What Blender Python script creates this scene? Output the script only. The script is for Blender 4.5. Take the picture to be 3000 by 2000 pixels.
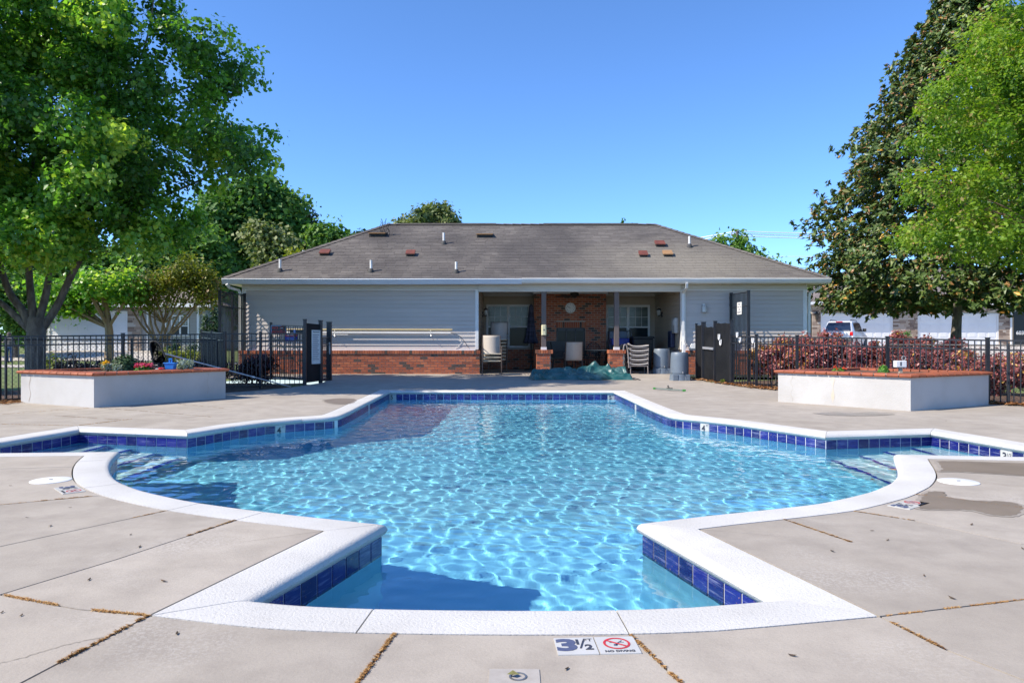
import bpy, bmesh, math, random
import numpy as np
from mathutils import Vector, Matrix
from mathutils.geometry import delaunay_2d_cdt
R = math.radians
random.seed(7)
sc = bpy.context.scene
for o in list(bpy.data.objects):
    bpy.data.objects.remove(o)
col = sc.collection

# ------------------------------------------------------------------ camera, sky, sun, exposure
F = 2150.0          # focal length in photo pixels (3000 px wide)
H = 1.12            # camera height above the pool deck
cam_d = bpy.data.cameras.new('camera')
cam_d.sensor_width = 36.0
cam_d.lens = 36.0 * F / 3000.0
cam_d.clip_start = 0.05
cam_d.clip_end = 2000.0
cam = bpy.data.objects.new('camera', cam_d)
cam.location = (0, 0, H)
cam.rotation_euler = (R(90), 0, 0)
col.objects.link(cam)
sc.camera = cam

SUN = Vector((-0.68, -0.255, 0.69)).normalized()      # towards the sun
w = bpy.data.worlds.new('World')
sc.world = w
w.use_nodes = True
wn = w.node_tree.nodes
wl = w.node_tree.links
wn.clear()
sky = wn.new('ShaderNodeTexSky')
sky.sky_type = 'NISHITA'
sky.sun_disc = False
sky.sun_elevation = math.asin(SUN.z)
sky.sun_rotation = math.atan2(SUN.x, SUN.y) % (2 * math.pi)
sky.altitude = 2600
sky.air_density = 1.0
sky.dust_density = 0.5
sky.ozone_density = 9.0
bg = wn.new('ShaderNodeBackground')
bg.inputs['Strength'].default_value = 0.138
wo = wn.new('ShaderNodeOutputWorld')
hs = wn.new('ShaderNodeHueSaturation')
hs.inputs['Saturation'].default_value = 1.03
wl.new(sky.outputs[0], hs.inputs['Color'])
wl.new(hs.outputs[0], bg.inputs[0])
wl.new(bg.outputs[0], wo.inputs[0])

sd = bpy.data.lights.new('sun', 'SUN')
sd.energy = 3.5
sd.angle = R(0.53)
sd.color = (1.0, 0.915, 0.785)
so = bpy.data.objects.new('sun', sd)
so.rotation_euler = SUN.to_track_quat('Z', 'Y').to_euler()
so.location = (-20, -6, 30)
col.objects.link(so)

vs = sc.view_settings
vs.view_transform = 'Standard'
vs.look = 'None'
vs.gamma = 1.0
vs.use_curve_mapping = False
vs.exposure = 1.08
sc.render.engine = 'CYCLES'
sc.cycles.max_bounces = 10
sc.cycles.transparent_max_bounces = 24
sc.cycles.caustics_refractive = True
sc.cycles.caustics_reflective = False
sc.cycles.sample_clamp_indirect = 4.0

# ------------------------------------------------------------------ pixel <-> place helpers
def gz(y):
    """height of the concrete deck (it climbs a little towards the pool house)"""
    return max(0.0, (y - 16.6) * 0.0215)

def P(px, py, Y):
    return Vector(((px - 1500) * Y / F, Y, H - (py - 1000) * Y / F))

def G(px, py, z=None):
    if z is not None:
        Y = F * (H - z) / (py - 1000)
        return Vector(((px - 1500) * Y / F, Y, z))
    Y = F * H / (py - 1000)
    for _ in range(40):
        Y = 0.5 * Y + 0.5 * F * (H - gz(Y)) / (py - 1000)
    return Vector(((px - 1500) * Y / F, Y, gz(Y)))

# ------------------------------------------------------------------ object helpers
def tag(o, label=None, cat=None, group=None, kind=None):
    if label: o['label'] = label
    if cat: o['category'] = cat
    if group: o['group'] = group
    if kind: o['kind'] = kind
    return o

def thing(name, loc, label, cat, group=None):
    o = bpy.data.objects.new(name, None)
    o.empty_display_size = 0.2
    o.location = loc
    col.objects.link(o)
    return tag(o, label, cat, group)

def attach(o, parent):
    o.parent = parent
    if parent.type == 'EMPTY':
        o.matrix_parent_inverse = Matrix.Translation(-Vector(parent.location))
    elif parent.parent is None and tuple(parent.location) != (0, 0, 0):
        o.matrix_parent_inverse = parent.matrix_basis.inverted()
    elif parent.parent is not None:
        o.matrix_parent_inverse = parent.matrix_basis.inverted()
    return o

def link(name, me, parent=None, loc=None, rot=None):
    o = bpy.data.objects.new(name, me)
    if loc is not None: o.location = loc
    if rot is not None: o.rotation_euler = rot
    col.objects.link(o)
    if parent is not None: attach(o, parent)
    return o

class MB:
    def __init__(s):
        s.v = []; s.f = []; s.smooth = False
    def quad(s, a, b, c, d):
        n = len(s.v); s.v += [tuple(a), tuple(b), tuple(c), tuple(d)]; s.f.append((n, n+1, n+2, n+3)); return s
    def poly(s, pts):
        n = len(s.v); s.v += [tuple(p) for p in pts]; s.f.append(tuple(range(n, n+len(pts)))); return s
    def box(s, x0, y0, z0, x1, y1, z1):
        n = len(s.v)
        s.v += [(x0,y0,z0),(x1,y0,z0),(x1,y1,z0),(x0,y1,z0),(x0,y0,z1),(x1,y0,z1),(x1,y1,z1),(x0,y1,z1)]
        for q in ((0,3,2,1),(4,5,6,7),(0,1,5,4),(1,2,6,5),(2,3,7,6),(3,0,4,7)):
            s.f.append(tuple(n+i for i in q))
        return s
    def bar(s, a, b, w, h, up=(0,0,1)):
        """box between two points, w across, h along up"""
        a = Vector(a); b = Vector(b); d = (b-a).normalized(); u = Vector(up)
        x = d.cross(u)
        if x.length < 1e-4: x = d.cross(Vector((1,0,0)))
        x.normalize(); u = x.cross(d).normalized()
        n = len(s.v)
        for p in (a, b):
            for i, j in ((-1,-1),(1,-1),(1,1),(-1,1)):
                s.v.append(tuple(p + x*(i*w/2) + u*(j*h/2)))
        for q in ((0,1,2,3),(7,6,5,4),(0,4,5,1),(1,5,6,2),(2,6,7,3),(3,7,4,0)):
            s.f.append(tuple(n+i for i in q))
        return s
    def tube(s, pts, r, n=8, cap=True):
        pts = [Vector(p) for p in pts]
        rs = r if isinstance(r, (list, tuple)) else [r]*len(pts)
        base = len(s.v)
        ref = None
        for i, p in enumerate(pts):
            d = (pts[min(i+1, len(pts)-1)] - pts[max(i-1, 0)])
            if d.length < 1e-9: d = Vector((0,0,1))
            d.normalize()
            if ref is None:
                ref = Vector((0,0,1)) if abs(d.z) < 0.9 else Vector((1,0,0))
            x = d.cross(ref)
            if x.length < 1e-5: x = d.cross(Vector((0.3,1,0.2)))
            x.normalize(); y = x.cross(d).normalized(); ref = y.cross(x) * -1 if False else ref
            for k in range(n):
                a = 2*math.pi*k/n
                s.v.append(tuple(p + x*(math.cos(a)*rs[i]) + y*(math.sin(a)*rs[i])))
        for i in range(len(pts)-1):
            for k in range(n):
                a = base+i*n+k; b = base+i*n+(k+1) % n
                s.f.append((a, a+n, b+n, b))
        if cap:
            s.f.append(tuple(base+k for k in range(n)))
            e = base+(len(pts)-1)*n
            s.f.append(tuple(e+n-1-k for k in range(n)))
        return s
    def lathe(s, prof, c, n=20, axis='Z'):
        base = len(s.v); c = Vector(c)
        for r, z in prof:
            for k in range(n):
                a = 2*math.pi*k/n
                if axis == 'Z': q = Vector((math.cos(a)*r, math.sin(a)*r, z))
                elif axis == 'Y': q = Vector((math.cos(a)*r, z, math.sin(a)*r))
                else: q = Vector((z, math.cos(a)*r, math.sin(a)*r))
                s.v.append(tuple(c+q))
        for i in range(len(prof)-1):
            for k in range(n):
                a = base+i*n+k; b = base+i*n+(k+1) % n
                s.f.append((a, b, b+n, a+n))
        s.f.append(tuple(base+n-1-k for k in range(n)))
        e = base+(len(prof)-1)*n
        s.f.append(tuple(e+k for k in range(n)))
        return s
    def prism(s, pts, z0, z1):
        """vertical prism over a 2d outline (counter-clockwise)"""
        n = len(pts); b = len(s.v)
        f = (lambda z: z) if not callable(z0) else None
        for p in pts: s.v.append((p[0], p[1], z0))
        for p in pts: s.v.append((p[0], p[1], z1))
        s.f.append(tuple(b+n-1-i for i in range(n)))
        s.f.append(tuple(b+n+i for i in range(n)))
        for i in range(n):
            j = (i+1) % n
            s.f.append((b+i, b+j, b+n+j, b+n+i))
        return s
    def xform(s, m):
        s.v = [tuple(m @ Vector(p)) for p in s.v]; return s
    def mesh(s, name, mat=None, smooth=False, fix=True):
        me = bpy.data.meshes.new(name)
        me.from_pydata(s.v, [], s.f)
        if fix and len(s.f) < 20000:
            bm = bmesh.new(); bm.from_mesh(me)
            bmesh.ops.recalc_face_normals(bm, faces=bm.faces)
            bm.to_mesh(me); bm.free()
        if mat is not None: me.materials.append(mat)
        if smooth:
            me.polygons.foreach_set('use_smooth', [True]*len(me.polygons))
            try: me.set_sharp_from_angle(angle=R(40))
            except Exception: pass
        me.update()
        return me
    def build(s, name, mat, parent=None, smooth=False, bevel=0, fix=True, seg=2):
        me = s.mesh(name, mat, smooth, fix)
        o = link(name, me, parent)
        if bevel:
            b = o.modifiers.new('bevel', 'BEVEL'); b.width = bevel; b.segments = seg; b.limit_method = 'ANGLE'; b.angle_limit = R(40)
        return o

def copy_tree(o, parent=None, loc=None, rotz=None):
    c = o.copy(); col.objects.link(c)
    if parent is not None:
        c.parent = parent
    if loc is not None: c.location = loc
    if rotz is not None: c.rotation_euler = (0, 0, rotz)
    for ch in list(o.children): copy_tree(ch, c)
    return c

# ------------------------------------------------------------------ materials
def new_mat(name):
    m = bpy.data.materials.new(name); m.use_nodes = True
    nt = m.node_tree; nt.nodes.clear()
    out = nt.nodes.new('ShaderNodeOutputMaterial')
    p = nt.nodes.new('ShaderNodeBsdfPrincipled')
    nt.links.new(p.outputs[0], out.inputs[0])
    return m, nt, p, out

def rgba(c): return (c[0], c[1], c[2], 1)

def coords(nt, kind='Object', scale=(1,1,1)):
    if kind == 'World':
        g = nt.nodes.new('ShaderNodeNewGeometry'); o = g.outputs['Position']
    else:
        t = nt.nodes.new('ShaderNodeTexCoord'); o = t.outputs[kind]
    mp = nt.nodes.new('ShaderNodeMapping'); mp.inputs['Scale'].default_value = scale
    nt.links.new(o, mp.inputs[0])
    return mp.outputs[0]

def noise(nt, vec, scale, detail=4, rough=0.55, dist=0):
    n = nt.nodes.new('ShaderNodeTexNoise')
    n.inputs['Scale'].default_value = scale; n.inputs['Detail'].default_value = detail
    n.inputs['Roughness'].default_value = rough; n.inputs['Distortion'].default_value = dist
    nt.links.new(vec, n.inputs['Vector']); return n.outputs['Fac']

def ramp(nt, fac, stops):
    r = nt.nodes.new('ShaderNodeValToRGB')
    e = r.color_ramp.elements
    while len(e) < len(stops): e.new(0.5)
    for i, (p, c) in enumerate(stops):
        e[i].position = p
        e[i].color = rgba(c) if isinstance(c, (tuple, list)) else (c, c, c, 1)
    nt.links.new(fac, r.inputs[0]); return r.outputs[0]

def mix(nt, fac, a, b, mode='MIX'):
    m = nt.nodes.new('ShaderNodeMix'); m.data_type = 'RGBA'; m.blend_type = mode
    for val, key in ((fac, 0), (a, 6), (b, 7)):
        if hasattr(val, 'is_output'): nt.links.new(val, m.inputs[key])
        elif key == 0: m.inputs[0].default_value = val
        else: m.inputs[key].default_value = rgba(val)
    return m.outputs[2]

def bump(nt, h, strength, dist, p):
    b = nt.nodes.new('ShaderNodeBump'); b.inputs['Strength'].default_value = strength; b.inputs['Distance'].default_value = dist
    nt.links.new(h, b.inputs['Height']); nt.links.new(b.outputs[0], p.inputs['Normal']); return b

def M(name, c, c2=None, scale=3.0, rough=0.6, bmp=0.0, bscale=None, metal=0, spec=0.5, kind='World', stretch=(1,1,1), rnd=0.0, coat=0, lo=0.35, hi=0.65):
    """plain procedural material: two-colour noise, optional fine relief, optional per-object random shade"""
    m, nt, p, out = new_mat(name)
    p.inputs['Roughness'].default_value = rough
    p.inputs['Metallic'].default_value = metal
    p.inputs['Specular IOR Level'].default_value = spec
    if coat: p.inputs['Coat Weight'].default_value = coat
    v = coords(nt, kind, stretch)
    if c2 is None: c2 = tuple(x*0.82 for x in c)
    f = noise(nt, v, scale, 6)
    cc = ramp(nt, f, [(lo, c), (hi, c2)])
    if rnd:
        oi = nt.nodes.new('ShaderNodeObjectInfo')
        r2 = ramp(nt, oi.outputs['Random'], [(0, 1-rnd), (1, 1.0)])
        cc = mix(nt, 1.0, cc, r2, 'MULTIPLY')
    nt.links.new(cc, p.inputs['Base Color'])
    if bmp:
        bump(nt, noise(nt, v, bscale or scale*8, 5), bmp, 0.02, p)
    return m
# ---- the materials used below
def mat_concrete():
    m, nt, p, out = new_mat('concrete_deck')
    v = coords(nt, 'World')
    oi = nt.nodes.new('ShaderNodeObjectInfo')
    big = noise(nt, v, 0.55, 6, 0.6)
    mid = noise(nt, v, 3.1, 7, 0.65)
    fine = noise(nt, v, 90, 3, 0.7)
    c = ramp(nt, big, [(0.32, (0.360, 0.315, 0.262)), (0.68, (0.432, 0.384, 0.328))])
    c = mix(nt, ramp(nt, mid, [(0.40, 0.0), (0.66, 0.75)]), c, (0.300, 0.262, 0.222))
    # pale worn patches where the surface has flaked
    wv = noise(nt, v, 0.9, 3, 0.5)
    fl = nt.nodes.new('ShaderNodeMath'); fl.operation = 'MULTIPLY'
    nt.links.new(ramp(nt, wv, [(0.56, 0.0), (0.68, 1.0)]), fl.inputs[0])
    nt.links.new(ramp(nt, noise(nt, v, 48, 4, 0.75), [(0.5, 0.0), (0.54, 1.0)]), fl.inputs[1])
    fl2 = nt.nodes.new('ShaderNodeMath'); fl2.operation = 'MULTIPLY'; fl2.inputs[1].default_value = 0.5
    nt.links.new(fl.outputs[0], fl2.inputs[0])
    c = mix(nt, fl2.outputs[0], c, (0.50, 0.46, 0.415))
    # rusty-brown stains with their own shape
    st = noise(nt, v, 0.33, 5, 0.6, 0.6)
    c = mix(nt, ramp(nt, st, [(0.60, 0.0), (0.74, 0.5)]), c, (0.245, 0.205, 0.162))
    r2 = ramp(nt, oi.outputs['Random'], [(0, 0.90), (1, 1.05)])
    c = mix(nt, 1.0, c, r2, 'MULTIPLY')
    c = mix(nt, ramp(nt, fine, [(0.3, 0.22), (0.5, 0.0)]), c, (0.20, 0.18, 0.155))
    nt.links.new(c, p.inputs['Base Color'])
    p.inputs['Roughness'].default_value = 0.8
    p.inputs['Specular IOR Level'].default_value = 0.25
    bump(nt, noise(nt, v, 60, 6, 0.7), 0.25, 0.01, p)
    return m

def mat_coping():
    m, nt, p, out = new_mat('coping_white')
    v = coords(nt, 'World')
    pit = noise(nt, v, 75, 4, 0.65)
    c = ramp(nt, noise(nt, v, 1.6, 6, 0.6), [(0.3, (0.50, 0.483, 0.455)), (0.6, (0.585, 0.57, 0.545))])
    c = mix(nt, ramp(nt, pit, [(0.33, 0.55), (0.42, 0.0)]), c, (0.30, 0.287, 0.26))
    c = mix(nt, ramp(nt, noise(nt, v, 5, 7, 0.7), [(0.60, 0.0), (0.78, 0.35)]), c, (0.36, 0.332, 0.29))
    nt.links.new(c, p.inputs['Base Color'])
    p.inputs['Roughness'].default_value = 0.75
    p.inputs['Specular IOR Level'].default_value = 0.3
    bump(nt, pit, 0.45, 0.012, p)
    return m

def mat_tile():
    m, nt, p, out = new_mat('blue_tile')
    v = coords(nt, 'World', (1.2, 1.2, 22))
    oi = nt.nodes.new('ShaderNodeObjectInfo')
    base = ramp(nt, oi.outputs['Random'], [(0, (0.005, 0.009, 0.085)), (1, (0.014, 0.020, 0.19))])
    s = noise(nt, v, 3.0, 6, 0.7)
    c = mix(nt, ramp(nt, s, [(0.52, 0.0), (0.70, 0.62)]), base, (0.30, 0.33, 0.52))
    v2 = coords(nt, 'World')
    c = mix(nt, ramp(nt, noise(nt, v2, 55, 2), [(0.70, 0.0), (0.74, 0.8)]), c, (0.42, 0.22, 0.10))
    nt.links.new(c, p.inputs['Base Color'])
    p.inputs['Roughness'].default_value = 0.22
    bump(nt, noise(nt, coords(nt, 'World', (1, 1, 3)), 12, 3), 0.08, 0.01, p)
    return m

def mat_water():
    m = bpy.data.materials.new('pool_water'); m.use_nodes = True
    nt = m.node_tree; nt.nodes.clear()
    out = nt.nodes.new('ShaderNodeOutputMaterial')
    g = nt.nodes.new('ShaderNodeBsdfGlass'); g.inputs['Roughness'].default_value = 0.0; g.inputs['IOR'].default_value = 1.33
    g.inputs[0].default_value = (0.96, 0.995, 1.0, 1)
    nt.links.new(g.outputs[0], out.inputs['Surface'])
    return m

def mat_plaster():
    m, nt, p, out = new_mat('pool_plaster')
    v = coords(nt, 'World')
    c = ramp(nt, noise(nt, v, 1.2, 5), [(0.3, (0.17, 0.58, 0.80)), (0.7, (0.23, 0.65, 0.84))])
    nt.links.new(c, p.inputs['Base Color'])
    p.inputs['Roughness'].default_value = 0.8
    return m

def mat_brick(name='brick', dark=0.12):
    m, nt, p, out = new_mat(name)
    oi = nt.nodes.new('ShaderNodeObjectInfo')
    at = nt.nodes.new('ShaderNodeAttribute'); at.attribute_name = 'rnd'
    s = nt.nodes.new('ShaderNodeMath'); s.operation = 'ADD'
    nt.links.new(oi.outputs['Random'], s.inputs[0]); nt.links.new(at.outputs['Fac'], s.inputs[1])
    fr = nt.nodes.new('ShaderNodeMath'); fr.operation = 'FRACT'; nt.links.new(s.outputs[0], fr.inputs[0])
    c = ramp(nt, fr.outputs[0], [(0.0, (0.055, 0.042, 0.036)), (dark, (0.10, 0.062, 0.045)), (dark+0.02, (0.27, 0.075, 0.036)), (0.6, (0.40, 0.105, 0.045)), (1.0, (0.47, 0.15, 0.065))])
    v = coords(nt, 'World')
    c = mix(nt, ramp(nt, noise(nt, v, 28, 5, 0.7), [(0.5, 0.0), (0.75, 0.5)]), c, (0.23, 0.13, 0.09))
    nt.links.new(c, p.inputs['Base Color'])
    p.inputs['Roughness'].default_value = 0.85
    bump(nt, noise(nt, v, 60, 5, 0.7), 0.4, 0.01, p)
    return m

def mat_leaf(name, stops, rough=0.45, trans=0.35, spec=0.5):
    """leaf colour picked per leaf from a random attribute; some light comes through"""
    m = bpy.data.materials.new(name); m.use_nodes = True
    nt = m.node_tree; nt.nodes.clear()
    out = nt.nodes.new('ShaderNodeOutputMaterial')
    p = nt.nodes.new('ShaderNodeBsdfPrincipled')
    at = nt.nodes.new('ShaderNodeAttribute'); at.attribute_name = 'rnd'
    c = ramp(nt, at.outputs['Fac'], stops)
    nt.links.new(c, p.inputs['Base Color'])
    p.inputs['Roughness'].default_value = rough
    p.inputs['Specular IOR Level'].default_value = spec
    t = nt.nodes.new('ShaderNodeBsdfTranslucent')
    tc = mix(nt, 1.0, c, (1.25, 1.35, 0.55), 'MULTIPLY')
    nt.links.new(tc, t.inputs[0])
    mx = nt.nodes.new('ShaderNodeMixShader'); mx.inputs[0].default_value = trans
    nt.links.new(p.outputs[0], mx.inputs[1]); nt.links.new(t.outputs[0], mx.inputs[2])
    nt.links.new(mx.outputs[0], out.inputs[0])
    return m

def mat_attr(name, stops, rough=0.8, spec=0.3, bmp=0.0):
    m, nt, p, out = new_mat(name)
    at = nt.nodes.new('ShaderNodeAttribute'); at.attribute_name = 'rnd'
    c = ramp(nt, at.outputs['Fac'], stops)
    nt.links.new(c, p.inputs['Base Color'])
    p.inputs['Roughness'].default_value = rough; p.inputs['Specular IOR Level'].default_value = spec
    return m

def mat_shingle():
    m, nt, p, out = new_mat('roof_shingle')
    at = nt.nodes.new('ShaderNodeAttribute'); at.attribute_name = 'rnd'
    v = coords(nt, 'World')
    c = ramp(nt, at.outputs['Fac'], [(0, (0.135, 0.120, 0.112)), (0.5, (0.162, 0.146, 0.136)), (1, (0.198, 0.179, 0.165))])
    # dark algae streaks and a pale washed patch, shapes of their own
    alg = noise(nt, coords(nt, 'World', (0.5, 0.5, 0.5)), 0.8, 4, 0.55, 0.3)
    c = mix(nt, ramp(nt, alg, [(0.40, 0.0), (0.60, 0.75)]), c, (0.080, 0.073, 0.074))
    sep = nt.nodes.new('ShaderNodeSeparateXYZ'); g = nt.nodes.new('ShaderNodeNewGeometry')
    d = nt.nodes.new('ShaderNodeVectorMath'); d.operation = 'DISTANCE'; d.inputs[1].default_value = (5.5, 23.2, 3.5)
    sc_ = nt.nodes.new('ShaderNodeVectorMath'); sc_.operation = 'MULTIPLY'; sc_.inputs[1].default_value = (0.62, 1.0, 1.0)
    off = nt.nodes.new('ShaderNodeVectorMath'); off.operation = 'MULTIPLY'; off.inputs[0].default_value = (5.5, 23.2, 3.5); off.inputs[1].default_value = (0.62, 1.0, 1.0)
    nt.links.new(g.outputs['Position'], sc_.inputs[0]); nt.links.new(sc_.outputs[0], d.inputs[0]); nt.links.new(off.outputs[0], d.inputs[1])
    dn = nt.nodes.new('ShaderNodeMath'); dn.operation = 'ADD'
    nn = nt.nodes.new('ShaderNodeMath'); nn.operation = 'MULTIPLY'; nn.inputs[1].default_value = 1.6
    nt.links.new(noise(nt, v, 1.1, 4), nn.inputs[0]); nt.links.new(d.outputs['Value'], dn.inputs[0]); nt.links.new(nn.outputs[0], dn.inputs[1])
    mr = nt.nodes.new('ShaderNodeMapRange'); mr.inputs['From Min'].default_value = 1.5; mr.inputs['From Max'].default_value = 3.4
    mr.inputs['To Min'].default_value = 0.62; mr.inputs['To Max'].default_value = 0.0
    nt.links.new(dn.outputs[0], mr.inputs[0])
    c = mix(nt, mr.outputs[0], c, (0.30, 0.27, 0.22))
    c = mix(nt, ramp(nt, noise(nt, v, 120, 2), [(0.4, 0.3), (0.6, 0.0)]), c, (0.06, 0.055, 0.05))
    nt.links.new(c, p.inputs['Base Color'])
    p.inputs['Roughness'].default_value = 0.9; p.inputs['Specular IOR Level'].default_value = 0.2
    return m

MT = {}
MT['concrete'] = mat_concrete()
MT['coping'] = mat_coping()
MT['tile'] = mat_tile()
MT['water'] = mat_water()
MT['plaster'] = mat_plaster()
MT['brick'] = mat_brick()
MT['shingle'] = mat_shingle()
MT['deck_base'] = M('deck_base', (0.10, 0.07, 0.045), (0.17, 0.12, 0.07), 8, 0.95)
MT['grout'] = M('grout_white', (0.72, 0.74, 0.76), (0.60, 0.62, 0.64), 10, 0.8)
MT['tile_white'] = M('marker_tile_white', (0.52, 0.51, 0.485), (0.47, 0.46, 0.435), 6, 0.35)
MT['ink'] = M('ink_dark', (0.03, 0.035, 0.05), (0.05, 0.05, 0.07), 20, 0.5)
MT['ink_blue'] = M('ink_blue_grey', (0.06, 0.075, 0.15), (0.09, 0.10, 0.17), 20, 0.5)
MT['ink_red'] = M('ink_red', (0.55, 0.02, 0.03), (0.45, 0.03, 0.03), 20, 0.45)
MT['black_metal'] = M('black_powder_coat', (0.012, 0.013, 0.017), (0.022, 0.023, 0.028), 6, 0.38, 0.05, 80)
MT['black_sheet'] = M('black_perforated_sheet', (0.008, 0.009, 0.011), (0.015, 0.016, 0.018), 2.5, 0.6, spec=0.2)
MT['siding'] = M('vinyl_siding_grey', (0.56, 0.505, 0.465), (0.51, 0.46, 0.425), 2.0, 0.55, 0.04, 40, rnd=0.06, stretch=(0.3, 1, 4))
MT['siding_bounce'] = M('vinyl_siding_bounce', (0.46, 0.38, 0.29), (0.42, 0.35, 0.27), 2.0, 0.55, rnd=0.05)  # house siding inside the porch; warm bounce light put into its colour
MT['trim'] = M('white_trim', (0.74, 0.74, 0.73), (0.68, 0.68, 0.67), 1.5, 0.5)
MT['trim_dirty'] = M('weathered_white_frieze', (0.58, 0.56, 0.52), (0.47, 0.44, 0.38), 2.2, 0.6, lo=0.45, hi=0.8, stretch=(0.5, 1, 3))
MT['soffit'] = M('soffit_cream', (0.72, 0.68, 0.60), (0.64, 0.60, 0.52), 3, 0.6)
MT['gutter_old'] = M('old_white_gutter', (0.66, 0.68, 0.72), (0.60, 0.62, 0.66), 1.2, 0.4)
MT['mortar'] = M('mortar', (0.47, 0.42, 0.35), (0.38, 0.33, 0.27), 14, 0.95)
MT['post'] = M('brown_post', (0.135, 0.105, 0.095), (0.115, 0.09, 0.085), 4, 0.6)
MT['glass'] = M('window_glass', (0.014, 0.022, 0.028), (0.025, 0.035, 0.04), 1.2, 0.10, spec=0.12)
MT['blind'] = M('window_blind', (0.36, 0.38, 0.35), (0.30, 0.33, 0.30), 2, 0.6)
MT['stucco'] = M('white_stucco', (0.475, 0.462, 0.445), (0.385, 0.368, 0.345), 1.6, 0.85, 0.35, 70, lo=0.4, hi=0.8)
MT['terracotta'] = M('terracotta_cap', (0.42, 0.115, 0.05), (0.30, 0.085, 0.04), 7, 0.55, 0.1, 40, rnd=0.25)
MT['soil'] = M('bark_mulch', (0.075, 0.042, 0.028), (0.14, 0.08, 0.05), 22, 0.95, 0.9, 60)
MT['grass'] = M('lawn', (0.10, 0.15, 0.035), (0.16, 0.19, 0.06), 1.5, 0.95, 0.6, 120)
MT['asphalt'] = M('asphalt', (0.055, 0.055, 0.056), (0.075, 0.074, 0.072), 2, 0.9)
MT['drive'] = M('driveway_concrete', (0.52, 0.47, 0.40), (0.46, 0.41, 0.35), 1.0, 0.85)
MT['bark'] = M('bark_grey', (0.085, 0.068, 0.055), (0.21, 0.18, 0.15), 9, 0.9, 0.9, 30, stretch=(1, 1, 0.35))
MT['bark_tan'] = M('bark_tan', (0.30, 0.21, 0.13), (0.20, 0.13, 0.08), 9, 0.8, 0.4, 30, stretch=(1, 1, 0.3))
MT['wood'] = M('weathered_wood', (0.42, 0.36, 0.28), (0.34, 0.28, 0.21), 12, 0.8)
# ------------------------------------------------------------------ pool outline (edge of the coping over the water)
def catmull(pts, sub=4):
    out = []
    n = len(pts)
    for i in range(n-1):
        p0 = pts[max(i-1, 0)]; p1 = pts[i]; p2 = pts[i+1]; p3 = pts[min(i+2, n-1)]
        for k in range(sub):
            t = k/sub
            out.append(0.5*((2*p1) + (p2-p0)*t + (2*p0-5*p1+4*p2-p3)*t*t + (3*p1-p0-3*p2+p3)*t*t*t))
    out.append(pts[-1])
    return out

def gp(lst, z=-0.012): return [Vector(G(a, b, z)[:2]) for a, b in lst]

A = gp([(1144, 1146)])[0]
bendL = catmull(gp([(1069.6, 1183.5), (1036, 1201), (1012, 1212), (995, 1218.5), (970, 1222), (940, 1224.5), (885, 1228)]), 3)
straightL = gp([(779, 1237), (687, 1249)])
Bc = gp([(549, 1271)])[0]
Cc = gp([(232, 1259)])[0]
Lend = Vector((-5.84, 7.36))
Dt = gp([(354, 1324)])[0]
curveL = catmull(gp([(354, 1324), (343, 1334), (329.7, 1349), (323.7, 1363), (324.6, 1378), (331, 1392), (343, 1405), (367, 1418), (418, 1437), (500, 1456.5), (598, 1475), (786, 1500), (949, 1518), (1137, 1538)]), 2)
Fc = gp([(744, 1759.5)])[0]
nearE = catmull(gp([(744, 1759.5), (828, 1768), (930, 1775), (1100, 1781.5), (1300, 1785), (1500, 1786.5), (1700, 1786), (1800, 1784.6), (2014, 1777.5), (2262, 1758)]), 2)
Et = gp([(1864, 1535)])[0]
curveR = catmull(gp([(1864, 1535), (2059, 1512), (2206, 1497), (2352, 1481), (2425, 1469.7), (2535, 1444), (2574, 1429), (2603, 1416), (2620, 1402), (2629, 1388), (2629, 1373.5), (2625, 1361), (2619, 1343.6), (2617, 1332)]), 2)
Rend = Vector((5.54, 7.10))
Cr = gp([(2727, 1266)])[0]
Br = gp([(2419, 1275)])[0]
bendR = catmull(gp([(2160, 1239), (2060, 1228), (1995, 1222), (1962, 1217), (1940, 1210), (1905, 1196), (1880, 1185)]), 3)
Ar = gp([(1797, 1147)])[0]

RAW = [A] + bendL + straightL + [Bc, Cc, Lend] + curveL + nearE + curveR + [Rend, Cr, Br] + bendR + [Ar]
OUT = []
for p in RAW:
    if not OUT or (p-OUT[-1]).length > 0.02: OUT.append(p)
N = len(OUT)

def offset(poly, d):
    res = []; n = len(poly); sharp = []
    for i in range(n):
        a = poly[i-1]; b = poly[i]; c = poly[(i+1) % n]
        e1 = (b-a).normalized(); e2 = (c-b).normalized()
        n1 = Vector((e1.y, -e1.x)); n2 = Vector((e2.y, -e2.x))
        m = (n1+n2)
        if m.length < 1e-6: m = n1
        m.normalize()
        k = max(0.30, m.dot(n1))
        if k < 0.93 and (e1.x*e2.y-e1.y*e2.x)*d < 0: sharp.append(i)
        res.append(b + m*(d/k))
    # fold back offset points that cross the bisector of a sharp corner
    for t in sharp:
        p = poly[t]; ax = res[t]-p
        for st in (-1, 1):
            for q in range(1, 8):
                j = (t+st*q) % n
                if (poly[j]-p).length > 4*abs(d)+0.6: break
                s0 = ax.x*(poly[j]-p).y-ax.y*(poly[j]-p).x; s1 = ax.x*(res[j]-p).y-ax.y*(res[j]-p).x
                if s0*s1 <= 0: res[j] = res[t] + (poly[j]-p)*0.0005
    return res

COPW = 0.285
cop_out = offset(OUT, COPW)
wall_p = offset(OUT, 0.032)
WATER = -0.178
pool = thing('swimming_pool', (0, 8, 0), 'splayed swimming pool with white coping and a band of dark blue tiles', 'pool')

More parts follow.
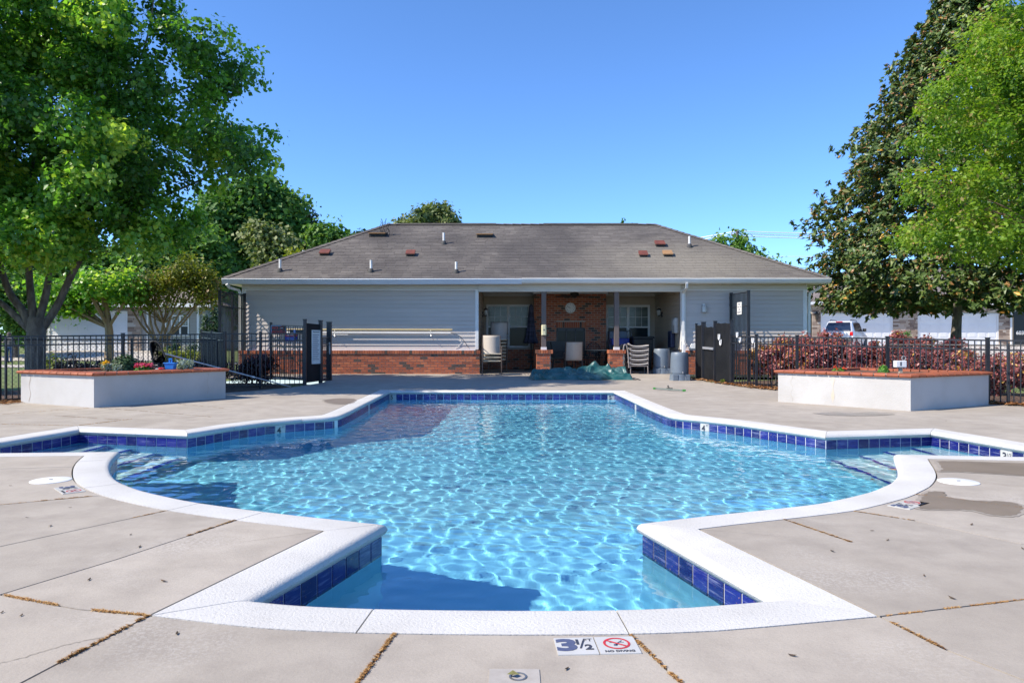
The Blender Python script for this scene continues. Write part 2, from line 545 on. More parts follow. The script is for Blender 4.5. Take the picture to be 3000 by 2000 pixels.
# coping: bullnosed slabs, split where the photograph shows joints
prof = [(COPW, -0.09), (COPW, 0.0), (0.05, 0.0), (0.025, -0.005), (0.008, -0.018), (0.0, -0.037), (0.008, -0.056), (0.028, -0.072), (0.06, -0.075)]
rings = [(offset(OUT, d) if d > 0 else OUT, z) for d, z in prof]
def nearest(p):
    return min(range(N), key=lambda i: (OUT[i]-p).length)
cuts = sorted(set([nearest(A), nearest(gp([(890, 1228)])[0]), nearest(gp([(687, 1249)])[0]), nearest(Bc), nearest(Cc), nearest(Lend), nearest(Dt),
   nearest(gp([(329.7, 1349)])[0]), nearest(gp([(367, 1418)])[0]), nearest(gp([(598, 1475)])[0]), nearest(gp([(786, 1500)])[0]), nearest(gp([(1137, 1538)])[0]), nearest(Fc),
   nearest(gp([(1100, 1781.5)])[0]), nearest(gp([(1800, 1784.6)])[0]), nearest(gp([(2262, 1758)])[0]), nearest(Et), nearest(gp([(2352, 1481)])[0]), nearest(gp([(2603, 1416)])[0]),
   nearest(gp([(2617, 1332)])[0]), nearest(Rend), nearest(Cr), nearest(Br), nearest(gp([(1940, 1210)])[0]), nearest(Ar)]))
for ci, a in enumerate(cuts):
    b = cuts[(ci+1) % len(cuts)]
    idx = []
    i = a
    while True:
        idx.append(i % N)
        if i % N == b: break
        i += 1
    mb = MB()
    m = len(prof)
    for j, i in enumerate(idx):
        for ring, z in rings:
            p = ring[i]
            if j in (0, len(idx)-1) and len(idx) > 1:
                q = ring[idx[1]] if j == 0 else ring[idx[-2]]
                d = q-p
                if d.length > 0.02: p = p + d.normalized()*0.0035
            mb.v.append((p.x, p.y, z))
    for j in range(len(idx)-1):
        for k in range(m-1):
            mb.f.append((j*m+k, (j+1)*m+k, (j+1)*m+k+1, j*m+k+1))
        mb.f.append((j*m+m-1, (j+1)*m+m-1, (j+1)*m, j*m))
    mb.f.append(tuple(range(m)))
    mb.f.append(tuple((len(idx)-1)*m + m-1-k for k in range(m)))
    mb.build('coping_slab', MT['coping'], pool, smooth=True)
# joint filler between the slabs (shows as thin dark lines)
mb = MB()
ji = offset(OUT, 0.03); jo = offset(OUT, COPW-0.01)
for i in range(N):
    j = (i+1) % N
    mb.quad((ji[i].x, ji[i].y, -0.012), (ji[j].x, ji[j].y, -0.012), (jo[j].x, jo[j].y, -0.012), (jo[i].x, jo[i].y, -0.012))
mb.build('coping_joint_filler', MT['deck_base'], pool, fix=False)

# pool shell
def floor_z(x, y):
    t = min(1, max(0, (y-6.5)/8.0))
    return -1.22 - 0.45*t
mb = MB()
for i in range(N):
    j = (i+1) % N
    a = wall_p[i]; b = wall_p[j]
    mb.quad((a.x, a.y, -0.23), (b.x, b.y, -0.23), (b.x, b.y, -1.9), (a.x, a.y, -1.9))
shell = mb.build('pool_wall', MT['plaster'], pool, smooth=False, fix=False)
mb = MB()
gx = np.linspace(-6.4, 6.2, 28); gy = np.linspace(2.6, 16.6, 30)
for yy in gy:
    for xx in gx: mb.v.append((xx, yy, floor_z(xx, yy)))
nx = len(gx)
for i in range(len(gy)-1):
    for j in range(nx-1):
        a = i*nx+j; mb.f.append((a, a+1, a+1+nx, a+nx))
mb.build('pool_floor', MT['plaster'], pool, smooth=True)
MT['step_tile'] = M('step_edge_tile', (0.01, 0.03, 0.30), (0.02, 0.05, 0.38), 8, 0.3)
MT['step'] = M('step_plaster', (0.46, 0.68, 0.74), (0.52, 0.74, 0.80), 2, 0.8)
for s, x0 in ((1, 4.95), (-1, -5.15)):
    for k in range(4):
        zt = -0.38 - 0.21*k
        xe = x0 - s*0.36*k
        mb = MB().box(min(xe, s*7.0), 6.9, -1.6, max(xe, s*7.0), 9.9, zt)
        mb.build('step', MT['step'], pool)
        xs = (xe-s*0.002, xe+s*0.05)
        MB().box(min(xs), 6.9, zt-0.05, max(xs), 9.9, zt+0.002).build('step_edge', MT['step_tile'], pool)
for k, (ye, zt) in enumerate(((3.55, -0.40), (3.95, -0.66))):
    MB().box(-2.2, 2.6, -1.6, 2.2, ye, zt).build('step', MT['step'], pool)
    MB().box(-2.2, ye-0.05, zt-0.05, 2.2, ye+0.002, zt+0.002).build('step_edge', MT['step_tile'], pool)

# tile band behind the tiles, then every tile
mb = MB()
for i in range(N):
    j = (i+1) % N
    a = wall_p[i]; b = wall_p[j]
    mb.quad((a.x, a.y, -0.07), (b.x, b.y, -0.07), (b.x, b.y, -0.235), (a.x, a.y, -0.235))
band = mb.build('tile_bed', MT['grout'], pool, fix=False)
tile_me = MB().box(-0.0705, -0.006, -0.072, 0.0705, 0.004, 0.074).mesh('tile', MT['tile'])
mark_me = MB().box(-0.0745, -0.0065, -0.074, 0.0745, 0.004, 0.074).mesh('marker_tile', MT['tile_white'])
def text_mesh(s, size, mat, align='CENTER', bold=0.0):
    cu = bpy.data.curves.new('lettering', 'FONT')
    cu.body = s; cu.size = size; cu.align_x = align; cu.align_y = 'CENTER'; cu.extrude = 0.0006; cu.offset = bold
    cu.resolution_u = 3
    ob = bpy.data.objects.new('lettering_tmp', cu); col.objects.link(ob)
    dg = bpy.context.evaluated_depsgraph_get()
    me = bpy.data.meshes.new_from_object(ob.evaluated_get(dg))
    bpy.data.objects.remove(ob)
    me.materials.clear(); me.materials.append(mat)
    return me
def put(name, me, parent, mw):
    o = bpy.data.objects.new(name, me); o.matrix_basis = mw; col.objects.link(o); attach(o, parent); return o
LET = {}
def letters(s, size, mat, bold=0.0):
    k = (s, size, mat.name, bold)
    if k not in LET: LET[k] = text_mesh(s, size, mat, bold=bold)
    return LET[k]
marks = [(gp([(1166, 1147)], -0.15)[0], '5'), (gp([(1785, 1148)], -0.15)[0], '5'), (gp([(819, 1260)], -0.15)[0], '4'), (gp([(2093, 1252)], -0.15)[0], '4'),
         (gp([(2970, 1336)], -0.15)[0], '3'), (gp([(1873, 1196)], -0.15)[0], ''), (gp([(1073, 1196)], -0.15)[0], '')]
# walk along straight runs between corners so that rows restart at each corner
corner_i = [nearest(p) for p in (A, Bc, Cc, Lend, Dt, gp([(1137, 1538)])[0], Fc, gp([(2262, 1758)])[0], Et, gp([(2617, 1332)])[0], Rend, Cr, Br, Ar)]
corner_i = sorted(corner_i)
tile_list = []
for c in range(len(corner_i)):
    a = corner_i[c]; b = corner_i[(c+1) % len(corner_i)]
    pts = []; i = a
    while True:
        pts.append(wall_p[i % N])
        if i % N == b: break
        i += 1
    L = sum((pts[k+1]-pts[k]).length for k in range(len(pts)-1))
    nt_ = max(1, round(L/0.154)); st = L/nt_
    def along(s):
        for k in range(len(pts)-1):
            l = (pts[k+1]-pts[k]).length
            if s <= l or k == len(pts)-2: return pts[k] + (pts[k+1]-pts[k])*(s/l), (pts[k+1]-pts[k]).normalized()
            s -= l
    for t in range(nt_):
        p0, _ = along(t*st); p1, _ = along((t+1)*st-1e-5)
        d = (p1-p0).normalized(); p = (p0+p1)/2
        tile_list.append((p, math.atan2(d.y, d.x), st))
used = {}
for mi, (q, s) in enumerate(marks):
    k = min(range(len(tile_list)), key=lambda i: (tile_list[i][0]-q).length)
    used[k] = s
for k, (p, a, st) in enumerate(tile_list):
    # the tile's front looks into the pool (left of the walking direction)
    me = mark_me if k in used else tile_me
    o = link('marker_tile' if k in used else 'tile', me, None, (p.x, p.y, -0.1505), (0, 0, a))
    o.scale = (st/0.154*1.0, 1, 1)
    # our mesh has its face at -y; the pool lies on the left = +y
    o.rotation_euler[2] = a + math.pi
    attach(o, pool)
    if k in used and used[k]:
        mw = Matrix.Translation((p.x, p.y, -0.1505)) @ Matrix.Rotation(a+math.pi, 4, 'Z') @ Matrix.Translation((0, -0.0085, 0)) @ Matrix.Rotation(R(90), 4, 'X')
        s = used[k]
        put('depth_number', letters(s, 0.13, MT['ink'], 0.003), o, mw @ Matrix.Translation((-0.02, 0.0, 0)))
        if s == '3': put('depth_fraction', letters('1/2', 0.05, MT['ink'], 0.0), o, mw @ Matrix.Translation((0.04, 0.03, 0)))
        else: put('depth_unit', letters('FT', 0.045, MT['ink'], 0.0), o, mw @ Matrix.Translation((0.045, 0.045, 0)))

# water sheet: a fine grid of real ripples, trimmed to the pool outline
wp = offset(OUT, 0.026)
wpt = [tuple(p) for p in wp]
rw = np.random.RandomState(17)
comps = []
for k in range(46):
    lam = 0.075*(1.075**k) if k < 30 else 0.10+0.35*rw.rand()
    ang = rw.rand()*2*math.pi
    comps.append((2*math.pi/lam*math.cos(ang), 2*math.pi/lam*math.sin(ang), rw.rand()*6.283, 0.00082*lam*(1.35 if lam < 0.22 else 0.8 if lam < 0.6 else 0.2)*(0.5+rw.rand())))
def wave(x, y):
    z = np.zeros_like(x)
    for kx, ky, ph, am in comps: z += am*np.sin(kx*x+ky*y+ph)
    return z
CELL = 0.021
xs = np.arange(-6.1, 5.9, CELL); ys = np.arange(2.9, 16.3, CELL)
XX, YY = np.meshgrid(xs, ys)
# inside test per row
ins = np.zeros(XX.shape, bool)
for i, y in enumerate(ys):
    cr = []
    n = len(wpt); j = n-1
    for q in range(n):
        (xi, yi), (xj, yj) = wpt[q], wpt[j]
        if (yi > y) != (yj > y): cr.append((xj-xi)*(y-yi)/(yj-yi)+xi)
        j = q
    cr.sort()
    for u, v in zip(cr[0::2], cr[1::2]): ins[i] |= (xs >= u-CELL*1.2) & (xs <= v+CELL*1.2)
ZZ = WATER+wave(XX, YY)
vid = -np.ones(XX.shape, int)
quad_ok = ins[:-1, :-1] | ins[1:, :-1] | ins[:-1, 1:] | ins[1:, 1:]
need = np.zeros(XX.shape, bool); need[:-1, :-1] |= quad_ok; need[1:, :-1] |= quad_ok; need[:-1, 1:] |= quad_ok; need[1:, 1:] |= quad_ok
vid[need] = np.arange(need.sum())
co = np.stack([XX[need], YY[need], ZZ[need]], 1)
qi, qj = np.nonzero(quad_ok)
qd = np.stack([vid[qi, qj], vid[qi, qj+1], vid[qi+1, qj+1], vid[qi+1, qj]], 1)
me = bpy.data.meshes.new('pool_water')
me.vertices.add(len(co)); me.vertices.foreach_set('co', co.reshape(-1).astype(np.float32))
me.loops.add(len(qd)*4); me.polygons.add(len(qd))
me.loops.foreach_set('vertex_index', qd.reshape(-1).astype(np.int32))
me.polygons.foreach_set('loop_start', (np.arange(len(qd))*4).astype(np.int32))
me.update(calc_edges=True)
me.polygons.foreach_set('use_smooth', [True]*len(qd))
me.materials.append(MT['water'])
water = tag(link('water', me), kind='structure')
# sunlight focused by the ripples on to the pool floor
water.cycles.is_caustics_caster = True
sd.cycles.is_caustics_light = True
for o in pool.children:
    if o.name.startswith(('pool_floor', 'pool_wall', 'step')): o.cycles.is_caustics_receiver = True

# ------------------------------------------------------------------ concrete deck, cut into slabs along its joints
deck_edge = [(-15, -4), (15, -4), (15, 10.2), (10.2, 10.9), (9.35, 12.1), (8.6, 13.15), (5.75, 17.5), (5.35, 18.5), (5.02, 20.3), (5.2, 22.75), (-8.45, 22.75), (-8.45, 20.75), (-6.5, 20.5),
             (-5.0, 19.9), (-4.92, 19.0), (-5.12, 18.3), (-5.3, 17.6), (-5.8, 16.75), (-6.27, 16.0), (-6.35, 15.5), (-7.6, 15.4), (-8.95, 13.55), (-9.6, 12.75), (-15, 10.9)]
hole = offset(OUT, COPW+0.006)
def jl(pts, ext=None):
    out = [Vector(G(a, b)[:2]) for a, b in pts]
    if ext: out.append(Vector(ext))
    return out
hc = lambda p: min(hole, key=lambda q: (q-p).length)
def jh(pts, ext=None):      # joint that starts on the coping
    o = jl(pts, ext); o[0] = hc(o[0]); return o
J = {}
J['a'] = jh([(434, 1810), (60, 2000)], (-15, -3.2))
J['a'][-1] = Vector((-3.9, -4.2))
J['b'] = [J['a'][0]] + jl([(229, 1784), (0, 1741)], (-15.2, 4.6))
J['c'] = jh([(690, 1536), (344, 1637), (0, 1740)])
J['c'][-1] = J['b'][2]
J['d'] = jh([(486, 1504), (0, 1600)], (-15.2, 3.1))
J['e'] = jh([(270, 1449), (0, 1478)], (-15.2, 5.0))
J['f'] = jh([(205, 1366), (0, 1373)], (-15.2, 6.9))
J['g'] = jh([(228, 1247), (387, 1227), (530, 1213.6), (880, 1189)])
J['h'] = [J['g'][0]] + jl([(0, 1242)], (-15.2, 10.2))
J['i'] = jl([(-300, 1210), (149, 1216.5), (354, 1229)])
J['j'] = jl([(0, 1213.6), (262, 1195)])
J['k'] = jl([(277, 1193), (530, 1213), (619, 1221)])
J['l'] = jl([(503, 1181), (700, 1200)])
J['n'] = jh([(1133.5, 1868), (1047, 2000)], (-0.9, -4.2))
J['o'] = jh([(1905, 1866), (1995, 2000)], (1.0, -4.2))
J['p'] = jh([(2605, 1813), (3000, 1755)], (15.2, 5.4))
J['q'] = [J['p'][0]] + jl([(2767, 1900), (2997, 1990)], (5.4, -4.2))
J['r'] = jh([(2322, 1531), (2499, 1589), (2837, 1693), (2946, 1728)], (6.6, -0.3))
J['r'][-1] = J['p'][0] + (J['p'][1]-J['p'][0])*1.02
J['s'] = jh([(2545, 1499), (2678, 1524), (2990, 1592)], (15.2, 1.0))
J['t'] = jh([(2698, 1449), (2797, 1461), (3000, 1489)], (15.2, 2.4))
J['u'] = jh([(2760, 1404), (3000, 1425)], (15.2, 3.9))
J['v'] = jh([(1983, 1205), (2160, 1186), (2290, 1174)])
J['w'] = jh([(1913, 1173), (2040, 1164), (2140, 1158)])
J['x'] = jh([(2727, 1257), (3000, 1256)], (15.2, 9.0))
J['y'] = jl([(2707, 1230), (3000, 1226)], (15.2, 10.0))
J['z1'] = jl([(955, 1110), (2000, 1110)])
J['z2'] = jh([(1360, 1141), (1388, 1094.5)])
J['z3'] = jh([(1646, 1141), (1616, 1115), (1600, 1094.5)])
J['z4'] = jh([(1110, 1143), (965, 1113)])
J['z5'] = jh([(700, 1243), (640, 1208)])
verts2 = []; edges2 = []; barrier = set()
def add_loop(pts):
    b = len(verts2)
    verts2.extend(Vector(p) for p in pts)
    for i in range(len(pts)):
        barrier.add(len(edges2)); edges2.append((b+i, b+(i+1) % len(pts)))
add_loop([Vector(p) for p in deck_edge])
add_loop(hole)
for pts in J.values():
    b = len(verts2); verts2.extend(pts)
    for i in range(len(pts)-1):
        barrier.add(len(edges2)); edges2.append((b+i, b+i+1))
b = len(verts2); verts2.extend([Vector((-14.9, 16.6)), Vector((14.9, 16.6))]); edges2.append((b, b+1))
cv, ce, cf, _, oe, _ = delaunay_2d_cdt(verts2, edges2, [], 0, 1e-4)
is_bar = {}
for e, src in zip(ce, oe):
    if any(s in barrier for s in src): is_bar[tuple(sorted(e))] = True
def inside(pt, poly):
    c = False; n = len(poly); j = n-1
    for i in range(n):
        xi, yi = poly[i]; xj, yj = poly[j]
        if (yi > pt[1]) != (yj > pt[1]) and pt[0] < (xj-xi)*(pt[1]-yi)/(yj-yi)+xi: c = not c
        j = i
    return c
hole_t = [tuple(p) for p in hole]
fc = []
for f in cf:
    c = sum((cv[i] for i in f), Vector((0, 0)))/len(f)
    if inside(c, deck_edge) and not inside(c, hole_t): fc.append(f)
par = list(range(len(fc)))
def find(a):
    while par[a] != a: par[a] = par[par[a]]; a = par[a]
    return a
em = {}
for k, f in enumerate(fc):
    for i in range(len(f)):
        e = tuple(sorted((f[i], f[(i+1) % len(f)])))
        if e in is_bar: continue
        if e in em: par[find(k)] = find(em[e])
        else: em[e] = k
groups = {}
for k in range(len(fc)): groups.setdefault(find(k), []).append(fc[k])
deck = bpy.data.objects.new('pool_deck', None); col.objects.link(deck); tag(deck, kind='structure')
for g in groups.values():
    bm = bmesh.new(); vm = {}
    for f in g:
        for i in f:
            if i not in vm: vm[i] = bm.verts.new((cv[i].x, cv[i].y, gz(cv[i].y)))
        try: bm.faces.new([vm[i] for i in f])
        except ValueError: pass
    bmesh.ops.recalc_face_normals(bm, faces=bm.faces)
    bm.faces.ensure_lookup_table()
    if sum(f.normal.z for f in bm.faces) < 0: bmesh.ops.reverse_faces(bm, faces=bm.faces)
    area = sum(f.calc_area() for f in bm.faces)
    if area < 0.004: bm.free(); continue
    r = bmesh.ops.inset_region(bm, faces=bm.faces[:], thickness=0.0055, use_boundary=True, use_even_offset=True)
    bmesh.ops.delete(bm, geom=r['faces'], context='FACES')
    bed = [e for e in bm.edges if e.is_boundary]
    ex = bmesh.ops.extrude_edge_only(bm, edges=bed)
    nv = [x for x in ex['geom'] if isinstance(x, bmesh.types.BMVert)]
    bmesh.ops.translate(bm, verts=nv, vec=(0, 0, -0.03))
    me = bpy.data.meshes.new('concrete_slab'); bm.to_mesh(me); bm.free()
    me.materials.append(MT['concrete'])
    link('concrete_slab', me, deck)
mb = MB()
for f in fc: mb.poly([(cv[i].x, cv[i].y, gz(cv[i].y)-0.022) for i in f])
mb.build('joint_bed', MT['deck_base'], deck, fix=False)

# straw and leaf bits caught in the joints
MT['straw'] = mat_attr('dry_straw', [(0, (0.13, 0.055, 0.018)), (0.45, (0.36, 0.17, 0.05)), (1, (0.62, 0.40, 0.16))])
def set_rnd(me, vals):
    a = me.attributes.new('rnd', 'FLOAT', 'POINT'); a.data.foreach_set('value', np.asarray(vals, dtype=np.float32))
rs = np.random.RandomState(3)
def straw(segs, name='pine_straw'):
    V = []; Fc_ = []; rr = []
    for p0, p1, dens, amp in segs:
        L = (p1-p0).length; n = int(L*dens*0.75); d = (p1-p0).normalized(); nn = Vector((-d.y, d.x))
        clump = rs.rand(40)
        for _ in range(n):
            t = rs.rand()
            if clump[int(t*39)] < 0.33: continue
            w = clump[int(t*39)]
            p = p0 + (p1-p0)*t + nn*(rs.randn()*0.0032*amp*w)
            l = 0.010+0.018*rs.rand(); a = math.atan2(d.y, d.x)+rs.randn()*0.8
            dx, dy = math.cos(a)*l, math.sin(a)*l; wx, wy = -math.sin(a)*0.0013, math.cos(a)*0.0013
            z = gz(p.y)+0.001+rs.rand()*0.005*amp*w; z2 = z+rs.rand()*0.007*amp
            b = len(V)
            V += [(p.x-dx/2-wx, p.y-dy/2-wy, z), (p.x-dx/2+wx, p.y-dy/2+wy, z), (p.x+dx/2+wx, p.y+dy/2+wy, z2), (p.x+dx/2-wx, p.y+dy/2-wy, z2)]
            Fc_.append((b, b+1, b+2, b+3)); rr += [rs.rand()]*4
    me = bpy.data.meshes.new(name); me.from_pydata(V, [], Fc_); me.materials.append(MT['straw']); set_rnd(me, rr); me.update()
    return link(name, me)
S = []
def seg(key, i, dens, amp, f0=0, f1=1):
    p, q = J[key][i], J[key][i+1]
    S.append((p+(q-p)*f0, p+(q-p)*f1, dens, amp))
seg('a', 0, 2600, 1.12, 0, 0.75); seg('b', 0, 2600, 0.91, 0.05, 0.8); seg('b', 1, 2400, 0.84, 0.25, 0.95)
seg('c', 0, 2200, 0.91, 0, 0.45); seg('d', 0, 900, 0.42, 0, 0.25); seg('e', 0, 1500, 0.70, 0.1, 0.6); seg('e', 0, 500, 0.42, 0.6, 1)
seg('n', 0, 2600, 0.84); seg('n', 1, 2000, 0.84, 0, 0.3); seg('o', 0, 2400, 0.70); seg('o', 1, 2000, 0.70, 0, 0.3)
seg('r', 0, 1900, 0.63); seg('s', 0, 1100, 0.56); seg('t', 0, 1400, 0.63); seg('t', 1, 1400, 0.63); seg('q', 0, 1800, 0.70, 0.2, 1); seg('p', 0, 700, 0.35)
seg('g', 0, 1300, 0.70); seg('h', 0, 700, 0.56); seg('i', 1, 900, 0.56); seg('j', 0, 900, 0.56); seg('k', 0, 900, 0.56); seg('k', 1, 700, 0.56); seg('l', 0, 700, 0.56)
tag(straw(S), 'brown pine straw packed into the joints of the concrete deck', 'straw', kind='stuff')

# damp patches on the concrete
MT['damp'] = M('damp_concrete', (0.215, 0.170, 0.128), (0.18, 0.142, 0.105), 2.2, 0.55, 0.1, 60)
def patch(name, pts, label, mat, wob=0.02):
    p3 = [Vector(G(a, b)[:2]) for a, b in pts]
    p3 = catmull(p3+[p3[0]], 8)[:-1]
    t = thing(name, (p3[0].x, p3[0].y, 0), label, 'damp patch', 'damp patches on the concrete')
    ctr = sum(p3, Vector((0, 0)))/len(p3)
    for k, (d, mm, nm) in enumerate(((0.02, MT['damp_halo'], 'drying_edge'), (-0.008, mat, 'wet_area'))):
        q3 = []
        for i, p in enumerate(p3):
            tn = (p3[(i+1) % len(p3)]-p3[i-1]); nn = Vector((tn.y, -tn.x)).normalized()
            if nn.dot(p-ctr) < 0: nn = -nn
            q3.append(p+nn*(d+wob*0.8*math.sin(i*1.7+k*2)+rs.randn()*wob*0.4))
        cv_, _, cf_, _, _, _ = delaunay_2d_cdt(q3, [], [list(range(len(q3)))], 1, 1e-5)
        me = bpy.data.meshes.new(nm); me.from_pydata([(q.x, q.y, gz(q.y)+0.003+0.0015*k) for q in cv_], [], cf_); me.materials.append(mm); me.update()
        link(nm, me, t)
    return t
MT['damp_halo'] = M('drying_concrete', (0.275, 0.235, 0.195), (0.33, 0.29, 0.245), 5, 0.75, 0.1, 60)
patch('damp_patch', [(2742, 1351), (2800, 1351), (2900, 1354), (3040, 1359), (3300, 1372), (3300, 1398), (3060, 1396), (2900, 1387), (2800, 1382), (2752, 1381), (2758, 1372)], 'brown damp patch between the right arm of the pool and its white lid', MT['damp'], 0.008)
patch('damp_patch', [(2718, 1440), (2760, 1441), (2775, 1455), (2850, 1466), (2950, 1470), (2995, 1482), (2992, 1503), (2960, 1512), (2900, 1508), (2850, 1496), (2780, 1493), (2700, 1492), (2690, 1480), (2700, 1455)], 'brown damp patch beside the right hand depth marker', MT['damp'], 0.008)
MT['damp2'] = M('damp_grey', (0.17, 0.15, 0.125), (0.23, 0.20, 0.17), 3, 0.35, 0.1, 60)
patch('damp_patch', [(2384, 1211), (2440, 1207), (2500, 1209), (2560, 1207), (2620, 1213), (2570, 1217), (2500, 1218), (2430, 1216)], 'dark damp streak on the concrete in front of the right planter', MT['damp2'], 0.012)
patch('damp_patch', [(945, 1172), (990, 1167), (1040, 1169), (1030, 1180), (1000, 1184), (960, 1180)], 'small dark damp patch by the far left pool edge', MT['damp'], 0.01)

# hairline cracks across the slabs
MT['hair'] = M('hairline_crack', (0.17, 0.145, 0.115), (0.24, 0.21, 0.17), 20, 0.9)
for pts in ([(-60, 1960), (0, 1943), (90, 1920), (180, 1892), (260, 1874), (300, 1866)],):
    q = catmull([Vector(G(a, b)[:2]) for a, b in pts], 8); mb = MB()
    for i, p in enumerate(q):
        p = p+Vector((rs.randn(), rs.randn()))*0.003; d = (q[min(i+1, len(q)-1)]-q[max(i-1, 0)]).normalized(); w_ = 0.0008+0.0012*rs.rand()
        mb.v += [(p.x-d.y*w_, p.y+d.x*w_, 0.0022), (p.x+d.y*w_, p.y-d.x*w_, 0.0022)]
    for i in range(len(q)-1): mb.f.append((2*i, 2*i+1, 2*i+3, 2*i+2))
    mb.build('hairline_crack', MT['hair'], deck, fix=False)
# round white skimmer lids
MT['lid'] = M('white_plastic', (0.78, 0.78, 0.77), (0.70, 0.70, 0.69), 5, 0.4)
for px, py, lab in ((149, 1407, 'round white skimmer lid in the deck left of the pool'), (2808, 1411, 'round white skimmer lid in the deck right of the pool')):
    g = G(px, py)
    t = thing('skimmer_lid', g, lab, 'lid', 'skimmer lids')
    MB().lathe([(0.148, -0.02), (0.148, 0.004), (0.14, 0.007), (0.0, 0.008)], g, 40).build('cover', MT['lid'], t, smooth=True)
    MB().box(g.x-0.012, g.y-0.006, g.z+0.0082, g.x+0.014, g.y+0.006, g.z+0.011).build('finger_hole', MT['ink'], t)
# depth and no-diving markers
def marker(corner, ux, lab, first=True):
    t = thing('depth_marker', (corner.x, corner.y, 0), lab, 'sign', 'depth markers set in the deck')
    a = math.atan2(ux.y, ux.x)
    base = Matrix.Translation((corner.x, corner.y, 0.0)) @ Matrix.Rotation(a, 4, 'Z')
    for k in range(2):
        me = MB().box(0.002+k*0.153, 0.002, -0.02, 0.15+k*0.153, 0.15, 0.0045).mesh('marker_tile', MT['tile_white'])
        o = put('marker_tile', me, t, base)
        if k == 0:
            put('number', letters('3', 0.135, MT['ink_blue'], 0.006), o, base @ Matrix.Translation((0.043, 0.078, 0.0055)) @ Matrix.Scale(1.25, 4, (1, 0, 0)))
            put('number', letters('1', 0.06, MT['ink'], 0.002), o, base @ Matrix.Translation((0.085, 0.105, 0.0055)))
            put('number', letters('/', 0.10, MT['ink'], 0.0), o, base @ Matrix.Translation((0.100, 0.082, 0.0055)))
            put('number', letters('2', 0.06, MT['ink'], 0.002), o, base @ Matrix.Translation((0.122, 0.058, 0.0055)))
            put('unit', letters('FT', 0.033, MT['ink'], 0.0), o, base @ Matrix.Translation((0.125, 0.122, 0.0055)))
        else:
            mb = MB(); n = 40
            for i in range(n):
                a0 = 2*math.pi*i/n; a1 = 2*math.pi*(i+1)/n
                q = [(0.229+math.cos(x)*r, 0.088+math.sin(x)*r, 0.0058) for x, r in ((a0, 0.041), (a1, 0.041), (a1, 0.050), (a0, 0.050))]
                mb.quad(*q)
            mb.bar((0.196, 0.115, 0.0058), (0.262, 0.061, 0.0058), 0.008, 0.0006)
            put('prohibition_ring', mb.mesh('ring', MT['ink_red']), o, base)
            mb = MB()
            mb.bar((0.225, 0.07, 0.0056), (0.235, 0.093, 0.0056), 0.006, 0.0004); mb.bar((0.232, 0.09, 0.0056), (0.252, 0.112, 0.0056), 0.004, 0.0004)
            mb.bar((0.221, 0.068, 0.0056), (0.224, 0.082, 0.0056), 0.012, 0.0004); mb.bar((0.203, 0.096, 0.0055), (0.224, 0.097, 0.0055), 0.0025, 0.0004); mb.bar((0.242, 0.096, 0.0055), (0.258, 0.097, 0.0055), 0.0025, 0.0004)
            put('diver_figure', mb.mesh('diver', MT['ink_blue']), o, base)
            put('caption', letters('NO DIVING', 0.021, MT['ink'], 0.0004), o, base @ Matrix.Translation((0.229, 0.020, 0.0055)))
    return t
b0 = G(1634, 1921); b1 = G(1871, 1915.5)
marker(b0, (b1-b0).normalized(), 'white tile marker reading 3 1/2 FT and NO DIVING in the foreground')
marker(G(156, 1430), Vector((0.68, -0.73, 0)).normalized(), 'white depth marker tile beside the left skimmer lid')
marker(G(2666, 1493), Vector((0.79, 0.61, 0)).normalized(), 'white depth marker tile beside the brown damp patch at right')
# small umbrella sleeve in the near deck
g = G(1507, 1984)
t = thing('deck_socket', g, 'small round metal socket with a leaf in it in the near deck', 'socket')
MB().box(g.x-0.085, g.y-0.05, g.z-0.01, g.x+0.085, g.y+0.06, g.z+0.003).build('patch', M('socket_patch', (0.38, 0.35, 0.32), (0.33, 0.30, 0.27), 20, 0.85), t)
MB().lathe([(0.03, 0.002), (0.03, 0.0055), (0.024, 0.0058), (0.023, -0.004), (0.0, -0.005)], g + Vector((0.012, 0.0, 0)), 24).build('rim', M('dull_metal', (0.35, 0.35, 0.34), (0.28, 0.27, 0.26), 12, 0.4, metal=0.8), t, smooth=True)
mb = MB(); c0 = g + Vector((0.0, 0.0, 0.008)); mb.poly([c0+Vector(q) for q in ((-0.025, 0, 0.004), (-0.005, 0.013, 0.012), (0.018, 0.003, 0.002), (-0.003, -0.012, 0.008))]); mb.build('leaf', M('leaf_scrap', (0.22, 0.24, 0.06), (0.16, 0.14, 0.05), 20, 0.7), t)
# fallen leaves on the deck
MT['litter'] = M('dry_leaf', (0.13, 0.075, 0.035), (0.07, 0.055, 0.035), 30, 0.8, rnd=0.5)
MT['litter_o'] = M('dry_leaf_orange', (0.42, 0.19, 0.06), (0.30, 0.14, 0.05), 30, 0.7, rnd=0.5)
lf = [(80, 1516), (147, 1541), (261, 1699), (408, 1602), (480, 1703), (62, 1804), (5, 1795), (382, 1567), (2600, 1583), (2708, 1687), (2790, 1753), (2554, 1555), (2438, 1615), (2846, 1537), (2997, 1608), (2320, 1921), (1480, 2030), (519, 1857), (205, 1487), (30, 1423), (2771, 1233), (1660, 1960)]
lfm = MB().poly([(-0.02, 0, 0.004), (-0.006, -0.009, 0.001), (0.014, -0.006, 0.003), (0.022, 0.002, 0.008), (0.008, 0.010, 0.002), (-0.009, 0.009, 0.002)]).mesh('fallen_leaf', MT['litter'])
names = ['a', 'b']
for i, (px, py) in enumerate(lf):
    g = G(px, py)
    o = link('fallen_leaf', lfm, None, g + Vector((0, 0, 0.003)), (0, 0, rs.rand()*6.28)); s = 0.5+0.45*rs.rand(); o.scale = (s, s*0.8, s)
    tag(o, 'small dry leaf scrap lying on the pale concrete deck', 'leaf', 'leaf scraps on the deck')

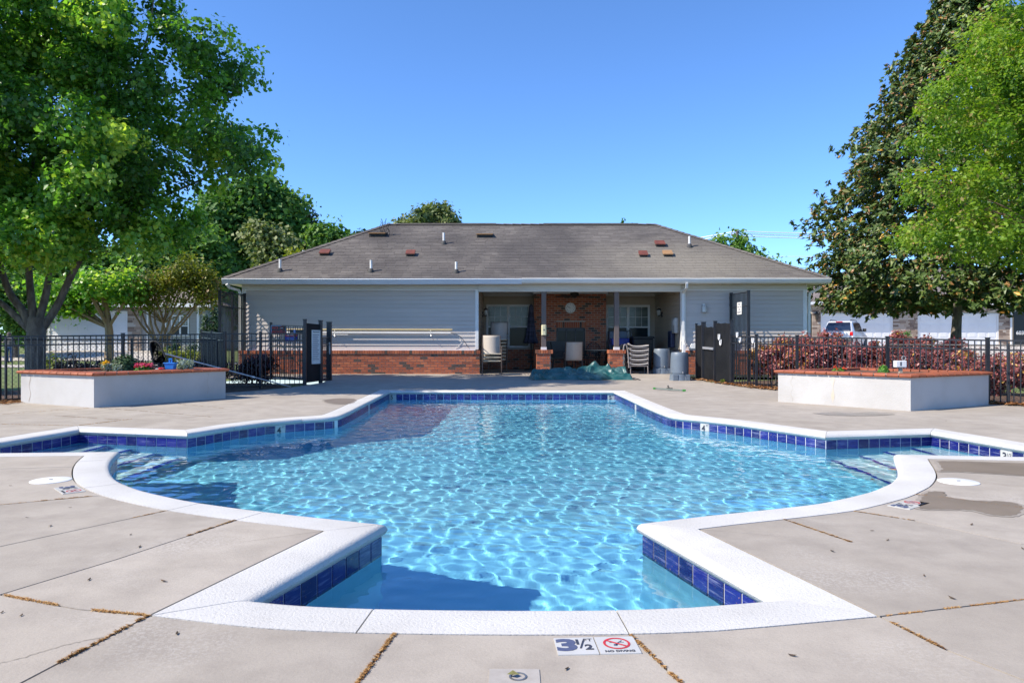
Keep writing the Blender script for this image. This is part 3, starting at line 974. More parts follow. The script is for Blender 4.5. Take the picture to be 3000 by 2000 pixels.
# ------------------------------------------------------------------ ground beyond the deck
def sm(a, b, t):
    t = min(1, max(0, (t-a)/(b-a))); return t*t*(3-2*t)
def gt(x, y):
    k = min(1, max(0, (x+6)/14))
    left = sm(37, 50, y)*0.72
    right = sm(26, 56, y)*0.85
    return -0.06 + left*(1-k) + right*k
dv = [Vector(p) for p in deck_edge]
gv = list(dv); ge = [(i, (i+1) % len(dv)) for i in range(len(dv))]
grid = []
for yy in list(np.linspace(-12, 22, 10)) + list(np.linspace(25, 75, 22)) + [90, 120, 180, 300, 600]:
    for xx in [-600, -250, -120, -80] + list(np.linspace(-60, 60, 31)) + [80, 120, 250, 600]:
        if not inside((xx, yy), deck_edge): gv.append(Vector((xx, yy)))
gv += [Vector((-600, -60)), Vector((600, -60))]
cv, ce, cf, _, _, _ = delaunay_2d_cdt(gv, ge, [], 0, 1e-4)
mb = MB(); mb.v = [(p.x, p.y, gt(p.x, p.y)) for p in cv]
for f in cf:
    c = sum((cv[i] for i in f), Vector((0, 0)))/len(f)
    if not inside(c, deck_edge): mb.f.append(tuple(f))
o = mb.build('ground', MT['grass'], None, fix=False)
tag(o, kind='structure')
def sheet(name, pts, mat, dz=0.006, kind='structure', n=1):
    """a strip of ground cover following the terrain; pts = left side then right side (same length)"""
    mb = MB(); h = len(pts)//2; Lp = [Vector(p) for p in pts[:h]]; Rp = [Vector(p) for p in pts[h:]]
    def dens(q):
        o = []
        for a, b in zip(q[:-1], q[1:]):
            k = 8
            for i in range(k): o.append(a+(b-a)*(i/k))
        return o+[q[-1]]
    Lp, Rp = dens(Lp), dens(Rp); W = 6
    for a, b in zip(Lp, Rp):
        for k in range(W+1):
            q = a+(b-a)*(k/W); mb.v.append((q.x, q.y, gt(q.x, q.y)+dz))
    for i in range(len(Lp)-1):
        for k in range(W):
            a = i*(W+1)+k; mb.f.append((a, a+1, a+W+2, a+W+1))
    return tag(mb.build(name, mat, fix=False), kind=kind)
sheet('mulch_bed', [(5.02, 20.4), (5.78, 17.5), (8.62, 13.15), (9.4, 12.1), (13, 11.4), (9.2, 22.5), (9.5, 20), (11.5, 16), (13, 14.5), (16, 13.5)], MT['soil'], 0.03)
sheet('mulch_bed', [(-14, 11.6), (-9.6, 12.8), (-8.9, 13.6), (-7.6, 15.5), (-6.3, 15.6), (-5.2, 17.9), (-14, 17), (-12, 17), (-11, 17.6), (-9.6, 19), (-8.4, 20), (-7.0, 20.4)], MT['soil'], 0.03)
sheet('path', [(-60, 30), (-20, 33), (-14.5, 35), (-60, 33.5), (-20, 36.5), (-14, 39)], MT['drive'], 0.03)
sheet('driveway', [(-30, 40), (-29, 46.3), (-17, 40), (-23, 46.3)], MT['drive'], 0.035)
sheet('driveway', [(14, 38), (20, 58), (36, 34), (42, 58)], MT['drive'], 0.035)
sheet('road', [(-70, 66), (70, 66), (-70, 73), (70, 73)], MT['asphalt'], 0.03)
# ------------------------------------------------------------------ pool house
YW = 22.6; KW = F/YW
def bx(px): return (px-1500)/KW
def bz(py): return H-(py-1000)/KW
XL0, XL1 = bx(709), bx(1402)          # left wing
XR0, XR1 = bx(1994), bx(2364)         # right wing
ZB = gz(YW)+0.0; ZS = bz(1023.5); ZT = bz(848); ZE = 2.875
house = thing('pool_house', (0.4, 22.6, ZB), 'low grey sided pool house with brick base and brown hipped roof', 'building')
YP = 26.6                              # back wall of the open porch

mb = MB()
mb.box(XL0+0.03, YW+0.03, 0.02, XL1-0.02, 30.2, ZE)
mb.box(XR0+0.02, YW+0.03, 0.02, XR1-0.03, 30.2, ZE)
mb.box(XL1-0.02, YP+0.03, 0.02, XR0+0.02, 30.2, ZE)
core = mb.build('wall_core', MT['siding'], house)
def boards(x0, x1, y, z0, z1, mat, parent, lap=0.127, axis='front', y2=None, name='siding_board'):
    n = int(math.ceil((z1-z0)/lap)); me = None
    for k in range(n):
        za = z0+k*lap; zb = min(z1, za+lap)
        h = zb-za
        if h < 0.02: continue
        if axis == 'front':
            if me is None or h < lap-1e-3:
                mb = MB(); e = 0.024
                mb.quad((x0, -e, 0), (x1, -e, 0), (x1, -0.002, h), (x0, -0.002, h)).quad((x0, 0.006, 0), (x1, 0.006, 0), (x1, -e, 0), (x0, -e, 0))
                mb.quad((x0, -e, 0), (x0, -0.002, h), (x0, 0.006, h), (x0, 0.006, 0)).quad((x1, -e, 0), (x1, 0.006, 0), (x1, 0.006, h), (x1, -0.002, h))
                m_ = mb.mesh(name, mat)
                if h >= lap-1e-3: me = m_
            else: m_ = me
            link(name, m_, parent, (0, y, za))
        else:   # wall running along y, facing axis = +1 / -1 in x ; x0 = plane, y..y2
            s = axis; e = 0.022
            mb = MB()
            mb.quad((x0+s*e, y, 0), (x0+s*e, y2, 0), (x0+s*0.002, y2, h), (x0+s*0.002, y, h)).quad((x0-s*0.006, y, 0), (x0-s*0.006, y2, 0), (x0+s*e, y2, 0), (x0+s*e, y, 0))
            if me is None or h < lap-1e-3:
                m_ = mb.mesh(name, mat)
                if h >= lap-1e-3: me = m_
            else: m_ = me
            link(name, m_, parent, (0, 0, za))
boards(bx(720), bx(1393), YW, ZS, ZT, MT['siding'], core)
boards(bx(2008), bx(2353), YW, ZS-0.0, ZT, MT['siding'], core)
boards(XL1-0.01, XR0+0.01, YP, 0.9, 2.76, MT['siding_bounce'], core)
boards(XR0, 0, YW+0.12, ZS, 2.80, MT['siding_bounce'], core, axis=-1, y2=YP, name='siding_board')
boards(XL1, 0, YW+0.12, ZS, 2.80, MT['siding_bounce'], core, axis=1, y2=YP, name='siding_board')
boards(XL0, 0, YW+0.1, ZS, ZT, MT['siding'], core, axis=-1, y2=30.2, name='siding_board')
boards(XR1, 0, YW+0.1, ZS, ZT, MT['siding'], core, axis=1, y2=30.2, name='siding_board')
# corner and edge trims
for a, b in ((709, 720.5), (1392.5, 1402), (1994, 2008.5), (2352.5, 2364)):
    MB().box(bx(a), YW-0.025, ZS-0.002, bx(b), YW+0.11, ZT+0.004).build('corner_trim', MT['trim'], house, bevel=0.004)
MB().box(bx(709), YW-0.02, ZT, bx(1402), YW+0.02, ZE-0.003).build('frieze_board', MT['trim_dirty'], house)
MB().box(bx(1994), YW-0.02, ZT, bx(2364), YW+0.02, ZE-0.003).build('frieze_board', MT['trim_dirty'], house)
MB().box(bx(720), YW-0.028, ZT-0.022, bx(1393), YW-0.003, ZT-0.001).build('trim_strip', MT['trim'], house)
MB().box(bx(2008), YW-0.028, ZT-0.022, bx(2353), YW-0.003, ZT-0.001).build('trim_strip', MT['trim'], house)
MB().box(bx(720), YW-0.03, ZS-0.03, bx(1393), YW-0.002, ZS+0.012).build('trim_strip', MT['trim'], house)
MB().box(bx(2008), YW-0.03, ZS-0.03, bx(2353), YW-0.002, ZS+0.012).build('trim_strip', MT['trim'], house)
# porch beam and ceiling
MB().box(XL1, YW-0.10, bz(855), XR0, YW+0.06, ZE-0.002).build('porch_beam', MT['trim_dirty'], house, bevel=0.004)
MB().box(XL1-0.02, YW+0.06, 2.90, XR0+0.02, YP+0.05, 2.96).build('porch_ceiling', MT['soffit'], house)
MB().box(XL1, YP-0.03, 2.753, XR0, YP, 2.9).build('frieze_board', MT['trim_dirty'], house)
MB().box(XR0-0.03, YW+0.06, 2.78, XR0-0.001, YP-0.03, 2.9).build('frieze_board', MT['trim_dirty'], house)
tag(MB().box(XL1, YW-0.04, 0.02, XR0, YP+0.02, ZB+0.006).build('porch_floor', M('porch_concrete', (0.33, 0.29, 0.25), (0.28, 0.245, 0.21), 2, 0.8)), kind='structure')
# soffit and fascia
XE0, XE1, YE, ZEV = -8.685, 9.56, 22.15, 3.026
XRD0, XRD1, YRD, ZRD = -4.49, 5.16, 26.45, 5.327
YEB = 30.75
MB().box(XE0+0.02, YE, ZE, XE1-0.02, YEB, ZE+0.02).build('soffit', MT['soffit'], house)
mb = MB(); mb.box(XE0, YE-0.02, ZE-0.01, XE1, YE, ZEV-0.005); mb.box(XE0-0.02, YE-0.02, ZE-0.01, XE0, YEB, ZEV-0.005); mb.box(XE1, YE-0.02, ZE-0.01, XE1+0.02, YEB, ZEV-0.005)
mb.build('fascia', MT['trim'], house)
# soffit perforation line
# gutters
def gutter(x0, x1, zt, zb, mat, sag=0.0):
    pr = [(0.0, zt), (-0.115, zt), (-0.125, zt-0.018), (-0.112, zt-0.03), (-0.105, zt-0.07), (-0.07, zb), (0.0, zb)]
    mb = MB(); n = 14
    for i in range(n+1):
        x = x0+(x1-x0)*i/n; dz = -sag*math.sin(math.pi*i/n)+rs.randn()*0.002
        for y, z in pr: mb.v.append((x, YE-0.021+y, z+dz))
    m = len(pr)
    for i in range(n):
        for k in range(m-1): mb.f.append((i*m+k, (i+1)*m+k, (i+1)*m+k+1, i*m+k+1))
    mb.f.append(tuple(range(m))); mb.f.append(tuple(n*m+m-1-k for k in range(m)))
    return mb.build('gutter', mat, house)
gx0 = (1529-1500)*22.05/F
gutter(XE0-0.03, gx0-0.002, 3.012, 2.848, MT['gutter_old'], 0.012)
gutter(gx0, XE1+0.03, 3.018, 2.885, MT['trim'], 0.0)
# downspouts
def pipe_rect(pts, w, d, name='downspout', mat=None):
    mb = MB()
    for a, b in zip(pts[:-1], pts[1:]): mb.bar(a, b, w, d, (0, 1, 0))
    return mb.build(name, mat or MT['trim'], house)
pipe_rect([P(2012, 829, 22.05), P(2012, 842, 22.1), P(2001, 858, 22.5), P(2001, 985, 22.5), P(2001, 1000, 22.45), P(2003, 1012, 20.4), P(2003, 1034, 19.9)], 0.075, 0.06)
pipe_rect([P(664, 832, 22.05), P(672, 842, 22.15), P(700, 850, 22.55), P(704, 860, 22.58), P(704, 1080, 22.58)], 0.075, 0.06)
pipe_rect([P(2404, 838, 22.6), P(2398, 846, 22.6), P(2372, 858, 22.7), P(2370, 875, 22.7), P(2370, 1080, 22.7)], 0.075, 0.06)

# roof: four planes of shingles
def plane_pts(e0, e1, r0, r1): return [Vector(p) for p in (e0, e1, r0, r1)]
def shingles(e0, e1, r0, r1, rows, tab, seed):
    e0, e1, r0, r1 = (Vector(p) for p in (e0, e1, r0, r1))
    u = (e1-e0).normalized(); up = ((r0+r1)/2-(e0+e1)/2); nrm = u.cross(up - u*up.dot(u)).normalized()
    if nrm.z < 0: nrm = -nrm
    rnd_ = np.random.RandomState(seed)
    V = []; Fs = []; rr = []
    for k in range(rows):
        t0 = k/rows; t1 = min(1, (k+1.04)/rows)
        a0 = e0+(r0-e0)*t0; b0 = e1+(r1-e1)*t0; a1 = e0+(r0-e0)*t1; b1 = e1+(r1-e1)*t1
        L0 = (b0-a0).length; off = rnd_.rand()*tab
        s = -off
        while s < L0:
            w = tab*(0.75+0.5*rnd_.rand()); s0 = max(0, s); s1 = min(L0, s+w-0.006); s += w
            if s1-s0 < 0.02: continue
            p0 = a0+u*s0; p1 = a0+u*s1
            # clip the top corners to the hip lines
            L1 = (b1-a1).length; o1 = (a1-a0).dot(u)
            q0 = min(max(s0, o1), o1+L1); q1 = min(max(s1, o1), o1+L1)
            up_v = (a1-a0)-u*o1
            h = 0.008+0.004*rnd_.rand()
            lo0 = p0+nrm*h; lo1 = p1+nrm*h; hi0 = a0+u*q0+up_v+nrm*0.002; hi1 = a0+u*q1+up_v+nrm*0.002
            b = len(V); V += [lo0, lo1, hi1, hi0, p0, p1]
            Fs.append((b, b+1, b+2, b+3)); Fs.append((b+4, b+5, b+1, b))
            rr += [rnd_.rand()]*6
    me = bpy.data.meshes.new('shingles'); me.from_pydata([tuple(p) for p in V], [], Fs); me.materials.append(MT['shingle']); set_rnd(me, rr); me.update()
    return me
roof_mb = MB()
E = [(XE0-0.02, YE-0.03, ZEV), (XE1+0.02, YE-0.03, ZEV), (XE1+0.02, YEB+0.03, ZEV), (XE0-0.02, YEB+0.03, ZEV)]
RD = [(XRD0, YRD, ZRD), (XRD1, YRD, ZRD)]
roof_mb.poly([E[0], E[1], RD[1], RD[0]]).poly([E[1], E[2], RD[1]]).poly([E[2], E[3], RD[0], RD[1]]).poly([E[3], E[0], RD[0]])
roof = roof_mb.build('roof', M('roof_felt', (0.08, 0.07, 0.065), (0.06, 0.055, 0.05), 3, 0.9), house)
for (a, b, c, d, rows, tab) in ((E[0], E[1], RD[0], RD[1], 36, 0.31), (E[3], E[2], RD[0], RD[1], 20, 0.6), (E[3], E[0], RD[0], RD[0], 20, 0.5), (E[2], E[1], RD[1], RD[1], 20, 0.5)):
    o = link('shingles', shingles(a, b, c, d, rows, tab, 5), roof); tag(o, kind='stuff')
# hip and ridge caps
def caps(a, b, n, name='hip_cap'):
    a = Vector(a); b = Vector(b); mb = MB(); d = (b-a)
    side = Vector((d.y, -d.x, 0)).normalized(); rr = []
    for i in range(n):
        p = a+d*(i/n); q = a+d*((i+1.15)/n); lift = Vector((0, 0, 0.045)); lift2 = Vector((0, 0, 0.03))
        dn = Vector((0, 0, -0.055))
        bb = len(mb.v)
        mb.v += [tuple(p+lift), tuple(p+side*0.13+dn+lift), tuple(q+side*0.13+dn+lift2), tuple(q+lift2), tuple(p-side*0.13+dn+lift), tuple(q-side*0.13+dn+lift2)]
        mb.f += [(bb, bb+1, bb+2, bb+3), (bb+4, bb, bb+3, bb+5)]
        r_ = 0.2+0.6*rs.rand(); rr += [r_]*6
    me = mb.mesh(name, MT['shingle'], fix=False); set_rnd(me, rr)
    o = link(name, me, roof); tag(o, kind='stuff'); return o
caps(E[0], RD[0], 26); caps(E[1], RD[1], 26); caps(RD[0], RD[1], 30, 'ridge_cap')
MT['vent_dark'] = M('vent_dark', (0.02, 0.018, 0.017), (0.03, 0.027, 0.025), 8, 0.7)
MT['rust'] = M('rusted_vent', (0.19, 0.055, 0.033), (0.13, 0.04, 0.028), 8, 0.6)
MT['tan_vent'] = M('tan_vent', (0.36, 0.20, 0.09), (0.30, 0.17, 0.08), 8, 0.6)
MT['pvc'] = M('white_pvc', (0.76, 0.76, 0.76), (0.70, 0.70, 0.70), 5, 0.4)
MT['rubber'] = M('rubber_boot', (0.045, 0.045, 0.048), (0.06, 0.06, 0.06), 8, 0.8)
for a, b in ((1176, 1453), (1592, 1869)):
    x0 = (a-1500)*YRD/F; x1 = (b-1500)*YRD/F
    mb = MB(); mb.poly([(x0, YRD-0.13, ZRD-0.02), (x1, YRD-0.13, ZRD-0.02), (x1, YRD, ZRD+0.055), (x0, YRD, ZRD+0.055)]).poly([(x0, YRD-0.13, ZRD-0.045), (x1, YRD-0.13, ZRD-0.045), (x1, YRD-0.13, ZRD-0.02), (x0, YRD-0.13, ZRD-0.02)])
    mb.poly([(x0, YRD+0.13, ZRD-0.02), (x1, YRD+0.13, ZRD-0.02), (x1, YRD, ZRD+0.055), (x0, YRD, ZRD+0.055)])
    mb.build('ridge_vent', M('ridge_vent_dark', (0.06, 0.052, 0.045), (0.04, 0.036, 0.033), 4, 0.9), roof)
RN = Vector((0, -(ZRD-ZEV), YRD-YE)).normalized()
def roofpt(px, py):
    d = Vector(((px-1500)/F, 1, -(py-1000)/F)); o = Vector((0, 0, H)); p0 = Vector((0, YE-0.03, ZEV))
    t = (p0-o).dot(RN)/d.dot(RN); return o+d*t
SL = (ZRD-ZEV)/(YRD-YE)
def box_vent(px0, px1, pyt, pyb, top, rise=0.145):
    a = roofpt(px0, pyb-2); b = roofpt(px1, pyb-2); w = b.x-a.x; hgt = (pyb-pyt)*a.y/F
    mb = MB(); x0, x1, y0, z0 = a.x, b.x, a.y, a.z
    dp = w*0.75; zt = z0+hgt*0.78
    mb.box(x0+0.01, y0+0.02, z0-0.02, x1-0.01, y0+dp, zt-0.03)
    v = mb.build('vent_body', MT['vent_dark'], roof)
    mb = MB(); mb.poly([(x0-0.01, y0-0.02, zt-0.045), (x1+0.01, y0-0.02, zt-0.045), (x1+0.01, y0+dp, zt-0.045+rise), (x0-0.01, y0+dp, zt-0.045+rise)])
    mb.poly([(x0-0.01, y0-0.02, zt-0.075), (x1+0.01, y0-0.02, zt-0.075), (x1+0.01, y0-0.02, zt-0.045), (x0-0.01, y0-0.02, zt-0.045)])
    mb.poly([(x0-0.01, y0-0.02, zt-0.075), (x0-0.01, y0-0.02, zt-0.045), (x0-0.01, y0+dp, zt-0.045+rise), (x0-0.01, y0+dp, zt+0.02)])
    mb.poly([(x1+0.01, y0-0.02, zt-0.075), (x1+0.01, y0-0.02, zt-0.045), (x1+0.01, y0+dp, zt-0.045+rise), (x1+0.01, y0+dp, zt+0.02)])
    mb.build('vent_hood', top, roof)
for q in ((935, 963, 734, 752, MT['rust']), (1189, 1214, 736, 754, MT['rust']), (1922, 1949, 708, 726, MT['rust']), (1874, 1898, 739, 756, MT['rust']), (1945, 1971, 737, 755, MT['tan_vent']), (1080, 1128, 675, 697, MT['tan_vent'], 0.03), (1396, 1443, 678, 699, MT['tan_vent'], 0.03)):
    box_vent(*q)
for px, pt, pb in ((820.6, 761, 797), (1087, 764, 798), (1336.5, 769, 800), (1300, 684, 716), (2020, 694, 725)):
    a = roofpt(px, pb-2); h = (pb-pt)*a.y/F
    o = MB().tube([a+Vector((0, 0, -0.05)), a+Vector((0, 0, h))], 0.038, 12).build('vent_pipe', MT['pvc'], roof, smooth=True)
    MB().lathe([(0.10, -0.06), (0.095, 0.0), (0.06, 0.09), (0.045, 0.10)], a, 14).build('pipe_boot', MT['rubber'], roof, smooth=True)
a = Vector(P(889, 745, 27.5)); MB().tube([a-Vector((0, 0, 0.5)), P(889, 733, 27.5)], 0.04, 10).build('vent_pipe', MT['pvc'], roof)
# bundle of bent strips beside the left hip
a = roofpt(1128, 690); mb = MB()
for k in range(7):
    x = a.x-0.16+0.05*k; pts = []
    for i in range(8):
        t = i/7; pts.append((x+0.03*math.sin(t*9+k), a.y+0.03*math.cos(t*7+k*2)-0.02, a.z+0.02+t*(0.48+0.08*math.sin(k*2))))
    mb.tube(pts, 0.010, 5)
mb.build('bent_wire_bundle', MT['vent_dark'], roof)

# ---- brickwork
CH = (ZS-0.03-0.105-(ZB-0.02))/8; BL = 0.200; BJ = 0.014; BH = CH-BJ
def brick_mesh(l, d, h):
    mb = MB().box(0, -0.012, 0, l, d, h)
    me = mb.mesh('brick', MT['brick']); return me
full = brick_mesh(BL, 0.08, BH)
wains = MB().box(bx(705), YW-0.10, ZB-0.05, bx(1406), YW+0.02, ZS-0.03).build('brick_base', MT['mortar'], house)
cutm = {}
x_start, x_end = bx(704), bx(1406)
nbr = 0
for c in range(8):
    z = ZB-0.02+c*CH; x = x_start - (0.5*(BL+BJ) if c % 2 else 0)
    while x < x_end-0.03:
        a = max(x, x_start); b = min(x+BL, x_end)
        if b-a > 0.04:
            l = round(b-a, 2)
            if abs(l-BL) < 0.01: me = full
            else:
                if l not in cutm: cutm[l] = brick_mesh(l, 0.08, BH)
                me = cutm[l]
            o = link('brick', me, wains, (a+rs.randn()*0.001, YW-0.10-0.002-0.004*rs.rand(), z), None)
            nbr += 1
        x += BL+BJ
def brick_mass(name, items, parent):
    """many bricks as one mesh; items = (x0,y0,z0,x1,y1,z1)"""
    mb = MB(); rr = []
    for it in items:
        mb.box(*it); rr += [rs.rand()]*8
    me = mb.mesh(name, MT['brick'], fix=False); set_rnd(me, rr)
    o = link(name, me, parent); tag(o, kind='stuff'); return o
# rowlock course on the base
it = []; zr = ZS-0.03-0.105
x = x_start-0.01
while x < x_end: it.append((x, YW-0.145+0.004*rs.rand(), zr+0.005, min(x+0.066, x_end+0.01), YW-0.03, zr+0.107)); x += 0.076
brick_mass('rowlock_course', it, wains)
# right wing base
wr = MB().box(bx(1992), YW-0.10, ZB-0.05, bx(2366), YW+0.02, ZS-0.03).build('brick_base', MT['mortar'], house)
it = []
for c in range(8):
    z = ZB-0.02+c*CH; x = bx(1991)-(0.5*(BL+BJ) if c % 2 else 0)
    while x < bx(2366)-0.03:
        a = max(x, bx(1991)); b = min(x+BL, bx(2366))
        if b-a > 0.03: it.append((a, YW-0.114+0.004*rs.rand(), z, b, YW, z+BH))
        x += BL+BJ
x = bx(1991)-0.01
while x < bx(2367): it.append((x, YW-0.145+0.004*rs.rand(), zr+0.005, x+0.066, YW-0.03, zr+0.107)); x += 0.076
brick_mass('brickwork', it, wr)
# back wall base under the porch windows and on the side walls
def brick_wall(x0, x1, yf, z0, z1, parent, name='brickwork', hole=None, depth=0.1):
    it = []; n = int((z1-z0)/CH)
    for c in range(n+1):
        z = z0+c*CH
        if z+BH > z1+0.01: break
        x = x0-(0.5*(BL+BJ) if c % 2 else 0)
        while x < x1-0.03:
            a = max(x, x0); b = min(x+BL, x1)
            if b-a > 0.03:
                parts_ = [(a, b)]
                if hole and z+BH > hole[2] and z < hole[3]:
                    parts_ = [(p, q) for p, q in ((a, min(b, hole[0])), (max(a, hole[1]), b)) if q-p > 0.02]
                for p, q in parts_: it.append((p, yf-0.012-0.004*rs.rand(), z, q, yf+depth*0.5, z+BH))
            x += BL+BJ
    return it
wb = MB().box(XL1, YP-0.1, ZB-0.02, XR0, YP, 0.885).build('brick_base', MT['mortar'], house)
brick_mass('brickwork', brick_wall(XL1, XR0, YP-0.1, ZB, 0.86, wb), wb)
# chimney breast
FX0, FX1, FY = 0.77, 3.32, 25.9
FH = (1.566, 2.578, 0.62, 1.60)
mb = MB(); mb.box(FX0, FY, ZB-0.02, FH[0], YP, 2.795); mb.box(FH[1], FY, ZB-0.02, FX1, YP, 2.795); mb.box(FH[0], FY, FH[3], FH[1], YP, 2.795); mb.box(FH[0], FY, ZB-0.02, FH[1], YP, FH[2])
fire = mb.build('chimney_breast', MT['mortar'], house)
it = brick_wall(FX0, FX1, FY, ZB, 2.795, fire, hole=(FH[0]-0.01, FH[1]+0.01, FH[2], FH[3]+0.215))
x = FH[0]-0.01
while x < FH[1]: it.append((x, FY-0.016, FH[3]+0.006, x+0.066, FY+0.05, FH[3]+0.208)); x += 0.076
brick_mass('brickwork', it, fire)
MB().box(FH[0]-0.02, FY+0.12, FH[2]-0.02, FH[1]+0.02, FY+0.14, FH[3]+0.02).build('firebox', MT['vent_dark'], fire)
mb = MB()
for x in (FH[0]+0.02, FH[0]+0.34, FH[0]+0.67, FH[1]-0.05): mb.box(x, FY+0.05, FH[2], x+0.03, FY+0.08, FH[3])
mb.box(FH[0], FY+0.05, FH[3]-0.10, FH[1], FY+0.08, FH[3]); mb.box(FH[0], FY+0.05, FH[2], FH[1], FY+0.08, FH[2]+0.06)
mb.build('firebox_frame', MT['black_metal'], fire)
MB().box(FH[0]+0.03, FY+0.09, FH[2]+0.02, FH[1]-0.03, FY+0.10, FH[3]-0.02).build('glass_doors', MT['glass'], fire)
MB().box(FX0-0.03, FY-0.04, 2.797, FX1+0.06, YP, 2.897).build('top_trim', MT['trim'], fire)
# porch piers and posts
pier_full = brick_mesh(BL, 0.08, BH)
pier_half = brick_mesh(0.085, 0.08, BH)
for pa, pb, qa, qb in ((1572, 1613, 1586, 1600), (1784, 1828, 1799, 1813)):
    x0, x1 = bx(pa), bx(pb); y0, y1 = YW-0.15, YW+0.30
    pier = MB().box(x0+0.008, y0+0.006, ZB-0.02, x1-0.008, y1, ZS-0.12).build('brick_pier', MT['mortar'], house)
    it = []
    for c in range(8):
        z = ZB-0.01+c*CH
        if c % 2: row = ((x0, 0), (x0+BL+BJ, 0))
        else: row = ((x0, 1), (x0+0.095, 0), (x0+0.095+BL+BJ, 1))
        for xx, hh in row:
            link('brick', pier_half if hh else pier_full, pier, (xx, y0, z))
            nbr += 1
        for s in (x0-0.003, x1-0.08):
            it.append((s, y0+0.10, z, s+0.083, y0+0.30, z+BH)); it.append((s, y0+0.31, z, s+0.083, y1, z+BH))
    brick_mass('side_brickwork', it, pier)
    it = []; x = x0-0.03
    while x < x1+0.01: it.append((x, y0-0.04, ZS-0.12, x+0.066, y1+0.03, ZS-0.012)); x += 0.076
    brick_mass('cap_course', it, pier)
    MB().box(bx(qa), YW-0.075, ZS-0.012, bx(qb), YW+0.075, bz(855)).build('porch_post', MT['post'], house, bevel=0.006)
    MB().box(bx(qa)-0.012, YW-0.088, ZS-0.01, bx(qb)+0.012, YW+0.088, ZS+0.075).build('post_base', MT['trim'], house)
# windows
def window(x0, x1, z0, z1, y, parent, name='window', blind=True):
    fr = MB(); t = 0.075
    xm = (x0+x1)/2
    fr.box(x0, y-0.05, z0, x0+t, y, z1).box(x1-t, y-0.05, z0, x1, y, z1).box(x0+t, y-0.05, z1-t, x1-t, y, z1).box(x0+t, y-0.05, z0, x1-t, y, z0+t*0.8).box(xm-0.05, y-0.052, z0+t*0.8, xm+0.05, y, z1-t)
    f = fr.build(name, MT['trim'], parent, bevel=0.004)
    for a, b in ((x0+t, xm-0.05), (xm+0.05, x1-t)):
        zm = z0+(z1-z0)*0.48
        MB().box(a, y-0.035, zm-0.025, b, y-0.012, zm+0.025).build('meeting_rail', MT['trim'], f)
        MB().box(a, y-0.014, zm+0.025, b, y-0.010, z1-t).build('upper_pane', MT['glass2'], f)
        MB().box(a, y-0.014, z0+t*0.8, b, y-0.010, zm-0.025).build('lower_pane', MT['glass'], f)
        g = MB()
        for k in (1, 2): g.box(a+(b-a)*k/3-0.006, y-0.020, zm+0.025, a+(b-a)*k/3+0.006, y-0.0145, z1-t)
        zg = (zm+z1-t)/2; g.box(a, y-0.021, zg-0.006, b, y-0.0148, zg+0.006)
        g.build('glazing_bars', MT['trim'], f)
    return f
MT['glass2'] = M('window_glass_blinds', (0.15, 0.175, 0.155), (0.085, 0.11, 0.095), 2.2, 0.15, spec=0.4, stretch=(1, 1, 6))
window(-0.93, 0.66, 0.90, 2.457, YP-0.016, house)
window(3.40, 4.99, 0.90, 2.44, YP-0.016, house)
# lanterns and lights on the walls
MT['lantern'] = M('lantern_black', (0.02, 0.018, 0.016), (0.03, 0.027, 0.022), 10, 0.5)
MT['lamp_glass'] = M('lamp_glass', (0.55, 0.55, 0.52), (0.45, 0.45, 0.43), 10, 0.15)
def lantern(p, d, lab):
    p = Vector(p); d = Vector(d)
    t = thing('wall_lantern', p, lab, 'lantern', 'carriage lanterns on the porch walls')
    c = p+d*0.12
    MB().bar(p+Vector((0, 0, -0.12)), c+Vector((0, 0, -0.16)), 0.025, 0.025).box(p.x-0.03, p.y-0.04, p.z-0.2, p.x+0.03, p.y+0.04, p.z-0.02).build('bracket', MT['lantern'], t)
    MB().lathe([(0.045, -0.13), (0.075, 0.04)], c, 6).build('glass', MT['lamp_glass'], t)
    MB().lathe([(0.085, 0.04), (0.06, 0.09), (0.02, 0.11), (0.012, 0.15)], c, 6).build('roof', MT['lantern'], t)
    MB().lathe([(0.02, -0.17), (0.05, -0.13)], c, 6).build('base', MT['lantern'], t)
    return t
lantern((XR0-0.015, 25.3, 1.12+88*25.3/F), (-1, 0, 0), 'black carriage lantern on the right porch wall')
lantern((XL1+0.015, 25.2, 1.12+88*25.2/F), (1, 0, 0), 'black carriage lantern on the left porch wall')
p = P(2061, 905, YW-0.02)
t = thing('floodlight', p, 'small glass jar wall light on the right wing siding', 'light')
MB().lathe([(0.05, 0.0), (0.05, 0.03)], p+Vector((0, -0.03, 0.12)), 14, 'Y').build('mount', M('brushed_metal', (0.4, 0.4, 0.4), None, 8, 0.35, metal=0.9), t, smooth=True)
MB().lathe([(0.02, 0.12), (0.06, 0.09), (0.075, -0.01), (0.07, -0.1), (0.04, -0.11)], p+Vector((0, -0.09, 0)), 14).build('glass', MT['lamp_glass'], t, smooth=True)
# things fixed to the right porch wall
t = thing('electric_box', (XR0-0.01, 23.0, 1.4), 'pale grey electric meter box on the right porch wall', 'box')
MB().box(XR0-0.12, 22.9, 1.38, XR0-0.015, 23.35, 1.86).build('cabinet', M('box_grey', (0.42, 0.42, 0.40), None, 5, 0.5), t, bevel=0.01)
MB().box(XR0-0.14, 22.95, 1.62, XR0-0.12, 23.25, 1.80).build('door', M('box_grey_light', (0.5, 0.5, 0.48), None, 5, 0.5), t)
t = thing('wall_bag', (XR0-0.01, 23.4, 0.9), 'narrow dark navy case hanging on the right porch wall', 'case')
MB().box(XR0-0.16, 23.3, 0.92, XR0-0.015, 23.75, 1.46).build('body', M('navy_case', (0.012, 0.02, 0.06), None, 5, 0.5), t, bevel=0.03)
MB().tube([(XR0-0.1, 23.75, 1.3), (XR0-0.1, 23.85, 1.25), (XR0-0.1, 23.85, 1.12), (XR0-0.1, 23.75, 1.08)], 0.012, 6).build('strap', MT['ink_red'], t)
p = P(2027, 1012, YW-0.06)
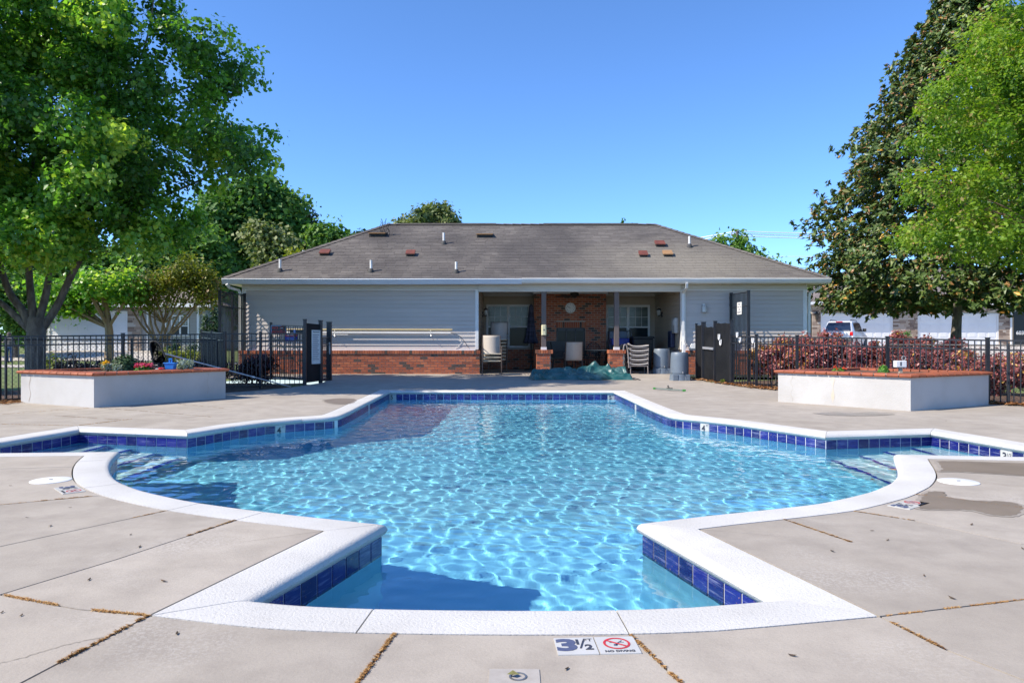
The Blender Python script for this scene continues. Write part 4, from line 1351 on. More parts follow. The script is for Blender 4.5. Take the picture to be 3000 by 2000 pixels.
t = thing('hose_bracket', p, 'stepped white plastic box at the foot of the right wing siding', 'box')
MB().box(p.x-0.10, p.y-0.10, p.z-0.10, p.x+0.15, p.y+0.02, p.z-0.04).box(p.x-0.06, p.y-0.08, p.z-0.039, p.x+0.13, p.y+0.02, p.z+0.02).box(p.x-0.03, p.y-0.06, p.z+0.021, p.x+0.11, p.y+0.02, p.z+0.06).build('body', MT['trim'], t, bevel=0.01)
# poles hung along the left wall
MT['pole_y'] = M('bamboo_yellow_pole', (0.62, 0.50, 0.26), (0.55, 0.43, 0.22), 5, 0.4)
MT['alu'] = M('aluminium_pole', (0.62, 0.63, 0.66), (0.5, 0.51, 0.54), 3, 0.3, metal=0.6)
t = thing('reach_pole', P(1100, 966, YW-0.09), 'long yellow pole hung along the grey siding', 'pole')
MB().tube([P(800, 965, YW-0.09), P(1325, 966, YW-0.09)], 0.024, 10).build('shaft', MT['pole_y'], t, smooth=True)
MB().tube([P(1001, 965.3, YW-0.09), P(1009, 965.4, YW-0.09)], 0.021, 10).build('joint', MT['alu'], t)
t = thing('pool_pole', P(1100, 975, YW-0.12), 'long white telescopic pole hung below the yellow pole', 'pole')
MB().tube([P(800, 974, YW-0.12), P(1180, 975, YW-0.12), P(1320, 975.5, YW-0.12)], 0.024, 10).build('shaft', MT['trim'], t, smooth=True)
t = thing('pool_pole', P(1020, 980, YW-0.06), 'short white pole hung nearest the siding under two others', 'pole')
MB().tube([P(800, 979, YW-0.06), P(1020, 980.5, YW-0.06)], 0.014, 10).build('shaft', MT['trim'], t, smooth=True)
mb = MB()
for px in (980, 1262): mb.tube([P(px, 962, YW-0.01), P(px, 984, YW-0.14), P(px+6, 992, YW-0.1), P(px+10, 997, YW-0.02)], 0.006, 5)
o = mb.build('pole_hooks', MT['alu'], house)
t = thing('loose_cable', P(1345, 1000, YW-0.03), 'thin white cable looping down the siding beside the porch', 'cable')
pts = [P(*q, YW-0.03) for q in ((1310, 975), (1332, 980), (1346, 988), (1352, 1002), (1344, 1014), (1334, 1020))]
MB().tube(catmull(pts, 4), 0.006, 5).build('wire', MT['trim'], t)
pts = [P(*q, YW-0.035) for q in ((1322, 976), (1345, 983), (1360, 1000), (1372, 1018))]
MB().tube(catmull(pts, 4), 0.005, 5).build('wire', MT['vent_dark'], t)
# ------------------------------------------------------------------ planters
def planter(corners, lab, h=0.53):
    c = [Vector(p) for p in corners]            # counter-clockwise, starting at the near corner
    ctr = sum(c, Vector((0, 0)))/4
    t = thing('planter', (ctr.x, ctr.y, 0), lab, 'planter', 'stucco planters')
    def off(d): return offset(c, d)
    inner = off(-0.20)
    mb = MB(); n = 4
    for i in range(4):
        j = (i+1) % 4
        k = 10
        for s in range(k):
            a = c[i]+(c[j]-c[i])*(s/k); b = c[i]+(c[j]-c[i])*((s+1)/k)
            mb.quad((a.x, a.y, -0.02), (b.x, b.y, -0.02), (b.x, b.y, h), (a.x, a.y, h))
        mb.quad((inner[i].x, inner[i].y, h), (inner[j].x, inner[j].y, h), (inner[j].x, inner[j].y, 0.3), (inner[i].x, inner[i].y, 0.3))
        mb.quad((c[i].x, c[i].y, h), (c[j].x, c[j].y, h), (inner[j].x, inner[j].y, h), (inner[i].x, inner[i].y, h))
    w_ = mb.build('stucco_wall', MT['stucco'], t, fix=False)
    # bullnose cap tiles
    outer = off(0.028); inn = off(-0.225)
    for i in range(4):
        j = (i+1) % 4
        L = (outer[j]-outer[i]).length; nn = max(4, round(L/0.20))
        for s in range(nn):
            a = s/nn+0.004; b = (s+1)/nn-0.004
            o0 = outer[i]+(outer[j]-outer[i])*a; o1 = outer[i]+(outer[j]-outer[i])*b
            i0 = inn[i]+(inn[j]-inn[i])*a; i1 = inn[i]+(inn[j]-inn[i])*b
            mb = MB(); pr = [(0.0, 0.004), (-0.02/0.25, 0.012), (-0.03/0.25, 0.035), (-0.01/0.25, 0.055), (0.06/0.25, 0.066), (1.0, 0.066), (1.0, 0.004)]
            m = len(pr)
            for (p, q) in ((o0, i0), (o1, i1)):
                for f_, z in pr:
                    w2 = p+(q-p)*f_; mb.v.append((w2.x, w2.y, h+z+rs.randn()*0.0008))
            for k in range(m):
                k2 = (k+1) % m; mb.f.append((k, m+k, m+k2, k2))
            mb.f.append(tuple(range(m))); mb.f.append(tuple(2*m-1-k for k in range(m)))
            mb.build('cap_tile', MT['terracotta'], t, smooth=False)
    mb = MB(); mb.poly([(p.x, p.y, h-0.005) for p in inner]); mb.poly([(p.x, p.y, h+0.006) for p in off(-0.03)])
    mb.f.pop(); mb.v = mb.v[:4]
    # joint bed under the cap tiles
    o1_ = off(0.012); i1_ = off(-0.215); mj = MB()
    for i in range(4):
        j = (i+1) % 4
        mj.quad((o1_[i].x, o1_[i].y, h+0.058), (o1_[j].x, o1_[j].y, h+0.058), (i1_[j].x, i1_[j].y, h+0.058), (i1_[i].x, i1_[i].y, h+0.058))
        mj.quad((o1_[i].x, o1_[i].y, h), (o1_[j].x, o1_[j].y, h), (o1_[j].x, o1_[j].y, h+0.058), (o1_[i].x, o1_[i].y, h+0.058))
    mj.build('cap_mortar', MT['mortar'], t, fix=False)
    nx_ = 26; ms = MB()
    for i in range(nx_+1):
        for j in range(nx_+1):
            a = inner[0]+(inner[1]-inner[0])*(i/nx_); b = inner[3]+(inner[2]-inner[3])*(i/nx_); p = a+(b-a)*(j/nx_)
            ms.v.append((p.x, p.y, h+0.01+0.02*rs.rand()))
    for i in range(nx_):
        for j in range(nx_): k = i*(nx_+1)+j; ms.f.append((k, k+1, k+nx_+2, k+nx_+1))
    ms.build('soil', MT['soil'], t, fix=False)
    return t, c, w_
LP, LC, _ = planter([(-7.07, 12.41), (-5.66, 14.5), (-7.55, 15.5), (-9.0, 13.45)], 'white stucco planter with terracotta cap and flowers left of the pool')
RP, RC, _ = planter([(6.41, 11.8), (8.41, 12.95), (6.95, 14.83), (4.96, 13.68)], 'white stucco planter with terracotta cap and rust streak right of the pool')
# rust streaks and cracks on the stucco faces
MT['rust_streak'] = M('rust_streak', (0.50, 0.42, 0.32), (0.53, 0.50, 0.46), 9, 0.8, stretch=(3, 3, 0.5))
MT['crack'] = M('stucco_crack', (0.36, 0.31, 0.25), (0.46, 0.42, 0.37), 10, 0.9)
def on_face(a, b, f, z, d=0.003):
    e = (b-a); n = Vector((e.y, -e.x)).normalized(); p = a+e*f+n*d; return Vector((p.x, p.y, z))
def ribbon(pts, wd, face, mat, name, parent):
    a, b = face; mb = MB(); e = (b-a).length; prev = None
    for (f, z), w in zip(pts, wd):
        l = on_face(a, b, f-w/e/2, z); r = on_face(a, b, f+w/e/2, z)
        mb.v += [tuple(l), tuple(r)]
    for i in range(len(pts)-1): k = 2*i; mb.f.append((k, k+1, k+3, k+2))
    return mb.build(name, mat, parent, fix=False)
ribbon([(0.118+0.01*math.sin(z*30), 0.53-z) for z in np.linspace(0, 0.5, 12)], [0.006]*12, (RC[3], RC[0]), MT['crack'], 'crack', RP)
ribbon([(0.45, 0.53-z) for z in np.linspace(0, 0.5, 12)], [0.05+0.03*math.sin(i) - 0.002*i for i in range(12)], (RC[3], RC[0]), MT['rust_streak'], 'rust_streak', RP)
ribbon([(0.845+0.006*math.sin(z*25), 0.53-z) for z in np.linspace(0, 0.5, 12)], [0.007]*12, (LC[0], LC[1]), MT['crack'], 'crack', LP)
ribbon([(0.13+0.012*math.sin(z*22), 0.53-z) for z in np.linspace(0, 0.5, 12)], [0.02]*12, (LC[3], LC[0]), MT['crack'], 'crack', LP)

# ------------------------------------------------------------------ fences
picket_cache = {}
def fence_run(t, pts, zt, zb, post=0.055, pk=0.016, gap=0.108, posts=None, rails=(0.0, -0.17), bottom=0.06, skip_first=False, parent_pick=None, post_extra=0.035):
    """pts: list of 2d post positions; zt/zb: top rail and ground heights at each"""
    for i, p in enumerate(pts):
        if i == 0 and skip_first: continue
        MB().box(p.x-post/2, p.y-post/2, zb[i]-0.1, p.x+post/2, p.y+post/2, zt[i]+post_extra).build('post', MT['black_metal'], t)
        MB().box(p.x-post/2-0.006, p.y-post/2-0.006, zt[i]+post_extra, p.x+post/2+0.006, p.y+post/2+0.006, zt[i]+post_extra+0.018).build('post_cap', MT['black_metal'], t)
    for i in range(len(pts)-1):
        a, b = pts[i], pts[i+1]; d = (b-a); L = d.length; u = d/L
        a2 = a+u*post/2; b2 = b-u*post/2
        for r in rails:
            MB().bar((a2.x, a2.y, zt[i]+r), (b2.x, b2.y, zt[i+1]+r), 0.026, 0.03).build('rail', MT['black_metal'], t)
        MB().bar((a2.x, a2.y, zb[i]+bottom), (b2.x, b2.y, zb[i+1]+bottom), 0.026, 0.03).build('rail', MT['black_metal'], t)
        n = max(1, round(L/gap))
        for k in range(1, n):
            q = a+d*(k/n); f = k/n
            z1 = zt[i]+(zt[i+1]-zt[i])*f; z0 = zb[i]+(zb[i+1]-zb[i])*f+0.02
            h = round(z1-z0, 2)
            if (h, pk) not in picket_cache: picket_cache[(h, pk)] = MB().box(-pk/2, -pk/2, 0, pk/2, pk/2, h-0.004).mesh('picket', MT['black_metal'])
            link('picket', picket_cache[(h, pk)], t, (q.x, q.y, z0), (0, 0, math.atan2(u.y, u.x)))
r0 = Vector((5.81, 17.45)); r1 = Vector((8.62, 13.3))
pr = [Vector((5.50, 18.4)), r0, r0+(r1-r0)*0.2186, r0+(r1-r0)*0.632, r1, r0+(r1-r0)*1.4]
t = thing('fence', (r0.x, r0.y, 0), 'black metal picket fence in front of the purple hedge at right', 'fence')
fence_run(t, pr, [1.25, 1.235, 1.215, 1.175, 1.14, 1.11], [0.03, -0.03, -0.03, -0.04, -0.05, -0.06])
pl = [Vector((-10.9, 12.6)), Vector((-9.75, 13.95)), Vector((-8.35, 15.75)), Vector((-6.89, 17.6))]
t = thing('fence', (pl[1].x, pl[1].y, 0), 'black metal picket fence behind the flower planter at left', 'fence')
fence_run(t, pl, [1.20, 1.21, 1.25, 1.30], [-0.05, -0.05, -0.04, -0.02])
t = thing('fence', (-6.2, 18.0, 0), 'black picket fence panel in front of the dark bush beside the left gate', 'fence')
fence_run(t, [Vector((-6.89, 17.6)), Vector((-6.15, 17.95)), Vector((-5.17, 18.25))], [1.30, 1.31, 1.31], [-0.02, 0, 0.01], skip_first=True)
t = thing('fence', (-8.2, 19.2, 0), 'dense black picket fence running back towards the left house corner', 'fence')
fence_run(t, [Vector((-6.95, 17.75)), Vector((-7.85, 19.2)), Vector((-8.75, 20.7))], [1.30, 1.36, 1.40], [-0.02, 0.0, 0.03], skip_first=True)
# tall sections by the corners of the pool house
t = thing('fence', (-8.3, 21.5, 0), 'tall black railing attached to the left corner of the pool house', 'fence')
fence_run(t, [Vector((-8.24, 20.7)), Vector((-8.22, 21.55)), Vector((-8.2, 22.5))], [2.52, 2.53, 2.54], [0.05, 0.06, 0.1], post=0.07, rails=(0.0, -0.42), gap=0.10)
t = thing('fence', (6.75, 22, 0), 'tall black railing with a white notice beside the right wing', 'fence')
fence_run(t, [Vector((6.80, 21.1)), Vector((6.72, 22.5))], [2.54, 2.56], [0.05, 0.1], post=0.075, rails=(0.0, -0.40), gap=0.10)
mb = MB(); mb.box(6.69, 22.46, 2.40, 6.75, 22.6, 2.50); mb.box(6.69, 22.46, 2.20, 6.75, 22.6, 2.30); mb.build('wall_bracket', MT['black_metal'], t)
# notice
def sign_board(name, p, w, h, rz, label, base_mat, lines, cat='sign', tilt=0.0, border=None):
    """p = centre; faces -y turned by rz; lines: (text, size, dx, dz, mat, bold)"""
    t = thing(name, p, label, cat)
    base = Matrix.Translation(p) @ Matrix.Rotation(rz, 4, 'Z')
    put('board', MB().box(-w/2, -0.004, -h/2, w/2, 0.004, h/2).mesh('board', base_mat), t, base)
    if border is not None:
        b = MB(); tt = 0.012
        b.box(-w/2, -0.006, -h/2, -w/2+tt, -0.0045, h/2).box(w/2-tt, -0.006, -h/2, w/2, -0.0045, h/2).box(-w/2+tt, -0.006, h/2-tt, w/2-tt, -0.0045, h/2).box(-w/2+tt, -0.006, -h/2, w/2-tt, -0.0045, -h/2+tt)
        put('border', b.mesh('border', border), t, base)
    for tx, sz, dx, dz, m_, bold in lines:
        put('lettering', letters(tx, sz, m_, bold), t, base @ Matrix.Translation((dx, -0.0056, dz)) @ Matrix.Rotation(R(90), 4, 'X'))
    return t, base
MT['paper'] = M('notice_white', (0.74, 0.73, 0.70), (0.66, 0.65, 0.62), 5, 0.6)
q = P(2163, 903, 21.75)
sign_board('notice', Vector((6.74, 21.75, q.z)), 0.36, 0.36, R(-87), 'small white notice on the tall black railing at right', MT['paper'], [('POOL', 0.07, 0, 0.12, MT['ink_blue'], 0.001), ('CALL 911', 0.07, 0, 0.04, MT['ink_blue'], 0.001), ('FOR', 0.07, 0, -0.04, MT['ink_blue'], 0.001), ('EMERGENCY', 0.05, 0, -0.12, MT['ink_blue'], 0.001)])
# ---- right gate with solid sheet panels
g0 = Vector((5.10, 20.3)); g1 = Vector((5.52, 18.45)); gd = (g1-g0)
t = thing('gate', (5.3, 19.4, 0.05), 'black gate with solid sheet panels and white hooks at right', 'gate')
def gpt(f): p = g0+gd*f; return p
for f, hgt, w_ in ((0.0, 1.52, 0.05), (0.22, 1.56, 0.10), (0.56, 1.58, 0.075), (1.0, 1.60, 0.075)):
    p = gpt(f); zb = gz(p.y)
    MB().box(p.x-w_/2, p.y-w_/2, zb-0.03, p.x+w_/2, p.y+w_/2, zb+hgt).build('post', MT['black_metal'], t)
    MB().box(p.x-w_/2-0.008, p.y-w_/2-0.008, zb+hgt, p.x+w_/2+0.008, p.y+w_/2+0.008, zb+hgt+0.02).build('post_cap', MT['black_metal'], t)
for a, b, hgt in ((0.02, 0.19, 1.48), (0.25, 0.54, 1.44), (0.58, 0.98, 1.54)):
    p, q = gpt(a), gpt(b); n = 6; mb = MB()
    for k in range(n+1):
        s = p+(q-p)*(k/n); zb = gz(s.y); dz = 0.012*math.sin(k*2.1)
        nn = Vector((gd.y, -gd.x)).normalized()*0.006
        mb.v += [(s.x-nn.x, s.y-nn.y, zb+0.04), (s.x-nn.x, s.y-nn.y, zb+hgt+dz), (s.x+nn.x, s.y+nn.y, zb+hgt+dz), (s.x+nn.x, s.y+nn.y, zb+0.04)]
    for k in range(n):
        for c in range(4): mb.f.append((k*4+c, (k+1)*4+c, (k+1)*4+(c+1) % 4, k*4+(c+1) % 4))
    mb.f.append((0, 1, 2, 3)); mb.f.append((n*4+3, n*4+2, n*4+1, n*4))
    mb.build('sheet_panel', MT['black_sheet'], t)
    for k in range(1, 9):
        s = p+(q-p)*(k/9); zb = gz(s.y); nn = Vector((gd.y, -gd.x)).normalized()*0.014
        MB().box(s.x-nn.x-0.008, s.y-0.008, zb+0.06, s.x-nn.x+0.008, s.y+0.008, zb+hgt-0.03).build('picket', MT['black_metal'], t)
p = gpt(0.42); MB().bar((gpt(0.24).x-0.03, gpt(0.24).y, 0.95), (gpt(0.55).x-0.03, gpt(0.55).y, 0.93), 0.05, 0.06).build('latch_bar', MT['alu'], t)
def hook(p, t, s=1.0, nm='hook'):
    mb = MB(); pts = []
    for k in range(9):
        a = math.pi+math.pi*k/8; pts.append((p[0]-0.012, p[1]+0.045*s*math.cos(a), p[2]+0.055*s*math.sin(a)))
    pts = [(p[0]-0.012, p[1]-0.045*s, p[2]+0.05*s)]+pts+[(p[0]-0.012, p[1]+0.045*s, p[2]+0.05*s)]
    mb.tube(pts, 0.011*s, 7); mb.build(nm, MT['lid'], t, smooth=True)
for f, z in ((0.70, 1.24), (0.74, 1.10)):
    p = gpt(f); hook((p.x-0.02, p.y, z), t, 1.4)
for px_, py_, hl_ in ((2212, 997, 'upper white hook on the first post of the right fence'), (2216, 1010, 'lower white hook on the first post of the right fence'), (2166, 980, 'upper white hook on the rail between gate and first fence post'), (2174, 995, 'lower white hook on the rail between gate and first fence post')):
    Yd = 17.55 if px_ > 2190 else 18.0
    p = P(px_, py_, Yd); p.x = p.x-0.04
    tt = thing('hose_hook', p, hl_, 'hook', 'white hooks on the right fence')
    hook(tuple(p), tt, 1.2, 'bend')
# ---- left gate
lg = thing('gate', (-5.1, 18.6, 0.05), 'black gate post panel with a long white notice at left', 'gate')
a = Vector((-5.15, 18.25)); b = Vector((-4.95, 18.98))
for p, hgt, w_ in ((a, 1.62, 0.07), (b, 1.60, 0.085)):
    MB().box(p.x-w_/2, p.y-w_/2, 0, p.x+w_/2, p.y+w_/2, gz(p.y)+hgt).build('post', MT['black_metal'], lg)
    MB().box(p.x-w_/2-0.012, p.y-w_/2-0.012, gz(p.y)+hgt, p.x+w_/2+0.012, p.y+w_/2+0.012, gz(p.y)+hgt+0.02).build('post_cap', MT['black_metal'], lg)
mb = MB(); n = Vector(((b-a).y, -(b-a).x)).normalized()*0.006
for z0, z1 in ((0.06, 1.56),):
    for p, q in ((a+(b-a)*0.06, a+(b-a)*0.94),):
        mb.v += [(p.x-n.x, p.y-n.y, z0+0.03), (q.x-n.x, q.y-n.y, z0+0.04), (q.x-n.x, q.y-n.y, z1), (p.x-n.x, p.y-n.y, z1+0.02), (p.x+n.x, p.y+n.y, z0+0.03), (q.x+n.x, q.y+n.y, z0+0.04), (q.x+n.x, q.y+n.y, z1), (p.x+n.x, p.y+n.y, z1+0.02)]
mb.f += [(0, 1, 2, 3), (7, 6, 5, 4), (0, 4, 5, 1), (1, 5, 6, 2), (2, 6, 7, 3), (3, 7, 4, 0)]
mb.build('sheet_panel', MT['black_sheet'], lg)
c_ = (a+(b-a)*0.66); ang = math.atan2((b-a).y, (b-a).x)
nt_, base = sign_board('notice', Vector((c_.x+n.x*3, c_.y+n.y*3, 0.98)), 0.42, 0.86, ang, 'long white pool rules notice on the black panel of the left gate', MT['paper'], [('POOL RULES', 0.055, 0, 0.38, MT['ink'], 0.001)])
mb = MB()
for k in range(14):
    z = 0.30-k*0.048; l = 0.16-0.05*((k*37) % 5)/5
    mb.box(-0.17, -0.0058, z, -0.17+2*l, -0.0046, z+0.014)
put('small_print', mb.mesh('small_print', MT['ink_blue']), nt_, base)
t = thing('gate_post', (-4.95, 19.85, 0.05), 'freestanding black gate post with latch right of the left gate', 'post')
MB().box(-5.0, 19.78, 0.03, -4.88, 19.9, 1.63).build('post', MT['black_metal'], t)
MB().box(-5.01, 19.77, 1.63, -4.87, 19.91, 1.65).build('cap', MT['black_metal'], t)
MB().box(-4.93, 19.755, 0.78, -4.895, 19.779, 1.1).build('latch_plate', MT['alu'], t)
t = thing('fence', (-4.95, 19.4, 0.05), 'narrow black railing between the panel and the gate post at left', 'fence')
fence_run(t, [b, Vector((-4.95, 19.8))], [1.22, 1.22], [0.05, 0.07], skip_first=True, gap=0.12, post=0.03, post_extra=0.0)
# open leaf
lf_ = thing('gate_leaf', (-5.2, 18.4, 0.05), 'open black gate leaf with red and blue signs at left', 'gate')
ga = Vector((-5.22, 18.5)); gb = Vector((-6.55, 19.95)); ztl = [1.52, 1.60]
for p, z in ((ga, 1.56), (gb, 1.64)): MB().box(p.x-0.03, p.y-0.03, 0.1, p.x+0.03, p.y+0.03, z).build('stile', MT['black_metal'], lf_)
for z0, z1 in ((1.50, 1.56), (1.15, 1.18), (0.97, 0.99), (0.16, 0.18)):
    MB().bar((ga.x, ga.y, z0), (gb.x, gb.y, z1), 0.026, 0.032).build('rail', MT['black_metal'], lf_)
for k in range(1, 15):
    p = ga+(gb-ga)*(k/15); MB().box(p.x-0.008, p.y-0.008, 0.16, p.x+0.008, p.y+0.008, 1.5+0.06*k/15).build('picket', MT['black_metal'], lf_)
MB().bar((ga+(gb-ga)*0.05).to_3d()+Vector((0.01, -0.03, 1.37)), (ga+(gb-ga)*0.42).to_3d()+Vector((0.01, -0.03, 1.39)), 0.03, 0.085).build('closer', MT['vent_dark'], lf_)
MB().bar((ga+(gb-ga)*0.25).to_3d()+Vector((0.01, -0.035, 1.38)), (ga+(gb-ga)*0.30).to_3d()+Vector((0.01, -0.035, 1.382)), 0.034, 0.09).build('blue_band', M('blue_band', (0.02, 0.15, 0.55), None, 5, 0.4), lf_)
ang = math.atan2((ga-gb).y, (ga-gb).x)
MT['sign_black'] = M('sign_black', (0.03, 0.02, 0.025), None, 5, 0.4); MT['sign_blue'] = M('sign_blue', (0.012, 0.03, 0.36), None, 5, 0.4); MT['sign_frame'] = M('sign_frame_blue', (0.25, 0.42, 0.70), None, 5, 0.4)
c_ = P(816, 966, 19.45); 
st, base = sign_board('warning_sign', c_, 0.40, 0.235, 0.0, 'black sign with red lettering and blue edge on the open gate leaf', MT['sign_black'], [('NO', 0.10, -0.09, 0.045, MT['ink_red'], 0.003), ('SMOKING', 0.085, 0.0, -0.055, MT['ink_red'], 0.002)], border=MT['sign_frame'])
mb = MB()
for i in range(24):
    a0 = 2*math.pi*i/24; a1 = 2*math.pi*(i+1)/24
    mb.quad(*[(0.09+math.cos(x)*r, -0.0056, 0.045+math.sin(x)*r) for x, r in ((a0, 0.042), (a1, 0.042), (a1, 0.052), (a0, 0.052))])
put('prohibition_ring', mb.mesh('ring', MT['ink_red']), st, base)
put('cigarette', MB().box(0.06, -0.006, 0.04, 0.12, -0.0048, 0.052).mesh('cigarette', MT['paper']), st, base)
c_ = P(853.5, 988, 18.9)
st, base = sign_board('gate_sign', c_, 0.315, 0.215, 0.0, 'red over blue sign on the lower rail of the open gate leaf', MT['sign_blue'], [('NOTICE', 0.062, 0, 0.062, MT['paper'], 0.002)])
put('header', MB().box(-0.15, -0.0052, 0.02, 0.15, -0.0042, 0.102).mesh('header', MT['ink_red']), st, base)
mb = MB()
for k, (x0_, x1_) in enumerate(((-0.11, 0.10), (-0.12, 0.12), (-0.08, 0.07))): mb.box(x0_, -0.0056, -0.012-k*0.032, x1_, -0.0044, 0.0-k*0.032)
put('small_print', mb.mesh('small_print', MT['sign_frame']), st, base)

# chain-link mesh behind the pickets
MT['wire'] = M('chain_wire', (0.03, 0.03, 0.033), None, 5, 0.5)
def chain(pts, z0, z1, lab, post_every=True):
    mb = MB(); t = thing('chain_link_fence', (pts[0][0], pts[0][1], z0), lab, 'fence')
    for (a, b) in zip(pts[:-1], pts[1:]):
        a = Vector(a); b = Vector(b); L = (b-a).length; h = z1-z0; st = 0.085; n = int((L+h)/st)
        for k in range(n):
            for sgn in (0, 1):
                s0 = k*st-h; s1 = k*st
                zz0, zz1 = (z0, z1) if sgn == 0 else (z1, z0)
                if s0 < 0: f = -s0/(s1-s0); zz0 = zz0+(zz1-zz0)*f; s0 = 0
                if s1 > L: f = (L-s0)/(s1-s0); zz1 = zz0+(zz1-zz0)*f; s1 = L
                if s1 <= s0: continue
                p = a+(b-a)*(s0/L); q = a+(b-a)*(s1/L)
                mb.bar((p.x, p.y, zz0), (q.x, q.y, zz1), 0.0035, 0.0035)
    o = mb.build('wire_mesh', MT['wire'], t, fix=False); tag(o, kind='stuff')
    mb = MB()
    for p in pts: MB().tube([(p[0], p[1], z0-0.05), (p[0], p[1], z1+0.03)], 0.025, 8).build('post', MT['wire'], t)
    for (a, b) in zip(pts[:-1], pts[1:]): MB().tube([(a[0], a[1], z1), (b[0], b[1], z1)], 0.017, 6).build('rail', MT['wire'], t)
chain([(-11.2, 13.0), (-10.0, 14.5), (-8.5, 16.4), (-7.2, 17.9)], -0.02, 1.16, 'black chain link mesh close behind the left picket fence')
chain([(7.9, 15.4), (9.2, 13.6), (10.4, 12.0)], -0.05, 1.05, 'black chain link mesh behind the right picket fence and planter')

# ------------------------------------------------------------------ things on and around the porch
MT['sling'] = M('beige_sling', (0.44, 0.39, 0.33), (0.40, 0.35, 0.30), 30, 0.7, kind='Object')
MT['bronze'] = M('brown_frame', (0.065, 0.048, 0.04), (0.09, 0.065, 0.05), 8, 0.4)
MT['sling_pale'] = M('pale_sling', (0.42, 0.385, 0.36), (0.37, 0.34, 0.315), 30, 0.7, kind='Object')
MT['frame_pale'] = M('pale_frame', (0.27, 0.235, 0.22), (0.23, 0.2, 0.19), 8, 0.45, kind='Object')
MT['bar_cream'] = M('cream_bar', (0.62, 0.52, 0.36), (0.55, 0.45, 0.30), 8, 0.5, kind='Object')
def sling_chair(name, label, group, sling, frame, bar):
    """front towards -y, origin on the floor"""
    t = thing(name, (0, 0, 0), label, 'chair', group)
    for s in (-1, 1):
        x = s*0.285
        MB().tube(catmull([Vector(p) for p in ((x, -0.27, 0.0), (x, -0.27, 0.30), (x, -0.25, 0.58), (x, -0.15, 0.635), (x, 0.10, 0.625), (x, 0.22, 0.60))], 3), 0.014, 7).build('arm', frame, t, smooth=True)
        MB().tube([(x*0.95, 0.30, 0.0), (x*0.95, 0.16, 0.40)], 0.014, 7).build('leg', frame, t)
        MB().tube(catmull([Vector(p) for p in ((x*0.93, -0.25, 0.42), (x*0.93, 0.05, 0.385), (x*0.93, 0.17, 0.43), (x*0.93, 0.27, 0.70), (x*0.93, 0.36, 0.98))], 3), 0.013, 7).build('side_rail', frame, t, smooth=True)
    MB().tube([(-0.265, -0.25, 0.42), (0.265, -0.25, 0.42)], 0.017, 7).build('front_bar', bar, t)
    MB().tube([(-0.265, 0.36, 0.98), (0.265, 0.36, 0.98)], 0.012, 7).build('top_bar', frame, t)
    MB().tube([(-0.27, 0.28, 0.12), (0.27, 0.28, 0.12)], 0.010, 6).build('stretcher', frame, t)
    prof_ = catmull([Vector(p) for p in ((0, -0.25, 0.432), (0, -0.05, 0.385), (0, 0.12, 0.385), (0, 0.19, 0.45), (0, 0.27, 0.70), (0, 0.36, 0.985))], 3)
    mb = MB()
    for p in prof_: mb.v += [(-0.255, p.y, p.z), (0.255, p.y, p.z)]
    for i in range(len(prof_)-1): mb.f.append((2*i, 2*i+1, 2*i+3, 2*i+2))
    o = mb.build('sling', sling, t, smooth=True)
    s_ = o.modifiers.new('solid', 'SOLIDIFY'); s_.thickness = 0.006
    return t
c0 = sling_chair('sling_chair', 'x', 'x', MT['sling'], MT['bronze'], MT['bar_cream'])
p0 = G(1440, 1098)
def place(proto, loc, rz, label, group, first=False):
    o = proto if first else copy_tree(proto)
    o.location = loc; o.rotation_euler = (0, 0, rz); o['label'] = label; o['group'] = group
    return o
names3 = ['bottom', 'middle', 'top']
front_labels = ['beige sling chair, lowest of the short stack at the left porch edge', 'beige sling chair, middle one of the short stack at the left porch edge', 'beige sling chair on top of the short stack at the left porch edge']
for k in range(3): place(c0, Vector((p0.x+0.005*k, 22.1-0.015*k, gz(22.1)+0.105*k)), R(4), front_labels[k], 'stacked sling chairs at the left porch edge', k == 0)
ordw = ['lowest', 'second', 'third', 'fourth', 'fifth', 'sixth', 'topmost']
for k in range(7): place(c0, Vector((P(1459, 1000, 23.5).x+0.004*k, 23.5-0.02*k, ZB+0.105*k)), R(-2), 'beige sling chair, %s%s of the tall stack inside the porch' % (ordw[k], '' if k in (0, 6) else ' from the floor'), 'tall stack of sling chairs inside the porch')
pc = P(1680, 1040, 23.3)
place(c0, Vector((pc.x, 23.3, ZB)), R(180), 'beige sling chair standing with its back to the pool behind the tarp', 'single sling chair')
del_ = c0
